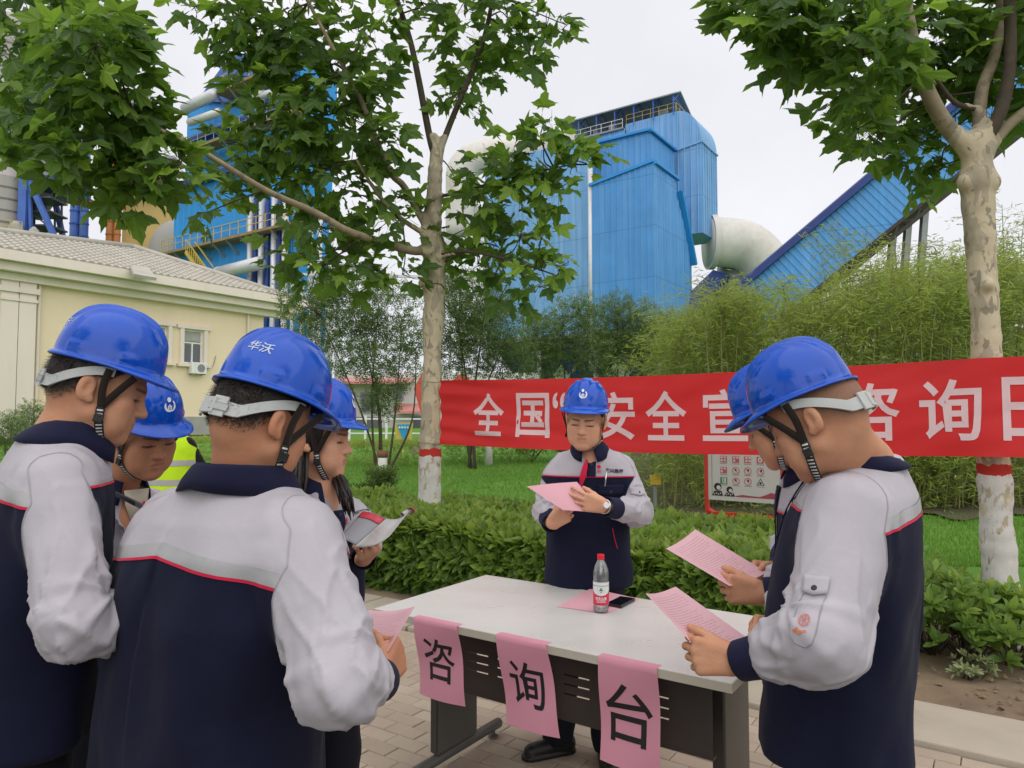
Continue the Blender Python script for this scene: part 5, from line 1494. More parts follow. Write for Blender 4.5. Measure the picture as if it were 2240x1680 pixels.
# dead leaves and clods on the soil
mb = MB(); rg = np.random.default_rng(77)
for i in range(420):
    u, v = rg.uniform(-1.6, 2.2), rg.uniform(4.52, 5.2); s_ = .010 + .03 * rg.random() ** 2; q = UV(u, v, .022 + .012)
    F = frame_from(V3([rg.normal(0, .4), rg.normal(0, .4), 1]), rg.normal(0, 1, 3))
    mb.add(np.array([(-.5, -.3, 0), (.4, -.5, .15), (.6, .3, 0), (-.3, .5, .2), (0, 0, .35)]) * s_ @ F.T + q, [(0, 1, 4), (1, 2, 4), (2, 3, 4), (3, 0, 4)], int(rg.integers(2)))
tag(mb.build("leaf_litter", [mat("dry_leaf", (.22, .15, .08), .9, .3, 40), mat("soil_clod", (.20, .14, .09), .95, .3, 40)]), kind="stuff")
# lawn blades
rg = np.random.default_rng(5); bv, bf, bc = [], [], []; n = 0
for i in range(60000):
    y = 7.6 + 15 * rg.random() ** 1.5; px_ = rg.uniform(640, 2240); x = (px_ - 1120) / FPX * y
    if x * E2[0] + y * E2[1] < 6.6: continue
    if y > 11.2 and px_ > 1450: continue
    z = float(ground_z(x, y)); h_ = (.030 + .035 * rg.random()) * (1 + .02 * y); a = rg.random() * 3.14; w = .006 * (1 + .06 * y)
    dx, dy = math.cos(a) * w, math.sin(a) * w; lx, ly = rg.normal(0, .02, 2)
    bv += [(x - dx, y - dy, z - .01), (x + dx, y + dy, z - .01), (x + lx, y + ly, z + h_)]; bf.append((n, n + 1, n + 2)); bc += [.45 + .3 * float(rg.random())] * 3; n += 3
tag(mesh_obj("grass", bv, np.array(bf), GRASS_LEAF, attrs={"lc": ('POINT', bc)}), kind="stuff")

# fine-leaved shrubs and multi-stem trees in the middle distance
def sprig_shape():
    v, f = [], []; rg = np.random.default_rng(2)
    for i in range(7):
        a = rg.uniform(-1, 1); y0 = i / 7; sx = (-1 if i % 2 else 1)
        p = V3([0, y0, 0]); d = unit(V3([sx * .9, .55, a * .6])); w = unit(np.cross(d, V3([0, a, 1]))) * .085; l = .36
        b = len(v); v += [p, p + d * l * .5 + w, p + d * l, p + d * l * .5 - w]; f.append((b, b + 1, b + 2, b + 3))
    return np.array(v), f
SPRIG = [sprig_shape()]
def fine_tree(label, base, stems, blobs, n, size, seed, stem_r=.03, m=None, cat="tree", group=None, white_foot=False, name="myrtle_tree"):
    rg = np.random.default_rng(seed); root = empty(name, base, label, cat, group); st = MB(); av, af, al, k = [], [], [], 0; tips = []
    for s in stems:
        q = catmull(s, 5); st.tube(q, [stem_r * (1 - .8 * i / (len(q) - 1)) for i in range(len(q))], 7); tips += q[2:]
    tp = np.array(tips)
    tot = sum(b[1] ** 2 for b in blobs); sv, sf = SPRIG[0]; SVs = []
    for c, rx in blobs:
        c = V3(c)
        for i in range(4 + int(rx * 3)):
            a = rg.normal(0, 1, 3); a /= np.linalg.norm(a); e = c + a * rx * .8; kk = tp[np.argmin(((tp - e) ** 2).sum(1))]
            st.tube([kk, (kk + e) / 2 + rg.normal(0, .05 * rx, 3), e], [stem_r * .28, stem_r * .2, stem_r * .1], 4)
        for i in range(int(n * rx ** 2 / tot)):
            a = rg.normal(0, 1, 3); a /= np.linalg.norm(a); rr = rg.random() ** .42; p = c + a * rr * rx * V3([1, .9, 1])
            cl = n1(*(p * 2.2 / max(rx, .5)))
            if cl < -.35: continue
            F = frame_from(rg.normal(0, 1, 3), a * .6 + rg.normal(0, .6, 3) + ZU * .5); s_ = size * (.6 + .8 * rg.random())
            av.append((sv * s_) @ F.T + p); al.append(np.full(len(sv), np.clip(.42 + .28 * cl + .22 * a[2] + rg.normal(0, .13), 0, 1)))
            af.append(np.array(sf) + k); k += len(sv)
    st.build("trunk", TWIG, root, smooth=True)
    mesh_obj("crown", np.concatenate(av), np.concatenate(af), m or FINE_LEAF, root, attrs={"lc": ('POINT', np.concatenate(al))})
    return root
def gp(px, D):
    """point on the ground D metres ahead in photo column px"""
    x = (px - 1120) / FPX * D; return V3([x, D, float(ground_z(x, D))])
def stems_to(base, tops, bow=.15):
    rg = np.random.default_rng(int(abs(base[0]) * 100)); return [[base + V3([rg.normal(0, .06), rg.normal(0, .06), -.05]), base * .6 + V3(t) * .4 + V3([rg.normal(0, bow), rg.normal(0, bow), .1]), V3(t)] for t in tops]
B1 = gp(838, 17)
fine_tree("multi-stemmed myrtle tree with whitewashed foot left of the banner tree", B1, stems_to(B1, [P(700, 690, 16.6), P(760, 640, 17), P(830, 650, 17.2), P(880, 700, 17), P(910, 760, 16.8), P(800, 720, 16.5)]),
    [(P(700, 700, 17), .85), (P(770, 660, 17), .95), (P(840, 680, 17.3), .85), (P(780, 770, 17), .85), (P(850, 800, 17), .75), (P(650, 660, 17), .55), (P(900, 740, 17), .5), (P(835, 880, 17), .42), (P(730, 620, 17), .5)], 6500, .16, 41, .035)
LIME = mat("limewash", (.60, .58, .54), .9, .12, 8, .3, 40)
mb = MB(); mb.tube([B1 - ZU * .05, B1 + V3([0, 0, .45])], [.13, .11], 10).tube([B1 + ZU * .45, B1 + ZU * .62], [.115, .14], 10, mi=1); mb.build("foot", [LIME, mat("root_burl", (.22, .10, .06), .9)], [o for o in COL.objects if o.name == "myrtle_tree"][0], smooth=True)
B2 = gp(1035, 19)
fine_tree("dense green tree right of the limewashed trunk, above the banner", B2, stems_to(B2, [P(1000, 700, 19), P(1060, 690, 19), P(1110, 730, 19), P(1010, 780, 19)]),
    [(P(1000, 690, 19), 1.0), (P(1050, 660, 19.4), .95), (P(1075, 740, 19), 1.0), (P(1010, 770, 19), .95), (P(1120, 790, 19), .7), (P(970, 620, 19), .5)], 6000, .16, 42, .05)
for i, (px_, D, lab, bl_) in enumerate([
    (1230, 22, "feathery green tree below the filter house, left of the others", [(1180, 740, 1.0), (1230, 720, 1.1), (1270, 690, .8), (1200, 790, 1.1), (1285, 770, 1.0)]),
    (1340, 23, "feathery green tree in the middle below the filter house", [(1330, 720, 1.1), (1350, 680, .7), (1380, 750, 1.1), (1320, 790, 1.1), (1395, 700, .8)]),
    (1440, 24, "feathery green tree where the bamboo begins", [(1420, 730, 1.0), (1450, 770, 1.2), (1470, 720, .8), (1410, 790, .9)])]):
    b = gp(px_, D); fine_tree(lab, b, stems_to(b, [P(x, y, D) for x, y, r in bl_]), [(P(x, y, D), r * .9) for x, y, r in bl_], 3800, .17, 50 + i, .05)
b = gp(1070, 20); fine_tree("thin tree with whitewashed trunk on the lawn under the banner", b, stems_to(b + ZU * .9, [P(1050, 905, 20), P(1090, 900, 20)]), [(P(1060, 900, 20), .55), (P(1090, 880, 20), .5)], 900, .14, 56, .04)
MB().tube([b - ZU * .05, b + ZU * .45, b + V3([-.06, 0, .95])], [.13, .085, .10], 9).build("foot", LIME, [o for o in COL.objects if o.name.startswith("myrtle_tree")][-1], smooth=True)
b = gp(1165, 21); fine_tree("round dark bush on the lawn beside the facing man's shoulder", b, stems_to(b, [P(1150, 960, 21), P(1190, 955, 21)]), [(P(1150, 960, 21), .45), (P(1195, 955, 21), .5), (P(1225, 965, 21), .4)], 1500, .13, 57, .03, cat="bush", name="bush")
for i, (px_, D, r, lab) in enumerate([(60, 24, .8, "thin shrub at the left edge before the cream house"), (20, 22, .8, "leafy shrub in the left corner before the cream house"), (820, 12.5, .34, "pale leafy rose bush on the lawn left of the trunk"), (690, 13, .4, "loose rose bush beside the woman"), (555, 25, 1.0, "slim shrub by the corner of the cream house")]):
    b = gp(px_, D); hh_ = {0: 1.5, 1: 1.1, 2: .45, 3: .4, 4: 3.2}[i]
    fine_tree(lab, b, stems_to(b, [b + V3([.1, 0, hh_]), b + V3([-.15, 0, hh_ * .8])]), [(b + V3([0, 0, hh_ * .7]), r * .8), (b + V3([.2, 0, hh_ * .95]), r * .55), (b + V3([-.25, 0, hh_ * .5]), r * .55)], 900 if i < 4 else 1600, .13, 60 + i, .02, cat="shrub", name="shrub")
# low clipped beds at the end of the lawn
def low_bed(label, px0, px1, D, h, seed):
    a, b_ = gp(px0, D), gp(px1, D); rg = np.random.default_rng(seed); root = empty("low_hedge", (a + b_) / 2, label, "hedge"); av, af, al, k = [], [], [], 0; sv, sf = SPRIG[0]
    L = np.linalg.norm(b_ - a)
    for i in range(int(L * 420)):
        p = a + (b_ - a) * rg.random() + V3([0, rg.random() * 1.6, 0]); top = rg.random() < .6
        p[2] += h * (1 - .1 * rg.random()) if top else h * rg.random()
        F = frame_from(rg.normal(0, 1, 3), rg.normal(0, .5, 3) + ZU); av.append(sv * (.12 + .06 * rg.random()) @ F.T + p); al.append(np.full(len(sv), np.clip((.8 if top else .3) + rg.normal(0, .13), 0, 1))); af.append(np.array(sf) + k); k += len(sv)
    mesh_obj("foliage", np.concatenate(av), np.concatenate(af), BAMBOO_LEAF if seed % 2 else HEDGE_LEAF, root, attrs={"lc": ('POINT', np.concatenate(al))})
low_bed("low yellow-green clipped hedge at the end of the lawn, left of the trunk", 740, 930, 19, .62, 71)
low_bed("low dark clipped hedge at the end of the lawn, right of the trunk", 968, 1180, 20, .55, 72)
low_bed("low clipped hedge along the left of the lawn", 400, 700, 21, .62, 73)

# sheet over the lawn under the bamboo, its dark colour painting the shade there
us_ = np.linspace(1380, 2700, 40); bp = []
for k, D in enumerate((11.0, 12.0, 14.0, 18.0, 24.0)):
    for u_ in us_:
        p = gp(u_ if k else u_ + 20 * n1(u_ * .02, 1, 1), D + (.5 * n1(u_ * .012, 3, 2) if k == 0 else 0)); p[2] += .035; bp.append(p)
tag(mesh_obj("bamboo_shade_ground", bp, [(j * 40 + i, j * 40 + i + 1, (j + 1) * 40 + i + 1, (j + 1) * 40 + i) for j in range(4) for i in range(39)], mat("bamboo_painted_shade", (.085, .075, .04), .95, .35, 3, .6, 30, col2=(.05, .06, .025)), smooth=True), kind="structure")
# bamboo
def bamboo_leaves(rg, c, rad, n, av, al):
    N_ = lambda a: a / (np.linalg.norm(a, axis=1, keepdims=True) + 1e-9)
    p = c + rg.normal(0, 1, (n, 3)) * rad; d = N_(rg.normal(0, 1, (n, 3)) * V3([1, 1, .45]) - V3([0, 0, .35])); l = .13 + .10 * rg.random((n, 1))
    w = N_(np.cross(d, rg.normal(0, 1, (n, 3)))) * (.0085 + .004 * rg.random((n, 1)))
    av.append(np.stack([p, p + d * l * .4 + w, p + d * l, p + d * l * .4 - w], 1).reshape(-1, 3)); al.append(np.repeat(np.clip(.55 + rg.normal(0, .2, n), 0, 1), 4))
CULM = mat("bamboo_culm", (0.20, 0.22, 0.07), .5, .2, 3, col2=(.28, .24, .10), c2scale=2)
def bamboo(name, label, cat, culms, seed, kind=None, dens=150, low=.32):
    rg = np.random.default_rng(seed); av, al = [], []; st = MB()
    base = np.mean([c[0] for c in culms], 0); root = empty(name, base, label, cat)
    for b, h, lean in culms:
        q = [b, b + V3([lean[0] * .3, lean[1] * .3, h * .5]), b + V3([lean[0] * .7, lean[1] * .7, h * .85]), b + V3([lean[0] * 1.3, lean[1] * 1.3, h])]; qq = catmull(q, 5)
        st.tube(qq, [.016 * (1 - .75 * i / (len(qq) - 1)) for i in range(len(qq))], 5)
        for i in range(int(dens / 7)):
            k = low + (1 - low) * rg.random() ** .8; j = min(len(qq) - 2, int(k * (len(qq) - 1))); p = qq[j] + (qq[j + 1] - qq[j]) * rg.random()
            o_ = V3([rg.normal(0, .38), rg.normal(0, .38), rg.normal(.02, .15)]) * (1.15 - .55 * k); st.tube([p, p + o_ * .6 + ZU * .06, p + o_], [.004, .003, .0015], 3)
            bamboo_leaves(rg, p + o_ * .85, .09, 7, av, al)
    o1 = st.build("culms", CULM, root, smooth=True)
    av = np.concatenate(av); nq = len(av) // 4; o2 = mesh_obj("foliage", av, np.arange(nq * 4).reshape(-1, 4), BAMBOO_LEAF, root, attrs={"lc": ('POINT', np.concatenate(al))})
    if kind:
        for o in (o1, o2): o["kind"] = kind
    return root
rg = np.random.default_rng(88); cl = []
for i in range(330):
    px_ = 1440 + 900 * rg.random(); D = 12.2 + 4.5 * rg.random() ** 1.3 + max(0, (1700 - px_) / 260) * 2.5
    top = np.interp(px_, [1440, 1520, 1600, 1700, 1800, 1950, 2100, 2250, 2350], [765, 700, 660, 690, 660, 620, 600, 590, 590]) + rg.normal(0, 30)
    b = gp(px_, D); cl.append((b, P(px_, top, D)[2] - b[2], V3([rg.normal(0, .3), rg.normal(-.1, .3), 0])))
for side, (sel, lab) in enumerate([(lambda x: x < 1750, "bamboo thicket rising behind the middle of the banner"), (lambda x: x >= 1750, "bamboo thicket rising behind the right tree")]):
    part_ = [c for c in cl if sel(1120 + c[0][0] / c[0][1] * FPX)]
    bamboo("bamboo_thicket", lab, "bamboo", part_, 90 + side, dens=240, low=.05)
low = [(gp(1440 + 900 * rg.random(), 11.7 + 1.3 * rg.random()), .9 + .9 * rg.random(), V3([rg.normal(0, .25), rg.normal(-.1, .2), 0])) for i in range(110)]
bamboo("bamboo_undergrowth", "low leafy bamboo growth filling the shade under the banner at the right", "undergrowth", low, 97, kind="stuff", dens=170, low=.02)
bamboo("bamboo_plant", "tall feathery bamboo standing out before the conveyor foot", "bamboo", [(gp(1560 + 20 * i, 13), P(1545 + 25 * i, 600 + 18 * i, 13)[2] - .3, V3([.2 * (i - 1), 0, 0])) for i in range(4)], 92, dens=150, low=.4)
bamboo("bamboo_plant", "thin airy bamboo against the sky left of the cream-barked trunk", "bamboo", [(gp(1900 + 34 * i, 13.5), P(1900 + 34 * i, 470 + 12 * i, 13.5)[2] - .3, V3([.25 * (i - 2), 0, 0])) for i in range(5)], 93, dens=90, low=.5)
bamboo("bamboo_plant", "thin airy bamboo against the sky right of the cream-barked trunk", "bamboo", [(gp(2185 + 22 * i, 13.5), P(2185 + 22 * i, 410 + 15 * i, 13.5)[2] - .3, V3([.2 * (i - 1), 0, 0])) for i in range(4)], 94, dens=90, low=.5)
bamboo("bamboo_plant", "light bamboo spray crossing the blue conveyor gallery", "bamboo", [(gp(1830 + 30 * i, 13), P(1830 + 30 * i, 490 + 20 * i, 13)[2] - .3, V3([.25 * (i - 1), 0, 0])) for i in range(3)], 95, dens=120, low=.55)
# ================================================================== buildings
def sheet_metal(name, col, k=1.0):
    """painted ribbed sheet: rain streaks, chalked patches, thin course joints and a little rust"""
    t = NT(name); c = V3(col); pos = t.node("ShaderNodeNewGeometry").outputs["Position"]
    def st(v):
        m = t.node("ShaderNodeMapping"); m.inputs["Scale"].default_value = v; t.link(pos, m.inputs[0]); return m.outputs[0]
    o = t.ramp(t.noise(st((.35, .35, .35)), 1.0, 4), [(.3, tuple(c * .90)), (.7, tuple(c * 1.08))])
    o = t.mix(t.ramp(t.noise(st((1.6, 1.6, .05)), 1.0, 4, .6), [(.45, (0, 0, 0)), (.75, (.55 * k,) * 3)]), o, tuple(np.minimum(c * V3([2.2, 1.35, 1.08]), .8)))
    o = t.mix(t.ramp(t.noise(st((2.6, 2.6, .09)), 1.0, 3, .6), [(.56, (0, 0, 0)), (.80, (.55 * k,) * 3)]), o, tuple(c * V3([.75, .62, .62])))
    o = t.mix(t.ramp(t.noise(st((.9, .9, .25)), 1.0, 6, .7), [(.68, (0, 0, 0)), (.78, (.45 * k,) * 3)]), o, (.23, .20, .20))
    sep = t.node("ShaderNodeSeparateXYZ"); t.link(pos, sep.inputs[0]); fr = t.math('FRACT', t.math('MULTIPLY', sep.outputs[2], 1 / 6.2))
    o = t.mix(t.math('MULTIPLY', t.math('LESS_THAN', fr, .018), .45), o, tuple(c * .45))
    t.set(col=o, rough=.5, spec=.35); MATS[name] = t.m; return t.m
BLUE = sheet_metal("blue_sheet", (0.075, 0.275, 0.60))
BLUE_PALE = sheet_metal("pale_blue_sheet", (0.150, 0.355, 0.63))
BLUE_DARK = mat("dark_blue_steel", (0.016, 0.040, 0.190), 0.5, 0.15, 1.0)
BLUE_STEEL = mat("blue_painted_steel", (0.045, 0.115, 0.40), 0.5, 0.15, 1.0, col2=(.06, .15, .42))
BLUE_BRIGHT = sheet_metal("bright_blue_sheet", (0.025, 0.260, 0.64), .5)
GREY_STEEL = mat("grey_steel", (0.26, 0.27, 0.28), 0.5, 0.15, 1.0, metal=.3)
PALE_PIPE = mat("pale_insulated_pipe", (0.58, 0.585, 0.60), 0.4, 0.10, 1.5, metal=.25)
WHITE_DUCT = mat("white_duct", (0.60, 0.575, 0.53), 0.6, 0.10, .5, 0.15, 2, col2=(0.50, 0.46, 0.40), c2scale=.3)
GREY_DUCT = mat("mottled_grey_duct", (0.24, 0.285, 0.28), 0.4, 0.35, 1.2, 0.4, 2)
YELLOW_RAIL = mat("yellow_rail", (0.50, 0.36, 0.06), 0.6, 0.15, 2)
RUST = mat("rusty_deck", (0.27, 0.13, 0.065), 0.85, 0.25, 1.5)
ORANGE_DUCT = mat("orange_brown_duct", (0.42, 0.155, 0.045), 0.6, 0.18, .6)
OCHRE = mat("ochre_sheet", (0.62, 0.44, 0.17), 0.6, 0.10, .3)
SILO = mat("silo_concrete", (0.36, 0.345, 0.32), 0.85, 0.14, .3, 0.2, 2, col2=(.28, .25, .21), c2scale=.3, stretch=(1, 1, .25))
CREAM_WALL = mat("cream_render", (0.80, 0.665, 0.475), 0.85, 0.04, .6, 0.12, 12, col2=(0.75, 0.615, 0.44), c2scale=.35, stretch=(1, 1, .3))
CREAM_TRIM = mat("pale_trim", (0.75, 0.665, 0.59), 0.8, 0.05, .8, col2=(.69, .60, .51), c2scale=.7, stretch=(1, 1, .3))
TILE = mat("grey_roof_tile", (0.42, 0.395, 0.34), 0.85, 0.14, 1.2, 0.2, 20)
PLINTH = mat("grey_plinth", (0.34, 0.33, 0.31), 0.85, 0.1, 2)
def _pane():
    t = NT("dark_window"); t.set(col=(0.10, 0.11, 0.12), rough=0.08, spec=0.6); return t.m
PANE = _pane()
WHITE_FRAME = mat("white_window_frame", (0.72, 0.72, 0.71), 0.5)
def corrug(mb, o, d, L, z0, z1, pitch=.8, amp=.07, n=None, mi=0, top=None):
    """ribbed sheet wall from o along d; top(s) gives the height"""
    d = unit(d); nn = unit(np.cross(d, ZU)) if n is None else unit(n); s = 0; prof = []
    k = 0
    while s < L:
        for ds, a in ((0, 0), (.30, 0), (.40, 1), (.60, 1), (.70, 0)):
            if s + ds * pitch <= L: prof.append((s + ds * pitch, a * amp))
        s += pitch
    prof.append((L, 0)); vs = []
    for (s_, a) in prof:
        p = V3(o) + d * s_ + nn * a; t_ = z1 if top is None else top(s_)
        vs += [V3([p[0], p[1], z0]), V3([p[0], p[1], t_])]
    mb.add(vs, [(2 * i, 2 * i + 2, 2 * i + 3, 2 * i + 1) for i in range(len(prof) - 1)], mi)
def railing(parent, a, b, h=1.1, step=2.0, m=None, name="railing", r=.035):
    a, b = V3(a), V3(b); L = np.linalg.norm(b - a); n = max(1, int(L / step)); mb = MB()
    for i in range(n + 1):
        p = a + (b - a) * i / n; mb.bar(p, p + ZU * h, r * 1.6)
    for k in (.5, 1.0): mb.bar(a + ZU * h * k, b + ZU * h * k, r * 1.5)
    return mb.build(name, m or YELLOW_RAIL, parent)

# ---------------------------------------------------------------- blue filter house in the middle
cor = P(1441, 700, 85); cor[2] = 0
fh = empty("filter_house", cor, "tall blue corrugated filter house with a covered roof deck in the middle distance", "building")
def FH(s, t, z): return cor - E1 * s + E2 * t + ZU * z       # s: to the left along the front, t: away
zb, z1 = 12.7, 32.6
ev = lambda y, D=85: P(1441, y, D)[2]
mb = MB(); corrug(mb, FH(26, 0, 0), E1, 17.3, zb, 36.8, n=-E2); mb.build("front_wall", BLUE_PALE, fh)
mb = MB(); corrug(mb, FH(8.5, -.9, 0), E1, 8.5, zb, 0, n=-E2, top=lambda s: 31.2 + s * .16); mb.build("front_wall", BLUE, fh)
mb = MB(); corrug(mb, FH(0, -.9, 0), E2, 11.5, zb, 0, n=E1, top=lambda t: 32.4 - .10 * t if t < 6 else 31.8 - 1.35 * (t - 6) if t > 7 else 31.8); mb.build("side_wall", BLUE, fh)
mb = MB(); mb.box(FH(13, 6, (zb + 31) / 2), (25.6, 11.6, 31 - zb), E1, E2, ZU); mb.build("core", BLUE, fh)
mb = MB(); corrug(mb, FH(9.5, 1.5, 0), E1, 8.0, 30.5, 37.4, n=-E2); corrug(mb, FH(1.5, 1.5, 0), E2, 8, 30.5, 37.2, n=E1); mb.box(FH(5.5, 5.4, 34), (7.9, 7.7, 6.4), E1, E2, ZU); mb.build("penthouse", BLUE, fh)
mb = MB(); mb.box(FH(4.4, -.95, 31.95), (8.9, .5, .35), unit(E1 + ZU * .16), E2, ZU).box(FH(-.15, 2.8, 32.4), (.5, 7.6, .35), E1, E2, ZU).box(FH(5.5, 1.35, 37.55), (8.5, .6, .3), E1, E2, ZU).box(FH(1.35, 5.4, 37.4), (.6, 8.4, .3), E1, E2, ZU)
mb.bar(FH(-.2, 6.8, 31.0), FH(-.2, 11.6, 22.2), .9, .5); mb.each("flashing", BLUE_BRIGHT, fh)
# rounded tower behind
prof = []; tw0, tw1, zt = -2.0, 8.85, 43.0
for a in np.linspace(0, 90, 12): prof.append((tw0 + 3.4 - 3.4 * math.sin(R(a)) , zt - 4.8 + 4.8 * math.cos(R(a))))
prof = [(tw1, zt)] + prof + [(tw0, 26.0), (tw1, 26.0)]
mb = MB(); mb.slab([FH(s_, 10.0, z_) for s_, z_ in prof], E2 * 6.2); mb.build("tower", BLUE_PALE, fh, auto=30)
mb = MB()
for s_ in np.arange(tw0 + .5, tw1, .9):
    zz = zt if s_ > tw0 + 3.4 else zt - 4.8 + 4.8 * math.sqrt(max(0, 1 - ((tw0 + 3.4 - s_) / 3.4) ** 2))
    mb.bar(FH(s_, 9.94, 26), FH(s_, 9.94, zz - .1), .16, .14)
for t_ in np.arange(10.4, 16.2, .9): mb.bar(FH(tw0 - .05, t_, 26), FH(tw0 - .05, t_, zt - 4.9), .16, .14)
mb.bar(FH(tw0 + 3.4, 9.9, 37.6), FH(tw0, 9.9, 38.1), .25).bar(FH(tw0 - .1, 10, 38.1), FH(tw0 - .1, 16.2, 38.1), .25)
mb.build("tower_rib", BLUE_PALE, fh)
MB().tube([FH(8.75, -.75, zb - 5), FH(8.75, -.75, 33.5)], .33, 10).build("rain_pipe", PALE_PIPE, fh, smooth=True)
# roof deck with canopy
mb = MB()
ca = [P(1235, 266, 98), P(1460, 207, 90), P(1486, 240, 93), P(1486, 247, 93), P(1262, 300, 102)]
A0, A1 = FH(19, 9.2, 45.1), FH(1.3, 9.2, 45.1); B0, B1_ = FH(19, 15.5, 44.3), FH(1.3, 15.5, 44.3); M0, M1 = FH(19, 11.5, 46.2), FH(1.3, 11.5, 46.2)
mb.slab([A0, A1, M1, M0], ZU * .18).slab([M0, M1, B1_, B0], ZU * .18)
mb.build("canopy", mat("weathered_roof_sheet", (.22, .25, .26), .6, .2, .8), fh)
mb = MB()
for s_ in np.arange(1.6, 19, 2.9):
    for t_, zt_ in ((9.5, 45.1), (15.2, 44.3)): mb.bar(FH(s_, t_, 42.4), FH(s_, t_, zt_), .14)
    mb.bar(FH(s_, 9.4, 44.2), FH(s_, 11.5, 46.0), .12).bar(FH(s_, 9.4, 44.9), FH(s_, 15.3, 44.2), .12).bar(FH(s_, 11.5, 46.0), FH(s_, 15.2, 44.1), .1)
mb.build("canopy_frame", BLUE_STEEL, fh)
mb = MB(); mb.box(FH(14, 12.6, 42.25), (10.3, 6.9, .22), E1, E2, ZU); mb.build("roof_deck", GREY_STEEL, fh)
railing(fh, FH(19, 9.3, 42.4), FH(9, 9.3, 42.4), 1.2, 1.6, WHITE_FRAME); railing(fh, FH(8.7, 9.9, 43.0), FH(1.4, 9.9, 43.0), 1.2, 1.2); railing(fh, FH(1.4, 10, 43.0), FH(1.4, 15.5, 43.0), 1.2, 1.2)
mb = MB(); corrug(mb, FH(26, 9.6, 0), E1, 17.2, 30, 42.2, n=-E2); mb.box(FH(17.5, 12.7, 36), (17, 6, 12), E1, E2, ZU); mb.build("upper_block", BLUE_PALE, fh)
mb = MB()
for s_, t_, w_, h_ in ((11.5, 11.5, 1.0, 1.6), (14.5, 12, .8, 1.9), (17.0, 11.5, 1.2, 1.4), (4, 12, 1.1, 1.5)): mb.box(FH(s_, t_, (42.4 if s_ > 9 else 43.0) + h_ / 2), (w_, w_, h_), E1, E2, ZU)
mb.each("roof_motor", GREY_STEEL, fh, bevel=.05)
# hoppers and legs underneath
mb = MB()
for s_ in (4.2, 12.8, 21.4):
    t4 = [FH(s_ - 4.1, .2, zb), FH(s_ + 4.1, .2, zb), FH(s_ + 4.1, 11, zb), FH(s_ - 4.1, 11, zb)]; b4 = [FH(s_ - .5, 5, 5.2), FH(s_ + .5, 5, 5.2), FH(s_ + .5, 6, 5.2), FH(s_ - .5, 6, 5.2)]
    mb.add(t4 + b4, [(0, 1, 5, 4), (1, 2, 6, 5), (2, 3, 7, 6), (3, 0, 4, 7), (4, 5, 6, 7), (0, 3, 2, 1)])
mb.each("hopper", BLUE_DARK, fh)
mb = MB()
for s_ in (0, 8.5, 17, 25.5):
    for t_ in (0, 11): mb.bar(FH(s_, t_, 0), FH(s_, t_, zb), .6)
    mb.bar(FH(s_, 0, 2), FH(s_ - 8.4 if s_ else 8.4, 0, 11.5), .25)
mb.box(FH(12.8, 0, zb - .3), (26.2, .6, .6), E1, E2, ZU); mb.each("column", GREY_STEEL, fh)
# dark side hopper and elbow ducts
e0 = P(1556, 540, 96)
mb = MB(); mb.slab([P(1457, 690, 92), P(1560, 590, 96), P(1592, 600, 97), P(1568, 640, 96), P(1490, 712, 92)], E2 * 5); mb.build("side_hopper", BLUE_DARK, fh)
du = empty("exhaust_duct", gp(1700, 98), "big white elbow duct curving down from the filter house's right side", "duct")
cen = P(1600, 700, 97); path = [P(1548, 530, 97), P(1572, 530, 97)] + [P(1600 + 86 * math.sin(a), 640 - 108 * math.cos(a), 97) for a in np.linspace(.15, 1.5, 9)] + [P(1688, 760, 97)]
mb = MB(); pp = catmull(path, 4); mb.tube(pp, [3.35] * len(pp), 26); mb.build("elbow", WHITE_DUCT, du, smooth=True)
mb = MB()
for i in range(6, len(pp) - 4, 4): 
    d_ = unit(pp[i + 1] - pp[i - 1]); mb.tube([pp[i] - d_ * .03, pp[i] + d_ * .03], 3.365, 26, cap=False)
mb.tube([P(1550, 530, 97), P(1562, 530, 97)], 3.75, 26); mb.build("flange", WHITE_DUCT, du, auto=35)
MB().tube([P(1612, 575, 100), P(1604, 800, 100)], 2.7, 20).build("lower_duct", GREY_DUCT, du, smooth=True)
d2 = empty("exhaust_duct", gp(1050, 118), "pale rounded duct behind the plane tree, left of the filter house", "duct")
path = [P(1010, 520, 118), P(1010, 400, 118)] + [P(1075 - 65 * math.cos(a), 385 - 45 * math.sin(a), 118) for a in np.linspace(.1, 1.5, 6)] + [P(1180, 332, 116), P(1260, 310, 112)]
mb = MB(); pp = catmull(path, 4); mb.tube(pp, [2.7] * len(pp), 24); mb.build("elbow", WHITE_DUCT, d2, smooth=True)
MB().tube([P(960, 545, 110), P(1140, 525, 104)], 1.4, 14).tube([P(960, 500, 110), P(960, 700, 110)], 1.0, 12).each("branch_pipe", PALE_PIPE, d2, smooth=True)

# ---------------------------------------------------------------- inclined conveyor gallery
c0, c1 = P(1585, 735, 70), P(2420, 45, 56)
cg = empty("conveyor_gallery", gp(1900, 62), "blue corrugated conveyor gallery sloping up to the right", "conveyor")
dc = unit(c1 - c0); side = unit(np.cross(dc, ZU)); upc = unit(np.cross(side, dc)); L = np.linalg.norm(c1 - c0)
if side[1] > 0: side = -side     # toward the viewer
hgt, wid = 4.6, 3.4
mb = MB(); prof = []; s_ = 0
while s_ < L - .5:
    for ds, a in ((0, 0), (.18, 0), (.24, .06), (.40, .06), (.46, 0)): prof.append((s_ + ds, a))
    s_ += .58
vs = []
for s_, a in prof:
    p = c0 + dc * s_ + side * (wid / 2 + a); vs += [p - upc * hgt * .5, p + upc * hgt * .5]
mb.add(vs, [(2 * i, 2 * i + 2, 2 * i + 3, 2 * i + 1) for i in range(len(prof) - 1)]); mb.build("side_cladding", BLUE, cg)
mb = MB(); mb.box((c0 + c1) / 2, (L, wid - .1, hgt - .1), dc, side, upc); mb.build("gallery_body", BLUE, cg)
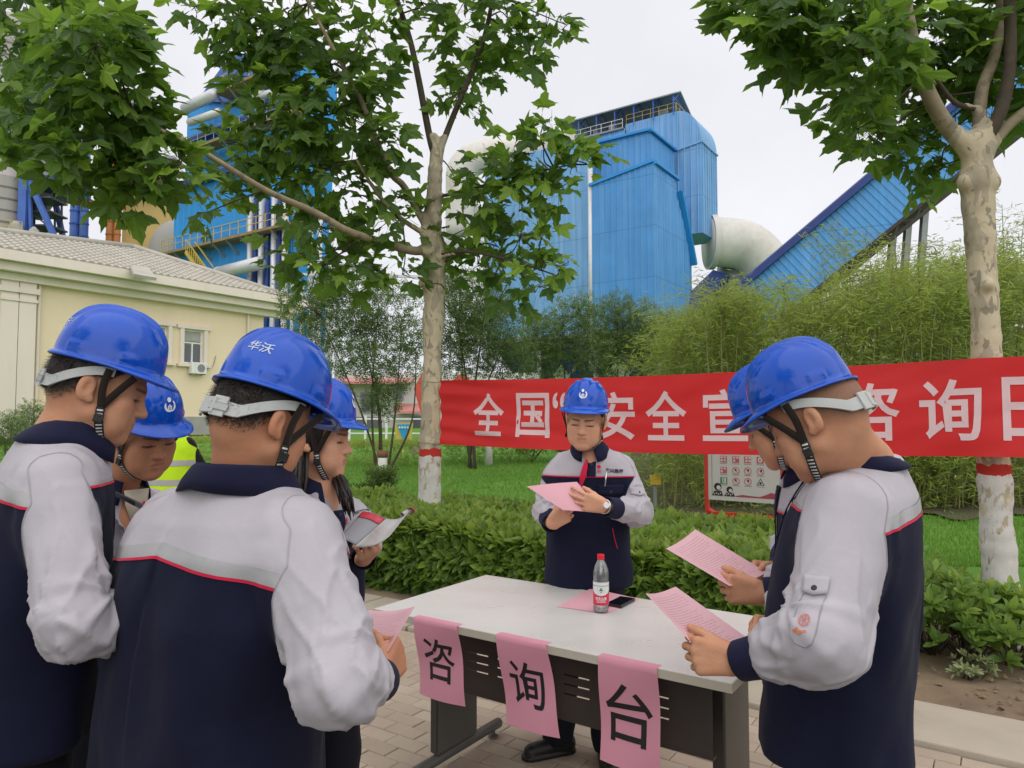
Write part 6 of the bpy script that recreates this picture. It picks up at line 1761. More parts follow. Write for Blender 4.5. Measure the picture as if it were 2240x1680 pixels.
mb = MB(); mb.slab([c0 + upc * hgt * .5 + side * (wid / 2 + .45), c1 + upc * hgt * .5 + side * (wid / 2 + .45), c1 + upc * (hgt * .5 + .7), c0 + upc * (hgt * .5 + .7)], upc * .22)
mb.slab([c0 + upc * hgt * .5 - side * (wid / 2 + .45), c1 + upc * hgt * .5 - side * (wid / 2 + .45), c1 + upc * (hgt * .5 + .7), c0 + upc * (hgt * .5 + .7)], upc * .22)
mb.bar(c0 + upc * (hgt * .5 - .05) + side * (wid / 2 + .40), c1 + upc * (hgt * .5 - .05) + side * (wid / 2 + .40), .35, .6, upc); mb.build("roof", BLUE_DARK, cg)
mb = MB(); t0 = c0 - upc * (hgt * .5 + .15) + side * wid / 2
for z_ in (0, -.7): mb.bar(t0 + upc * z_, t0 + dc * L + upc * z_, .3, .3, upc)
for i in range(int(L / 2.2)):
    a = t0 + dc * 2.2 * i; mb.bar(a, a + dc * 1.1 - upc * .7, .13).bar(a + dc * 1.1 - upc * .7, a + dc * 2.2, .16)
mb.box((c0 + c1) / 2 - upc * (hgt * .5 + .1), (L, wid, .16), dc, side, upc); mb.build("truss", mat("dark_brown_truss", (.050, .040, .036), .8, .25, 1.5), cg)
mb = MB()
for px_, w_ in ((1915, .4), (1950, .4), (1985, .4)):
    k = np.argmin([abs(((c0 + dc * s)[0] / (c0 + dc * s)[1]) * FPX + 1120 - px_) for s in np.linspace(0, L, 300)]); p = c0 + dc * np.linspace(0, L, 300)[k]
    mb.bar(V3([p[0], p[1], 0]), p - upc * hgt * .6, .5)
mb.each("support_post", GREY_STEEL, cg)

# ---------------------------------------------------------------- blue boiler house on the left
bo = P(500, 560, 62); bo[2] = 0
bh = empty("boiler_house", bo, "bright blue boiler house with walkways behind the cream house", "building")
def BH(s, t, z): return bo + E1 * s + E2 * t + ZU * z
def on_front(px, py, t=0.0): return Pplane(px, py, bo + E2 * t, E2)
def hz(px, py, t=0.0): return float(on_front(px, py, t)[2])
def hs(px, py, t=0.0): return float((on_front(px, py, t) - bo) @ E1)
sL, sR = hs(380, 500), hs(640, 500)
mb = MB(); corrug(mb, BH(sL, 0, 0), E1, sR - sL, 1, hz(380, 415), pitch=1.0, amp=.05, n=-E2); mb.box(BH((sL + sR) / 2, 2.1, hz(380, 415) / 2), (sR - sL, 4, hz(380, 415) - .1), E1, E2, ZU); mb.build("lower_block", BLUE_BRIGHT, bh)
s2 = hs(400, 300); zt2 = hz(400, 232); mb = MB(); corrug(mb, BH(s2, 0.4, 0), E1, sR - s2, hz(380, 415), zt2, pitch=1.0, amp=.05, n=-E2); mb.box(BH((s2 + sR) / 2, 2.5, (hz(380, 415) + zt2) / 2), (sR - s2, 4, zt2 - hz(380, 415) - .2), E1, E2, ZU); mb.build("upper_block", BLUE_BRIGHT, bh)
mb = MB(); mb.slab([on_front(430, 222), on_front(500, 125), on_front(640, 100), on_front(640, 225)], E2 * 4); mb.build("top_hood", BLUE_STEEL, bh)
for py0, pxa, pxb, tt in ((335, 398, 640, 0), (558, 352, 660, 0), (205, 470, 620, 0)):
    a = on_front(pxa, py0, -1.4); b = a + E1 * np.linalg.norm(on_front(pxb, py0, -1.4) - a); a0, b0 = a, b
    mb = MB(); mb.slab([a, b, b + E2 * 1.4, a + E2 * 1.4], ZU * .22); mb.build("walkway", mat("yellow_brown_deck", (.27, .19, .085), .8, .2, 1.5), bh); railing(bh, a + ZU * .22, b + ZU * .22, 1.1, 1.15, YELLOW_RAIL if py0 != 335 else GREY_STEEL)
    mb = MB()
    for i in range(int(np.linalg.norm(b - a) / 2)): p = a + E1 * 2 * i; mb.bar(p + E2 * 1.3 - ZU * 1.0, p + E2 * .1, .14)
    mb.each("bracket", GREY_STEEL, bh)
mb = MB(); a, b = on_front(425, 555, -1.6), on_front(500, 660, -1.6)
for o_ in (0, .8): mb.bar(a - E2 * o_, b - E2 * o_, .12, .3); mb.bar(a - E2 * o_ + ZU * 1.1, b - E2 * o_ + ZU * 1.1, .07)
for i in range(18): p = a + (b - a) * i / 17; mb.box(p - E2 * .4, (.3, .8, .05), E1, E2, ZU); mb.bar(p - E2 * .8, p - E2 * .8 + ZU * 1.1, .05)
mb.build("stair", YELLOW_RAIL, bh)
mb = MB()
for i, px_ in enumerate((548, 560, 572, 586, 600, 612, 624)):
    p = on_front(px_, 500, -.5); mb.tube([V3([p[0], p[1], 1]), V3([p[0], p[1], hz(px_, 440)])], .26 if i % 2 == 0 else .20, 8, mi=0 if i % 2 == 0 else 1)
for px_ in (680, 700, 725): p = on_front(px_, 500, -.3); mb.tube([V3([p[0], p[1], 1]), V3([p[0], p[1], hz(px_, 480)])], .2, 8)
mb.each("pipe", [PALE_PIPE, BLUE_DARK], bh, smooth=True)
mb = MB()
for ya, yb, xa, xb, r_ in ((238, 205, 405, 470, .5), (268, 245, 415, 480, .35), (598, 575, 478, 570, .55), (215, 195, 540, 640, .3)):
    a, b = on_front(xa, ya, -1.5), on_front(xb, yb, -1.5); mb.tube([a, b], r_, 12)
a = on_front(480, 597, -1.5); mb.tube([a, a - ZU * 3], .55, 12).sphere(a, .56, 12, 8); mb.tube([on_front(572, 195, -.6), on_front(572, 235, -.6)], .3, 8); mb.each("insulated_pipe", PALE_PIPE, bh, smooth=True)
mb = MB(); mb.box(BH((sL + sR) / 2, -.35, hz(380, 420)), (sR - sL + .8, .9, .5), E1, E2, ZU); mb.box(BH((s2 + sR) / 2, -.1, hz(400, 318)), (sR - s2, .6, .4), E1, E2, ZU); mb.each("ledge", BLUE_DARK, bh)
# frame of pipework right of the boiler house, behind the myrtle trees
pr_ = empty("pipe_rack", gp(760, 55), "pale steel pipe rack seen through the myrtle trees", "pipe rack"); mb = MB()
for px_ in (640, 662, 690, 716, 738, 770, 800, 846, 985, 1010, 1040, 1062): p = P(px_, 600, 55); mb.bar(V3([p[0], p[1], .5]), V3([p[0], p[1], P(px_, 575 + (px_ * 7) % 45, 55)[2]]), .22)
for py_ in (600, 640, 700, 760, 800): mb.bar(P(640, py_, 55), P(1070, py_ + 8, 55), .2)
for i in range(7): mb.bar(P(640 + 60 * i, 600, 55), P(700 + 60 * i, 700, 55), .14)
mb.build("frame", mat("galvanised", (.50, .51, .52), .5, metal=.3), pr_)
# worker far up on the walkway
wp = on_front(447, 552, -.7); wk = empty("person", wp, "tiny distant worker in a green top standing on the boiler house walkway", "person", "people away from the table")
body_sdf = lambda q: np.minimum(smin(smin(s_cap(q, wp + ZU * 1.0, wp + ZU * 1.40, .17, .19), s_cap(q, wp + V3([.1, 0, .1]), wp + V3([.06, 0, .95]), .08, .11), .05), s_cap(q, wp + V3([-.1, 0, .1]), wp + V3([-.06, 0, .95]), .08, .11), .05), smin(s_cap(q, wp + V3([.24, 0, 1.38]), wp + V3([.27, -.15, 1.0]), .07, .05), s_cap(q, wp + V3([-.24, 0, 1.38]), wp + V3([-.27, -.15, 1.0]), .07, .05), .02))
v, Q = surface_nets(body_sdf, wp - V3([.5, .5, .1]), wp + V3([.5, .5, 1.8]), .035); mesh_obj("clothes", v, Q, mat("green_overall", (.06, .13, .08), .9), wk, smooth=True)
MB().sphere(wp + ZU * 1.62, .10, 10, 8).tube([wp + ZU * 1.45, wp + ZU * 1.6], .06, 8).build("head", SKIN_A, wk, smooth=True)
MB().lathe(wp + ZU * 1.66, [(.15, 0), (.12, .02), (.11, .08), (.06, .13), (.01, .14)], 14).build("hard_hat", HELMET_WHITE, wk, smooth=True)
# ---------------------------------------------------------------- ochre block, orange and blue ducts
oc = empty("ochre_block", gp(330, 80), "ochre sheet-clad block between the orange ducts and the boiler house", "building")
a, b = P(268, 470, 78), P(388, 470, 78)
mb = MB(); mb.slab([V3([a[0], a[1], 0]), V3([b[0], b[1], 0]), V3([b[0], b[1], P(388, 420, 78)[2]]), V3([a[0], a[1], P(268, 400, 78)[2]])], V3([0, 14, 0])); mb.build("wall", OCHRE, oc)
q = P(383, 572, 74); mb = MB(); mb.sphere(q, (2.9, 2, 4.4), 20, 12); mb.build("dome", SILO, oc, smooth=True)
mb = MB()
for i in range(3): mb.box(P(330, 355 + 22 * i, 77), (6.5, 3, .25)); railing(oc, P(285, 352 + 22 * i, 76), P(385, 352 + 22 * i, 76), 1.1, 1.2, GREY_STEEL)
mb.build("deck", GREY_STEEL, oc)
for lab, m_, xs_, y0, D, nm in (("pair of orange-brown vertical ducts with ring flanges left of the ochre block", ORANGE_DUCT, ((242, 8), (258, 7)), 325, 76, "duct_pair"), ("pair of dark blue vertical ducts with ring flanges left of the orange ones", BLUE_STEEL, ((165, 10), (185, 9)), 330, 76, "duct_pair")):
    dd = empty(nm, gp(xs_[0][0], D), lab, "duct"); 
    for x_, r_ in xs_:
        p = P(x_, 450, D); rr = r_ / FPX * D; MB().tube([V3([p[0], p[1], 0]), V3([p[0], p[1], P(x_, y0, D)[2]])], rr, 12).build("duct", m_, dd, smooth=True)
        mb = MB()
        for y_ in range(y0 + 20, 560, 28): z_ = P(x_, y_, D)[2]; mb.tube([V3([p[0], p[1], z_ - .08]), V3([p[0], p[1], z_ + .08])], rr * 1.12, 12)
        mb.each("flange", m_, dd)
# ---------------------------------------------------------------- grey preheater silos at the left edge
si = empty("silo_tower", gp(40, 66), "grey cement silos on a blue steel frame at the left edge", "industrial tower")
def silo(px_, py0, py1, r_, D, cone=0):
    p = P(px_, 400, D); z0, z1 = P(px_, py1, D)[2], P(px_, py0, D)[2]; pr = [(r_, z1), (r_, z0)]
    if cone: pr = [(r_ * .25, z0 - cone)] + [(r_, z0), (r_, z1), (r_ * .6, z1 + 1), (.1, z1 + 1.3)]
    else: pr = [(r_, z0), (r_, z1), (r_ * .6, z1 + 1), (.1, z1 + 1.3)]
    MB().lathe(V3([p[0], p[1], 0]), pr, 24).build("silo", SILO, si, auto=30)
    mb = MB()
    for k in range(1, 5): z_ = z0 + (z1 - z0) * k / 5; mb.tube([V3([p[0], p[1], z_ - .08]), V3([p[0], p[1], z_ + .08])], r_ * 1.02, 24)
    mb.each("hoop", mat("dark_hoop", (.16, .15, .14), .7), si)
silo(-10, 200, 372, 2.4, 66); silo(8, 395, 520, 2.0, 64); silo(62, 300, 392, 2.1, 68); silo(85, 420, 425, 1.7, 67, 2.4); silo(38, 515, 600, .75, 62); silo(78, 528, 600, .62, 62); silo(10, 60, 190, 2.1, 70)
mb = MB(); z_ = P(0, 385, 63)[2]; mb.slab([P(-60, 372, 63), P(155, 412, 68), P(155, 420, 68), P(-60, 382, 63)], V3([0, 6, 0])); mb.build("deck", RUST, si)
mb = MB(); mb.box(P(60, 412, 66), (9, 5, .8)); mb.build("beam", BLUE_DARK, si)
mb = MB(); p = P(55, 400, 63); mb.bar(V3([p[0], p[1], 0]), V3([p[0], p[1], P(58, 60, 63)[2]]), .7); p2 = P(66, 400, 64)
mb.bar(P(64, 395, 63), P(138, 560, 63), .42).bar(P(64, 395, 63), P(70, 560, 63), .25).bar(P(118, 430, 67), P(147, 560, 67), .4); mb.each("column", BLUE_STEEL, si)
mb = MB()
for y_ in (440, 470, 500, 530, 555): mb.box(P(92, y_, 65), (3.2, 2.5, .15)); 
for x_ in (75, 98, 120, 135): mb.bar(P(x_, 430, 66), P(x_, 580, 66), .14)
for i in range(5): mb.bar(P(72, 440 + 28 * i, 64), P(110, 470 + 28 * i, 64), .12)
mb.build("stair_frame", mat("dark_steel", (.09, .09, .10), .6), si)
for y_ in (505, 545): railing(si, P(-5, y_, 61), P(48, y_ + 8, 61), 1.1, .9, YELLOW_RAIL)
MB().tube([P(-20, 540, 60), P(20, 520, 60), P(45, 520, 60)], .55, 12).build("elbow_pipe", SILO, si, smooth=True)
railing(si, P(85, 545, 64), P(145, 556, 64), 1.1, .9, GREY_STEEL)

# ---------------------------------------------------------------- cream house
hc = P(575, 800, 38.6); hc[2] = 0
ho = empty("cream_house", hc, "cream rendered house with a grey hipped tile roof on the left", "house")
def HO(s, i, z): return hc - E2 * s - E1 * i + ZU * z       # s: along the visible wall toward us, i: into the house
gh, ez = .8, P(600, 666, 38.2)[2]; LH = 19.0
wall_z0, wall_z1 = gh + .0, ez
# wall with openings: built from panels round the window
def win_s(px): # position along the wall for a photo column
    k = (px - 1120) / FPX; a = hc; return float((a[0] - k * a[1]) / (E2[0] - k * E2[1]))
def wz(px, py): s_ = win_s(px); p = hc - E2 * s_; return float(P(px, py, p[1])[2])
wins = [(win_s(441), win_s(398), wz(420, 796), wz(420, 722)), (win_s(362), win_s(318), wz(340, 790), wz(340, 712))]
wins = [(min(a, b), max(a, b), c, d) for a, b, c, d in wins]
mb = MB(); cuts = sorted(wins); s_prev = 0; T_ = .30
def panel(s0, s1, z0, z1): 
    if s1 - s0 > .01 and z1 - z0 > .01: mb.box(HO((s0 + s1) / 2, T_ / 2, (z0 + z1) / 2), (T_, s1 - s0, z1 - z0), E1, E2, ZU)
for a, b, c, d in cuts: panel(s_prev, a, gh, wall_z1); panel(a, b, gh, c); panel(a, b, d, wall_z1); s_prev = b
panel(s_prev, LH, gh, wall_z1); mb.box(HO(.15, 6, (gh + wall_z1) / 2), (12, .3, wall_z1 - gh), E1, E2, ZU); mb.build("wall", CREAM_WALL, ho)
mb = MB(); mb.box(HO(LH / 2, -.04, gh + .45), (.10, LH + .1, .9), E1, E2, ZU); mb.build("plinth", PLINTH, ho)
for a, b, c, d in wins:
    w_, h_ = b - a, d - c; fr = MB(); cen = HO((a + b) / 2, .12, (c + d) / 2)
    fr.box(cen + ZU * (h_ / 2 - .04), (.10, w_, .08), E1, E2, ZU).box(cen - ZU * (h_ / 2 - .04), (.10, w_, .08), E1, E2, ZU)
    for k in (-1, 1): fr.box(cen + E2 * k * (w_ / 2 - .04), (.10, .08, h_ - .16), E1, E2, ZU)
    fr.box(cen + ZU * h_ * .12, (.09, w_ - .16, .07), E1, E2, ZU); fr.box(cen - ZU * h_ * .19, (.09, .07, h_ * .58), E1, E2, ZU)
    f_ = fr.build("window", WHITE_FRAME, ho)
    for k in (-1, 1): MB().box(cen + E2 * k * w_ * .25 - ZU * h_ * .20, (.02, w_ * .5 - .13, h_ * .54), E1, E2, ZU).build("pane", PANE, f_)
    MB().box(cen + ZU * h_ * .31, (.02, w_ - .18, h_ * .28), E1, E2, ZU).build("pane", mat("pale_blind", (.36, .35, .33), .5), f_)
    su = MB()
    for k in (-1, 1): su.box(HO((a + b) / 2, -.06, (c + d) / 2) + E2 * k * (w_ / 2 + .11), (.12, .20, h_ + .1), E1, E2, ZU)
    su.box(HO((a + b) / 2, -.07, d + .12), (.16, w_ + .75, .18), E1, E2, ZU); su.build("surround", CREAM_TRIM, f_)
    MB().box(HO((a + b) / 2, -.10, c - .09), (.26, w_ + .7, .14), E1, E2, ZU).build("sill", CREAM_TRIM, f_)
# cornice, gutter, pilasters
co_ = MB(); co_.box(HO(LH / 2 - .6, -.18, ez - .45), (.42, LH + 2.4, .30), E1, E2, ZU).box(HO(LH / 2 - .6, -.38, ez - .12), (.85, LH + 2.8, .34), E1, E2, ZU).box(HO(LH / 2 - .6, -.62, ez + .26), (1.0, LH + 3.1, .40), E1, E2, ZU)
co_.box(HO(-.40, 6, ez + .26), (13, 1.0, .40), E1, E2, ZU); co_.box(HO(-.2, 6, ez - .14), (12.6, .7, .36), E1, E2, ZU); co_.build("cornice", CREAM_TRIM, ho)
for s_ in (win_s(8), win_s(48)):
    pl = MB(); pl.box(HO(s_, -.13, (gh + ez - .6) / 2), (.26, .62, ez - .6 - gh), E1, E2, ZU).box(HO(s_, -.18, ez - .95), (.36, .80, .22), E1, E2, ZU).box(HO(s_, -.16, ez - 1.35), (.32, .70, .12), E1, E2, ZU); pl.build("pilaster", CREAM_TRIM, ho)
mb = MB(); s_ = win_s(76); mb.tube([HO(s_, -.12, gh), HO(s_, -.12, ez - .6)], .06, 8); s_ = win_s(537); mb.tube([HO(s_, -.12, gh), HO(s_, -.12, ez - .6)], .06, 8); mb.each("downpipe", CREAM_TRIM, ho)
# roof: hipped, tiles as rows of small curved shells
ez2 = ez + .42; rc0, rc1 = HO(-.9, -1.05, ez2), HO(LH + 1.5, -1.05, ez2); apex = P(290, 546, 37.2); back = HO(-.9, 13, ez2)
mb = MB(); mb.add([rc0, rc1, apex], [(0, 1, 2)]); mb.add([rc0, apex, apex - E1 * 8, back], [(0, 1, 2, 3)]); mb.add([rc1, apex, apex - E1 * 8, HO(LH + 1.5, 13, ez2)], [(0, 1, 2, 3)])
roof = mb.build("roof", TILE, ho)
def tile_face(A_, B_, C_, tw=.34, tl=.40):
    """rows of half-round tiles on the triangle A-B (eave) and C (top)"""
    ax = unit(B_ - A_); n = unit(np.cross(B_ - A_, C_ - A_)); n = n if n[2] > 0 else -n; upv = unit(np.cross(n, ax)); upv = upv if upv[2] > 0 else -upv
    H = (C_ - A_) @ upv; cA = (C_ - A_) @ ax; Lb = (B_ - A_) @ ax; vs, fs = [], []; k = 0
    for j in range(int(H / tl) + 1):
        h0, h1 = j * tl, min((j + 1) * tl + .05, H); x0, x1 = cA * h0 / H, Lb - (Lb - cA) * h0 / H
        for i in range(int((x1 - x0) / tw)):
            x = x0 + i * tw; pr = [(0, .03), (.22, .085), (.5, .11), (.78, .085), (1, .03)]
            for q, z in pr: vs.append(A_ + ax * (x + q * tw * .97) + upv * h0 + n * (z + .05)); vs.append(A_ + ax * (x + q * tw * .97) + upv * h1 + n * (z + .01))
            vs += [A_ + ax * (x + q * tw * .97) + upv * h0 + n * .0 for q, z in pr]
            fs += [(k + 2 * a, k + 2 * a + 2, k + 2 * a + 3, k + 2 * a + 1) for a in range(4)] + [(k + 10 + a, k + 11 + a, k + 2 * a + 2, k + 2 * a) for a in range(4)]; k += 15
    tag(mesh_obj("roof_tiles", vs, fs, TILE, roof), kind="stuff")
tile_face(rc1, rc0, apex)
mb = MB(); mb.tube([rc0 + ZU * .1, apex + ZU * .15], .16, 8).tube([rc1 + ZU * .1, apex + ZU * .15], .16, 8).tube([apex + ZU * .15, apex - E1 * 8 + ZU * .15], .16, 8); mb.each("ridge_cap", TILE, roof, smooth=True)
nrm_r = unit(np.cross(rc0 - rc1, apex - rc1)); nrm_r = nrm_r if nrm_r[2] > 0 else -nrm_r
q4 = [Pplane(x, y, rc0, nrm_r) for x, y in ((283, 592), (322, 597), (340, 620), (290, 612))]; MB().slab([p + nrm_r * .12 for p in q4], nrm_r * .14).build("roof_hatch", TILE, roof)
# air conditioner on the wall
s_ = win_s(425); z_ = wz(425, 806); ac = empty("air_conditioner", HO(s_, 0, z_ - .3), "white air conditioner unit under the cream house window", "air conditioner")
MB().box(HO(s_, -.22, z_), (.32, .80, .56), E1, E2, ZU).build("casing", WHITE_FRAME, ac, bevel=.03)
MB().lathe(HO(s_ - .1, -.385, z_), [(.20, 0), (.20, .012), (.17, .014), (.165, .002), (.05, .002), (.045, .02), (.01, .022)], 20, E1).build("fan_grille", mat("grille_grey", (.25, .25, .26), .6), ac)
MB().bar(HO(s_ - .3, -.02, z_ - .30), HO(s_ - .3, -.40, z_ - .30), .05).bar(HO(s_ + .3, -.02, z_ - .30), HO(s_ + .3, -.40, z_ - .30), .05).build("bracket", GREY_STEEL, ac)
MB().tube(catmull([HO(s_ - .4, -.1, z_ + .1), HO(s_ - .9, -.05, z_ + .15), HO(s_ - 1.1, -.03, z_ + .7)], 5), .02, 5).build("hose", GREY_STEEL, ac, smooth=True)

# ---------------------------------------------------------------- low buildings and clutter beyond the lawn
PINK = mat("faded_red_sheet", (.50, .22, .20), .7, .15, 1); WHITE_W = mat("white_render", (.56, .555, .54), .85, .08, 1, .1, 8)
wh = empty("white_workshop", gp(840, 46), "low white workshop with pinkish-red awnings beyond the lawn", "building")
def wp_(px, py, D=46): return P(px, py, D)
mb = MB(); mb.slab([wp_(738, 960), wp_(1180, 975), wp_(1180, 815), wp_(738, 815)], V3([0, 6, 0])); mb.build("wall", WHITE_W, wh)
for x0, x1, y0, y1, nm in ((738, 905, 842, 832, "awning"), (868, 925, 905, 888, "awning")):
    mb = MB(); a, b = wp_(x0, y0), wp_(x1, y0); mb.slab([a - V3([0, 1.3, 0]), b - V3([0, 1.3, 0]), wp_(x1, y1) , wp_(x0, y1)], ZU * .15); mb.build(nm, PINK, wh)
for x0, x1, y0, y1 in ((745, 775, 862, 900), (792, 822, 862, 900), (905, 935, 912, 950), (750, 830, 915, 945), (1080, 1110, 850, 900), (862, 880, 838, 872)):
    mb = MB(); c = (wp_(x0, y0) + wp_(x1, y1)) / 2; w_ = wp_(x1, y0)[0] - wp_(x0, y0)[0]; h_ = wp_(x0, y0)[2] - wp_(x0, y1)[2]
    wo = MB().box(c + V3([0, -.03, 0]), (w_ + .2, .12, h_ + .2)).build("window", GREY_STEEL, wh); MB().box(c + V3([0, -.06, 0]), (w_, .12, h_)).build("pane", PANE, wo)
REDP = mat("faded_red_paint", (.50, .075, .045), .6, .15, 1.5)
rb = empty("red_hopper", gp(920, 34), "slanted faded red steel panel standing behind the limewashed trunk", "machine"); mb = MB()
mb.slab([P(905, 850, 34), P(925, 812, 34), P(936, 815, 34), P(936, 925, 34), P(928, 930, 34)], V3([0, .8, 0])); mb.build("panel", REDP, rb)
mb = MB(); mb.slab([P(975, 845, 36), P(1010, 815, 36), P(1026, 825, 36), P(1022, 850, 36)], V3([0, .6, 0])); mb.build("cover", REDP, rb)
sgn = empty("lawn_sign", gp(882, 24), "small blue and yellow triangular lawn sign left of the trunk", "sign"); sb_ = gp(882, 24)
mb = MB(); mb.slab([P(868, 928, 24), P(898, 928, 24), P(884, 968, 24)], V3([0, .04, 0])); mb.build("blue_face", mat("sky_blue_print", (.03, .33, .62), .5), sgn)
mb = MB(); mb.slab([P(863, 925, 24.06), P(903, 925, 24.06), P(900, 962, 24.06), P(866, 966, 24.06)], V3([0, .04, 0])).bar(sb_, P(882, 960, 24.05), .05); mb.build("backing", mat("yellow_print", (.62, .48, .10), .5), sgn)
mb = MB()
for i in range(4): mb.box(P(874 + 6 * i, 935, 23.97), (.055, .02, .06))
mb.build("white_marks", HELMET_WHITE, sgn)
fe = empty("post_fence", gp(760, 30), "row of thin white fence posts at the end of the lawn", "fence")
for px_ in (700, 732, 765, 800, 846, 1176): p = gp(px_, 30); MB().bar(p, p + ZU * 1.15, .09).build("post", WHITE_FRAME, fe)
mb = MB(); mb.bar(gp(700, 30) + ZU * 1.0, gp(1176, 30) + ZU * 1.0, .06); mb.bar(gp(700, 30) + ZU * .4, gp(1176, 30) + ZU * .4, .06); mb.build("rail", WHITE_FRAME, fe)
pb = gp(920, 22); tag(MB().box(pb + ZU * .38, (.55, .3, .42)).build("stone_block", mat("pink_stone", (.50, .38, .34), .9), loc=pb, bevel=.02), "pinkish stone block on the lawn edge left of the limewashed trunk", "stone")
# thin leaning pole and yellow board under the bamboo
yb = gp(1432, 11.8); yo = empty("yellow_board", yb, "plain yellow board low behind the banner in front of the bamboo", "board"); MB().box(yb + ZU * .50, (.18, .05, .16)).build("panel", mat("yellow_board_paint", (.55, .36, .03), .6, .1, 3), yo); MB().bar(yb + V3([0, .05, 0]), yb + V3([0, .05, .5]), .05).build("leg", GREY_STEEL, yo)
# ================================================================== banner, table, sheets, bottle, phone, sign board
def _banner():
    t = NT("red_banner_cloth"); vec = t.coord("Object")
    o = t.ramp(t.noise(vec, 1.2, 4), [(0.3, (0.60, 0.020, 0.022)), (0.7, (0.70, 0.026, 0.028))])
    t.set(col=o, rough=.55, spec=.35, sheen=.1); t.bump(t.noise(vec, 400, 2), .08, .002)
    tr = t.node("ShaderNodeBsdfTranslucent"); tr.inputs[0].default_value = (.80, .03, .03, 1); mx = t.node("ShaderNodeMixShader"); mx.inputs[0].default_value = .22
    t.link(t.b.outputs[0], mx.inputs[1]); t.link(tr.outputs[0], mx.inputs[2]); t.link(mx.outputs[0], t.out.inputs[0]); return t.m
BANNER = _banner(); PALE_PINK = mat("pale_pink_lettering", (.70, .50, .52), .6, .04, 2)
bl0, bl1 = P(962, 900, 7.46), P(2148, 893, 4.86); bd = unit((bl1 - bl0) * V3([1, 1, 0])); bn = V3([bd[1], -bd[0], 0]); bn = bn if bn[1] < 0 else -bn
BL = np.linalg.norm((bl1 - bl0)[:2]); BEXT = BL + 1.6; zc0 = (P(962, 832, 7.46)[2] + P(962, 972, 7.46)[2]) / 2; zc1 = (P(2148, 784, 4.86)[2] + P(2148, 998, 4.86)[2]) / 2; BHt = .668
def bpt(s, h, off=0.0):
    """s along the banner, h -.5..+.5"""
    k = s / BL; z = zc0 + (zc1 - zc0) * min(k, 1) - .035 * math.sin(math.pi * min(1, k)) * 1.0
    rip = .010 * math.sin(h * 26 + s * 2.1) * math.exp(-s / .55) + .017 * n1(s * 1.6 + h * 1.5, h * 2, 1) + .006 * n1(s * 4 - h * 5, h * 4, 7) + .012 * n1(s * .9, h * 9 + s, 4) * math.exp(-abs(s - .5) / 1.2)
    wrap = .018 * math.exp(-((s - BL) / .16) ** 2)
    return bl0 * V3([1, 1, 0]) + bd * s + bn * (rip + wrap + off) + ZU * (z + h * BHt)
ban = empty("banner", bl0 * V3([1, 1, 0]) + bd * BL / 2 + ZU * 1.3, "long red banner with pale lettering stretched between two tree trunks", "banner")
nx, ny = 240, 26; vs = [bpt(BEXT * i / nx, -.5 + j / ny) for j in range(ny + 1) for i in range(nx + 1)]
o = mesh_obj("cloth", vs, [(j * (nx + 1) + i, j * (nx + 1) + i + 1, (j + 1) * (nx + 1) + i + 1, (j + 1) * (nx + 1) + i) for j in range(ny) for i in range(nx)], BANNER, ban, smooth=True)
def s_at(px):
    k = (px - 1120) / FPX; return float((bl0[0] - k * bl0[1]) / (k * bd[1] - bd[0]))
def subdivide_glyph(v, f, mx_):
    me = bpy.data.meshes.new("g"); me.from_pydata([(*p, 0) for p in v], [], f); bm = bmesh.new(); bm.from_mesh(me)
    bmesh.ops.triangulate(bm, faces=bm.faces)
    for _ in range(3):
        es = [e for e in bm.edges if e.calc_length() > mx_]
        if not es: break
        bmesh.ops.subdivide_edges(bm, edges=es, cuts=1); bmesh.ops.triangulate(bm, faces=[q for q in bm.faces if len(q.verts) > 3])
    out = np.array([q.co[:2] for q in bm.verts]); bm.verts.index_update(); fs = [tuple(w.index for w in q.verts) for q in bm.faces]; bm.free(); bpy.data.meshes.remove(me); return out, fs
for ch, px_ in (("全", 1067), ("国", 1164), ("“", 1222), ("安", 1345), ("全", 1455), ("宣", 1585), ("传", 1730), ("咨", 1905), ("询", 2078), ("日", 2250)):
    v, f = text_mesh(ch, .40, .016); w0 = .40 if ch != "“" else .14
    v = v * V3([.40 / max(.01, np.ptp(v[:, 0])) * (.93 if ch not in "“日" else (.35 if ch == "“" else .72)), .425 / np.ptp(v[:, 1]) * (1 if ch != "“" else .36)])
    v, f = subdivide_glyph(v, f, .10); s0 = s_at(px_); dh = -.012 if ch != "“" else .13
    mesh_obj("lettering", [bpt(s0 + x, (y + dh) / BHt, .0035) for x, y in v], f, PALE_PINK, ban)
mb = MB(); tr0 = LT + ZU * 0
for h in (-.48, .48):
    p = bpt(.0, h); q = V3([LT[0], LT[1], p[2]]); ring = [V3([q[0] + .128 * math.cos(a), q[1] + .128 * math.sin(a), q[2] + .01 * math.sin(2 * a)]) for a in np.linspace(0, 2 * np.pi, 22)]
    mb.tube(ring, .0035, 5).tube([p, q + unit(p - q) * .125], .0035, 5)
mb.build("tie_wire", mat("thin_wire", (.30, .27, .22), .5), ban, smooth=True)

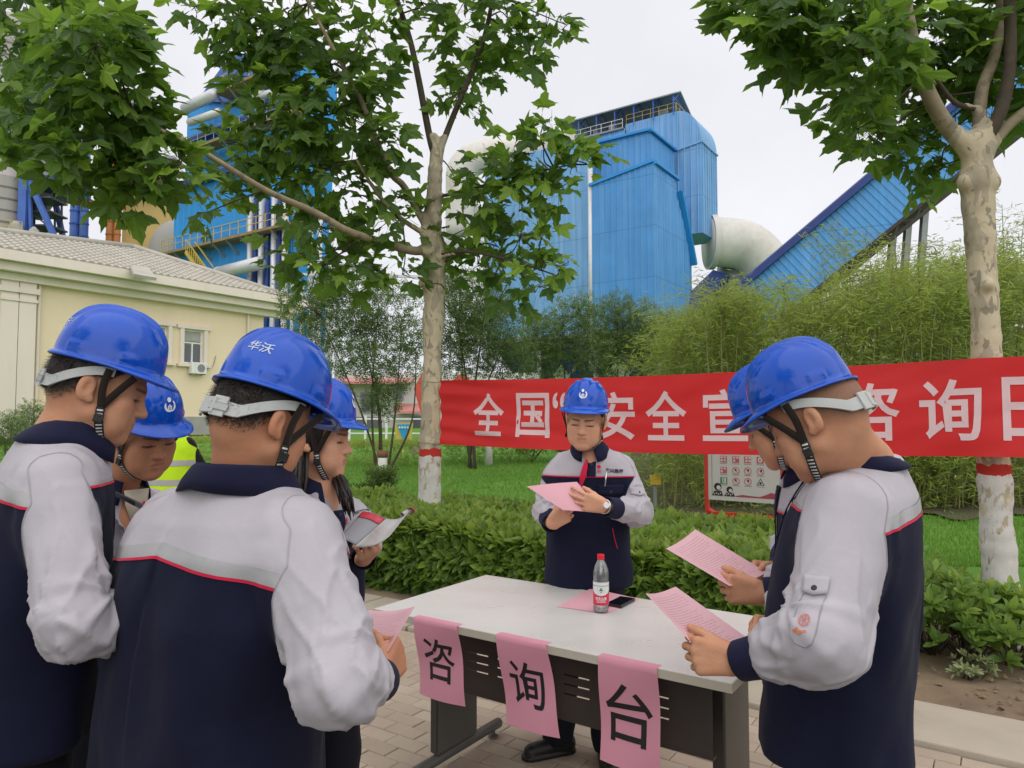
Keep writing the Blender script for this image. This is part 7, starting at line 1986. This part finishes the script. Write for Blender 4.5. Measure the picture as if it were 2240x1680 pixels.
# ---------------------------------------------------------------- table
TW, TL, TH = .80, 1.52, .750
c_fl = V3([-.586, 3.07, 0])                       # left front corner (from the photograph)
tc = c_fl + E1 * TL / 2 + E2 * TW / 2
tb = empty("folding_table", tc, "white-topped training table with a dark slotted modesty panel", "table")
def TP(u, v, z): return tc + E1 * u + E2 * v + ZU * z   # u along, v away
def _top():
    t = NT("pale_laminate"); vec = t.coord("Object")
    o = t.ramp(t.noise(vec, 2.2, 5, .65), [(.3, (.585, .56, .53)), (.7, (.645, .62, .595))])
    o = t.mix(t.ramp(t.noise(t.coord("Object", (1, 3, 1)), 7, 6, .7), [(.60, (0, 0, 0)), (.78, (.22,) * 3)]), o, (.52, .475, .43))
    sc = t.noise(t.coord("Object", (40, 3, 1)), 2.5, 2, .5, .5); o = t.mix(t.ramp(sc, [(.72, (0, 0, 0)), (.76, (.12,) * 3)]), o, (.46, .43, .40))
    t.set(col=o, rough=t.ramp(t.noise(vec, 5, 5), [(.35, (.26,) * 3), (.7, (.48,) * 3)]), spec=.42); t.bump(t.noise(vec, 80, 2), .04, .002); return t.m
TOP_W = _top()
MB().box(TP(0, 0, TH - .0125), (TL, TW, .025), E1, E2, ZU).build("table_top", TOP_W, tb, bevel=.0025)
mb = MB(); e_ = .0285
for a, b in ((-1, 0), (1, 0)): mb.box(TP(a * (TL / 2 + .0012), 0, TH - .0160), (.0034, TW + .005, e_), E1, E2, ZU)
for b in (-1, 1): mb.box(TP(0, b * (TW / 2 + .0012), TH - .0160), (TL - .001, .0034, e_), E1, E2, ZU)
mb.each("edge_band", mat("beige_edge", (.54, .50, .41), .45, .05, 5), tb)
PANEL = mat("brown_grey_steel", (.050, .043, .038), .42, .10, 3, .04, 200, spec=.4); LEGM = mat("warm_grey_steel", (.095, .090, .082), .40, .10, 3, spec=.45)
pv_ = -TW / 2 + .105; z0, z1 = .462, .712; pu0, pu1 = -TL / 2 + .175, TL / 2 - .095
slots = []
for g in range(9):
    ua = pu0 + .075 + g * .150 + (.02 if g else 0); 
    if ua + .12 > pu1 - .03: break
    for r_ in range(3): slots.append((ua, ua + .105, .535 + .034 * r_ + .012, .535 + .034 * r_ + .0175))
us = sorted({pu0, pu1} | {s[0] for s in slots} | {s[1] for s in slots}); zs = sorted({z0, z1} | {s[2] for s in slots} | {s[3] for s in slots}); mb = MB()
for i in range(len(us) - 1):
    for j in range(len(zs) - 1):
        um, zm = (us[i] + us[i + 1]) / 2, (zs[j] + zs[j + 1]) / 2
        if any(s[0] < um < s[1] and s[2] < zm < s[3] for s in slots): continue
        for d_ in (0, .0016): mb.quad(TP(us[i], pv_ + d_, zs[j]), TP(us[i + 1], pv_ + d_, zs[j]), TP(us[i + 1], pv_ + d_, zs[j + 1]), TP(us[i], pv_ + d_, zs[j + 1]))
mb.box(TP((pu0 + pu1) / 2, pv_ + .012, z0 - .004), (pu1 - pu0, .026, .010), E1, E2, ZU)
mb.build("modesty_panel", PANEL, tb)
for sx in (-1, 1):
    ul = sx * (TL / 2 - .125); lg = MB()
    lg.box(TP(ul, -.005, .39), (.040, .285, .62), E1, E2, ZU); leg = lg.build("leg", LEGM, tb, bevel=.010)
    MB().box(TP(ul - .021, -.005 - .145 + .04, .39), (.006, .075, .60), E1, E2, ZU).box(TP(ul, -.1515, .39), (.034, .006, .60), E1, E2, ZU).build("leg_cover", PANEL, leg, bevel=.002)
    mb = MB()
    for dv in (-.055, .085):
        for k in range(26): mb.box(TP(ul - .0205, dv, .655 - .0135 * k), (.002, .006, .005), E1, E2, ZU)
    mb.box(TP(ul - .0205, .045, .125), (.002, .055, .026), E1, E2, ZU); mb.build("slot", BLACK_LEATHER, leg)
    ft = MB(); ft.tube([TP(ul, -.345, .055), TP(ul, -.335, .055), TP(ul, .335, .055), TP(ul, .345, .055)], [.018, .024, .024, .018], 16); foot = ft.build("foot", LEGM, leg, smooth=True)
    for v_ in (-.29, .29): MB().lathe(TP(ul, v_, 0), [(.024, 0), (.026, .004), (.024, .010), (.012, .014), (.009, .034)], 16).build("glide", LEGM, leg, auto=30)
    MB().box(TP(ul, 0, .7165), (.06, TW - .16, .016), E1, E2, ZU).build("top_bracket", LEGM, leg)

# ---------------------------------------------------------------- pink sheets
def _paper(name, col, lines=0.0, fine=True):
    t = NT(name); u = t.attr("pu"); v = t.attr("pv"); c = V3(col)
    o = t.ramp(t.noise(t.coord("Object"), 5, 3), [(.3, tuple(c * .97)), (.7, tuple(c * 1.03))])
    if lines:
        row = t.math('MULTIPLY', v, 26.0); fr = t.math('FRACT', row); fl = t.math('FLOOR', row)
        inrow = t.math('MULTIPLY', t.math('GREATER_THAN', fr, .30), t.math('LESS_THAN', fr, .68))
        cb = t.node("ShaderNodeCombineXYZ"); t.link(t.math('MULTIPLY', u, 58.0), cb.inputs[0]); t.link(t.math('MULTIPLY', fl, 7.31), cb.inputs[1]); t.link(t.math('MULTIPLY', fr, 2.0), cb.inputs[2])
        gl = t.math('GREATER_THAN', t.noise(cb.outputs[0], 1.0, 2), .43)
        c2 = t.node("ShaderNodeCombineXYZ"); t.link(t.math('MULTIPLY', fl, 3.7), c2.inputs[0]); ln = t.math('ADD', t.math('MULTIPLY', t.noise(c2.outputs[0], 1.0, 0), .9), .38)
        mg = t.math('MULTIPLY', t.math('GREATER_THAN', u, .11), t.math('LESS_THAN', u, t.math('MINIMUM', ln, .89)))
        mv = t.math('MULTIPLY', t.math('GREATER_THAN', v, .07), t.math('LESS_THAN', v, .92))
        o = t.mix(t.math('MULTIPLY', t.math('MULTIPLY', inrow, gl), t.math('MULTIPLY', t.math('MULTIPLY', mg, mv), lines)), o, (.12, .05, .07))
    t.set(col=o, rough=.75, spec=.2)
    tr = t.node("ShaderNodeBsdfTranslucent"); t.link(o, tr.inputs[0]); mx = t.node("ShaderNodeMixShader"); mx.inputs[0].default_value = .20
    t.link(t.b.outputs[0], mx.inputs[1]); t.link(tr.outputs[0], mx.inputs[2]); t.link(mx.outputs[0], t.out.inputs[0]); return t.m
PINK_TEXT = _paper("pink_printed_paper", (.86, .52, .58), .26); PINK_PLAIN = _paper("pink_plain_paper", (.84, .46, .53)); ROSE = _paper("rose_paper", (.74, .33, .42))
def sheet(label, c4, m, bow=.0, curl=.0, nxy=(14, 18), group="loose pink sheets", name="paper_sheet", parent=None):
    """c4: top-left, top-right, bottom-right, bottom-left in reading order"""
    tl, tr_, br, bl_ = [V3(p) for p in c4]; n = unit(np.cross(tr_ - tl, bl_ - tl)); nx_, ny_ = nxy; vs, pu, pv2 = [], [], []
    for j in range(ny_ + 1):
        for i in range(nx_ + 1):
            a, b = i / nx_, j / ny_; p = (tl * (1 - a) + tr_ * a) * (1 - b) + (bl_ * (1 - a) + br * a) * b
            vs.append(p + n * (bow * math.sin(math.pi * a) + curl * (1 - b) ** 2 * math.sin(math.pi * (a * .7 + .15)))); pu.append(a); pv2.append(b)
    fs = [(j * (nx_ + 1) + i, j * (nx_ + 1) + i + 1, (j + 1) * (nx_ + 1) + i + 1, (j + 1) * (nx_ + 1) + i) for j in range(ny_) for i in range(nx_)]
    o = mesh_obj(name, vs, fs, m, parent, loc=None if parent else (tl + br) / 2, smooth=True, attrs={"pu": ('POINT', pu), "pv": ('POINT', pv2)})
    if label: tag(o, label, "paper", group)
    return o
def sheet_px(label, px4, D4, m, **k): return sheet(label, [P(x, y, d) for (x, y), d in zip(px4, D4)], m, **k)
sheet_px("pink printed sheet held by the heavy-set man with the shaved head", [(1412, 1298), (1478, 1283), (1638, 1398), (1536, 1432)], [1.70, 1.86, 1.76, 1.60], PINK_TEXT, bow=.010)
sheet_px("pink printed sheet held by the man half hidden on the right", [(1457, 1200), (1521, 1158), (1678, 1252), (1596, 1282)], [2.10, 2.30, 2.22, 2.00], PINK_TEXT, bow=.008)
sheet_px("pink printed sheet held low at the hand of the man seen from behind", [(806, 1334), (908, 1326), (850, 1424), (770, 1426)], [1.72, 1.66, 1.52, 1.58], PINK_TEXT, bow=.008)
sheet_px("pink sheet held up by the man facing the camera, blank side out", [(1320, 1124), (1232, 1116), (1152, 1064), (1262, 1054)], [3.20, 3.14, 3.12, 3.24], PINK_PLAIN, bow=-.006)
lay = sheet("pink sheet lying on the table under the bottle and phone", [Pz(1218, 1327, TH + .0015), Pz(1326, 1343, TH + .0015), Pz(1398, 1310, TH + .0015), Pz(1292, 1287, TH + .0015)], PINK_PLAIN, bow=.0012)
INK = mat("black_ink", (.012, .010, .012), .6)
def hung(ch, label, pxl, pxr, ytl, ytr, size, skew, hgt=.30):
    fu = lambda px, py: float((Pplane(px, py, c_fl, E2) - tc) @ E1)
    u0, u1 = fu(pxl, ytl), fu(pxr, ytr); vf = -TW / 2 - .005
    tops = [TP(u0, vf + .035, TH + .0010), TP(u1, vf + .035, TH + .0010)]; rows = []
    root = empty("hung_sheet", TP((u0 + u1) / 2, vf, TH), label, "paper", "pink character sheets taped along the table edge"); nx_, ny_ = 10, 16
    def pt(a, b):   # b 0 at the top edge of the table, 1 at the bottom
        u = u0 + (u1 - u0) * a + skew * b * hgt; bow = .012 * math.sin(math.pi * a) * b + .018 * b * b + .006 * math.sin(2.2 * b * math.pi + a * 2)
        return TP(u, vf - .001 - bow, TH + .0005 - b * hgt)
    vs = [tops[0] * (1 - i / nx_) + tops[1] * i / nx_ for i in range(nx_ + 1)] + [pt(i / nx_, j / ny_) for j in range(ny_ + 1) for i in range(nx_ + 1)]
    mesh_obj("sheet", vs, [(j * (nx_ + 1) + i, j * (nx_ + 1) + i + 1, (j + 1) * (nx_ + 1) + i + 1, (j + 1) * (nx_ + 1) + i) for j in range(ny_ + 1) for i in range(nx_)], ROSE, root, smooth=True, attrs={"pu": ('POINT', np.zeros(len(vs))), "pv": ('POINT', np.zeros(len(vs)))})
    v, f = text_mesh(ch, 1.0, .008); v = v / np.ptp(v[:, 1]) * size; v, f = subdivide_glyph(v, f, .04); w_ = abs(u1 - u0)
    mesh_obj("character", [pt(.5 + x / w_, .50 - y / hgt) - E2 * .0012 for x, y in v], f, INK, root)
hung("咨", "first pink sheet with a black character hung at the table's left end", 906, 1003, 1344, 1365, .155, .20, .285)
hung("询", "second pink sheet with a black character, hung in the middle of the table edge", 1086, 1198, 1380, 1402, .150, .22, .300)
hung("台", "third pink sheet with a black character, hung nearest the big man", 1310, 1440, 1420, 1447, .185, .05, .330)

# ---------------------------------------------------------------- bottle
def _pet():
    t = NT("clear_pet"); g = t.node("ShaderNodeBsdfGlossy"); g.inputs["Roughness"].default_value = .13; tr = t.node("ShaderNodeBsdfTransparent"); tr.inputs[0].default_value = (.95, .96, .97, 1)
    fr = t.node("ShaderNodeFresnel"); fr.inputs[0].default_value = 1.5; mx = t.node("ShaderNodeMixShader"); t.link(t.math('ADD', t.math('MULTIPLY', fr.outputs[0], 1.5), .13), mx.inputs[0]); t.link(tr.outputs[0], mx.inputs[1]); t.link(g.outputs[0], mx.inputs[2]); df = t.node("ShaderNodeBsdfDiffuse"); df.inputs[0].default_value = (.85, .87, .9, 1); m2 = t.node("ShaderNodeMixShader"); m2.inputs[0].default_value = .10; t.link(mx.outputs[0], m2.inputs[1]); t.link(df.outputs[0], m2.inputs[2]); t.link(m2.outputs[0], t.out.inputs[0]); return t.m
PET = _pet(); WATER = PET
bc = Pz(1315, 1337, TH + .003); bc[2] = TH + .0035
bt = empty("water_bottle", bc, "clear plastic water bottle with red cap and red and white label", "bottle")
prof = [(.024, 0), (.030, .003), (.0325, .010), (.0325, .020), (.0305, .025), (.0322, .030), (.0322, .125), (.0325, .130), (.0318, .136), (.0325, .142), (.0318, .148), (.0322, .156), (.0295, .172), (.0245, .188), (.0185, .202), (.0138, .210), (.0128, .213), (.0128, .222)]
PET_Z = 1.0
mb = MB(); n = 40; vs = []
for i, (r_, z_) in enumerate(prof):
    for j in range(n):
        a = 2 * math.pi * j / n; k = 1 + (.022 * math.cos(10 * a) if .156 < z_ < .205 else 0) + (.02 * math.cos(8 * a) if z_ < .026 else 0); vs.append(bc + V3([r_ * k * math.cos(a), r_ * k * math.sin(a), z_ * PET_Z]))
fs = [(i * n + j, i * n + (j + 1) % n, (i + 1) * n + (j + 1) % n, (i + 1) * n + j) for i in range(len(prof) - 1) for j in range(n)]
mb.add(vs, fs); mb.build("bottle_body", PET, bt, smooth=True)
MB().lathe(bc, [(.0145, .214), (.0152, .2145), (.0152, .218), (.0146, .2185), (.0152, .221), (.0152, .232), (.0140, .2345), (.002, .235)], 28).build("cap", mat("red_cap", (.72, .02, .03), .4, .04, 40), bt, auto=35)
def _label():
    t = NT("bottle_label"); z = t.attr("lz"); a = t.attr("la")
    edge = t.math('ADD', .070, t.math('MULTIPLY', t.math('MULTIPLY', a, a), .010))
    o = t.mix(t.math('LESS_THAN', z, edge), (.74, .76, .75), (.64, .018, .055))
    o = t.mix(t.math('MULTIPLY', t.math('GREATER_THAN', z, .1085), t.math('LESS_THAN', z, .1105)), o, (.10, .10, .10)); t.set(col=o, rough=.35); return t.m
n = 48; vs, lz_, la_ = [], [], []; fr_ = unit(V3([0, 0, CAM_H]) * 0 - bc * V3([1, 1, 0])); rt_ = V3([-fr_[1], fr_[0], 0]); rt_ = rt_ if rt_[0] > 0 else -rt_
zs_ = np.linspace(.031, .124, 12)
for z_ in zs_:
    for j in range(n):
        a = 2 * math.pi * j / n; vs.append(bc + (fr_ * math.cos(a) + rt_ * math.sin(a)) * .0330 + ZU * z_); lz_.append(z_); la_.append(((a + math.pi) % (2 * math.pi)) - math.pi)
mesh_obj("label", vs, [(i * n + j, i * n + (j + 1) % n, (i + 1) * n + (j + 1) % n, (i + 1) * n + j) for i in range(11) for j in range(n)], _label(), bt, smooth=True, attrs={"lz": ('POINT', lz_), "la": ('POINT', la_)})
cyl = lambda x, z_: bc + (fr_ * math.cos(x / .0333) + rt_ * math.sin(x / .0333)) * .0333 + ZU * z_
v, f = text_mesh("农夫山泉", .0125, .025); v, f = subdivide_glyph(v, f, .006); mesh_obj("lettering", [cyl(x * 1.0, .058 + y * 1.15) for x, y in v], f, HELMET_WHITE, bt)
mb = MB()
for zz, ln in ((.0475, .018), (.042, .020)):
    for k in range(9):
        x = -ln + k * ln / 4.2; mb.add([cyl(x, zz), cyl(x + ln * .17, zz), cyl(x + ln * .17, zz + .0026), cyl(x, zz + .0026)], [(0, 1, 2, 3)])
mb.build("small_print", HELMET_WHITE, bt)
GREEN_P = mat("green_print", (.02, .20, .10), .4)
MB().add([cyl(-.0095, .089), cyl(.0, .089), cyl(.0095, .089), cyl(.0, .104)], [(0, 1, 3), (1, 2, 3)]).add([cyl(-.002, .082), cyl(.002, .082), cyl(.003, .0865), cyl(-.003, .0865)], [(0, 1, 2, 3)]).build("mountain_mark", GREEN_P, bt)
mb = MB()
for a0, a1 in ((115, 245), (-65, 65)):
    aa = np.linspace(R(a0), R(a1), 9); mb.add([cyl(.0185 * math.cos(t), .093 + .0105 * math.sin(t)) for t in aa] + [cyl(.0178 * math.cos(t), .093 + .0098 * math.sin(t)) for t in aa], [(i, i + 1, 10 + i, 9 + i) for i in range(8)])
mb.build("label_arc", mat("grey_print", (.35, .42, .40), .4), bt)
MB().lathe(bc, [(.001, .004), (.0300, .004), (.0300, .150), (.001, .150)], 32, cap=False).build("water", WATER, bt, smooth=False, auto=40)

# ---------------------------------------------------------------- phone
pc = Pz(1358, 1318, TH + .006); pd = unit(Pz(1382, 1306, TH) - Pz(1345, 1325, TH)); pw = unit(np.cross(ZU, pd))
ph = empty("phone", V3([pc[0], pc[1], TH + .002]), "black phone lying on the pink sheet behind the bottle", "phone"); pc = V3([pc[0], pc[1], TH + .009])
MB().box(pc, (.072, .150, .010), pw, pd, ZU).build("case", mat("dark_phone_case", (.035, .03, .032), .35, metal=.4), ph, bevel=.003)
MB().box(pc + ZU * .0055, (.067, .143, .0012), pw, pd, ZU).build("screen", mat("black_glass", (.004, .004, .005), .05, spec=.6), ph)

# ---------------------------------------------------------------- magazine
mg = empty("magazine", P(815, 1160, 2.05), "open glossy magazine held by the long-haired woman", "magazine")
M_GREY = mat("grey_cover_print", (.22, .22, .235), .35, .10, 8, col2=(.20, .20, .22), c2scale=9); M_RED = mat("crimson_cover_print", (.42, .025, .045), .35, .15, 12, col2=(.55, .12, .12), c2scale=20); M_PAGE = mat("magazine_page", (.38, .365, .36), .4, .1, 14, col2=(.26, .22, .21), c2scale=7)
def patch(c4, bow, m, name, parent, nx_=10, ny_=10, th=.002):
    tl, tr_, br, bl_ = [V3(p) for p in c4]; n = unit(np.cross(tr_ - tl, bl_ - tl)); vs = []
    for j in range(ny_ + 1):
        for i in range(nx_ + 1):
            a, b = i / nx_, j / ny_; vs.append((tl * (1 - a) + tr_ * a) * (1 - b) + (bl_ * (1 - a) + br * a) * b + n * bow * math.sin(math.pi * a))
    o = mesh_obj(name, vs, [(j * (nx_ + 1) + i, j * (nx_ + 1) + i + 1, (j + 1) * (nx_ + 1) + i + 1, (j + 1) * (nx_ + 1) + i) for j in range(ny_) for i in range(nx_)], m, parent, smooth=True); thicken(o, th); return o
patch([P(794, 1118, 2.10), P(845, 1135, 2.06), P(778, 1192, 1.94), P(740, 1180, 1.98)], -.006, M_GREY, "cover", mg)
patch([P(793, 1119, 2.095), P(842, 1135, 2.055), P(828, 1146, 2.03), P(782, 1130, 2.07)], -.006, M_RED, "cover_print", mg, 8, 4, .003)
patch([P(845, 1134, 2.06), P(897, 1114, 2.10), P(852, 1172, 2.00), P(775, 1196, 1.92)], .014, M_PAGE, "page", mg)
mb = MB(); ax = [P(868, 1132, 2.09), P(899, 1117, 2.11)]; mb.tube([P(880, 1127, 2.09), P(900, 1116, 2.12)], .0085, 12, cap=False); mb.build("rolled_edge", M_PAGE, mg, smooth=True)
MB().tube([P(898, 1118, 2.10), P(901, 1116, 2.12)], .0095, 12, cap=False).build("rolled_cover", M_RED, mg, smooth=True)

# ---------------------------------------------------------------- safety notice board
sb0, sb1 = P(1549, 1000, 9.3), P(1708, 1000, 8.75); sd = unit((sb1 - sb0) * V3([1, 1, 0])); SW = np.linalg.norm((sb1 - sb0)[:2]); sn_ = V3([sd[1], -sd[0], 0]); sn_ = sn_ if sn_[1] < 0 else -sn_
nb = empty("notice_board", V3([*(sb0 + sb1)[:2] / 2, float(ground_z(sb0[0], sb0[1]))]), "red-framed fire safety notice board with rows of icons under the banner", "sign")
so = sb0 * V3([1, 1, 0])
def SP(a, z, off=0.0): return so + sd * a + sn_ * off + ZU * z
RED_FRAME = mat("red_frame_paint", (.55, .035, .018), .4, .08, 4, spec=.5)
zB, zT = P(1549, 1092, 9.3)[2], 1.75; zr = P(1549, 1122, 9.3)[2]; mb = MB(); w = .06
path = lambda a, s: [SP(a, zT + .1), SP(a, zr + .12), SP(a + s * .03, zr + .04), SP(a + s * .10, zr)]
mb.tube(catmull(path(-.02, 1), 5), .032, 10).tube(catmull(path(SW + .02, -1), 5), .032, 10).bar(SP(.08, zr), SP(SW - .08, zr), .055).bar(SP(-.02, zT + .1), SP(SW + .02, zT + .1), .06)
for a in (.12, SW - .12): mb.bar(SP(a, zr), SP(a, -.02), .05)
mb.build("frame", RED_FRAME, nb, smooth=False)
MB().box(SP(SW / 2, (zB + zT) / 2), (SW - .01, .035, zT - zB), sd, sn_, ZU).build("board", mat("board_white", (.56, .535, .52), .4, .03, 3), nb)
ICR = mat("icon_red", (.52, .10, .13), .5); ICG = mat("icon_green", (.05, .22, .14), .5); ICK = mat("icon_black", (.03, .025, .03), .5); ICW = mat("icon_white", (.62, .56, .55), .5)
gxs = [P(1584, 1000, 9.18), P(1611, 1000, 9.09), P(1637, 1000, 9.0), P(1664, 1000, 8.9)]; ga = [float((p - so) @ sd) for p in gxs]; gzs = [P(1584, y, 9.18)[2] for y in (982, 1004, 1028, 1051)]; ic = .050
def disc(mb, a, z, r, off, mi=0, n=16): mb.add([SP(a + r * math.cos(t), z + r * math.sin(t), off) for t in np.linspace(0, 2 * np.pi, n, endpoint=False)], [tuple(range(n))], mi)
def rect(mb, a, z, w, h, off, mi=0): mb.add([SP(a - w / 2, z - h / 2, off), SP(a + w / 2, z - h / 2, off), SP(a + w / 2, z + h / 2, off), SP(a - w / 2, z + h / 2, off)], [(0, 1, 2, 3)], mi)
def ringm(mb, a, z, r0, r1, off, mi=0, n=20):
    mb.add([SP(a + r * math.cos(t), z + r * math.sin(t), off) for r in (r0, r1) for t in np.linspace(0, 2 * np.pi, n, endpoint=False)], [(i, (i + 1) % n, n + (i + 1) % n, n + i) for i in range(n)], mi)
o1, o2, o3 = .0195, .0215, .0235
for r_ in range(4):
    for c_ in range(4):
        a, z = ga[c_], gzs[r_]; mb = MB()
        if r_ < 2 or (r_ == 2 and c_ == 0):
            rect(mb, a, z, ic * 1.75, ic * 1.65, o1, 0)
            for k in range(3 + (r_ + c_) % 2): rect(mb, a - ic * .45 + (k % 2) * ic * .8 + .005 * c_, z + ic * .45 - (k // 2) * ic * .75, ic * .55, ic * .5, o2, 1)
            if c_ == 3: disc(mb, a, z, ic * .6, o3, 1); disc(mb, a, z, ic * .25, o3 + .002, 0)
        elif r_ == 3 and c_ == 0:
            rect(mb, a, z, ic * 1.85, ic * 1.75, o1, 2); rect(mb, a + .006, z, ic * 1.0, ic * 1.4, o2, 1); rect(mb, a, z + .01, ic * .25, ic * .8, o3, 2); rect(mb, a, z - ic * .4, ic * .6, ic * .18, o3, 2)
        elif r_ == 3 and c_ == 3:
            mb.add([SP(a - ic, z - ic * .75, o1), SP(a + ic, z - ic * .75, o1), SP(a, z + ic, o1), SP(a - ic * .75, z - ic * .6, o1), SP(a + ic * .75, z - ic * .6, o1), SP(a, z + ic * .72, o1)], [(0, 1, 4, 3), (1, 2, 5, 4), (2, 0, 3, 5)], 3); disc(mb, a, z - ic * .18, ic * .3, o1, 3, 8)
        else:
            ringm(mb, a, z, ic * .78, ic * .95, o1, 0); q = ic * .6; mb.add([SP(a - q, z + q - .004, o2), SP(a - q + .004, z + q, o2), SP(a + q, z - q + .004, o2), SP(a + q - .004, z - q, o2)], [(0, 1, 2, 3)], 0); rect(mb, a - .008 + .006 * c_, z + .004 * r_, ic * .42, ic * .6, o1, 3)
        for k in range(5): rect(mb, a - ic * .8 + k * ic * .4, z - ic * 1.12, ic * .26, ic * .13, o1, 3)
        mb.build("icon", [ICR, ICW, ICG, ICK], nb)
mb = MB(); zf = zB + .055
mb.bar(SP(.055, zf, .019), SP(.055, zT, .019), .006, .002)
for a, r_, dz in ((.13, .050, .115), (.285, .042, .085)):
    disc(mb, a, zf + dz, r_, .0195); disc(mb, a + .012, zf + dz - .010, r_ * .55, .0212, 1); mb.add([SP(a - .075, zf, .0195), SP(a + .07, zf, .0195), SP(a + .05, zf + dz * .55, .0195), SP(a - .045, zf + dz * .55, .0195)], [(0, 1, 2, 3)], 0)
    for k in range(4): rect(mb, a - .04 + .025 * k, zf + .022 + .012 * (k % 2), .012, .018, .0212, 1)
mb.build("picture", [ICK, ICW], nb)
mb = MB(); top = [(.36, .012), (.45, .030), (.55, .022), (.66, .018), (.74, .045), (.80, .075), (.86, .066), (.93, .085), (SW - .02, .09)]
for i in range(len(top) - 1): mb.add([SP(top[i][0], zf, .0195), SP(top[i + 1][0], zf, .0195), SP(top[i + 1][0], zf + top[i + 1][1], .0195), SP(top[i][0], zf + top[i][1], .0195)], [(0, 1, 2, 3)])
mb.build("skyline_print", mat("wine_print", (.36, .06, .10), .5), nb)
# dark clipboard edge between the two men on the left
q0, q1 = P(214, 1066, 1.98), P(296, 1108, 1.86); cb_ = tag(MB().slab([q0, q1, q1 + V3([.10, .16, -.10]), q0 + V3([.10, .16, -.10])], V3([-.003, .003, .012])).build("clipboard", mat("dark_slate_board", (.035, .035, .05), .5), loc=(q0 + q1) / 2, bevel=.001), "dark clipboard held low before the man looking down", "clipboard")
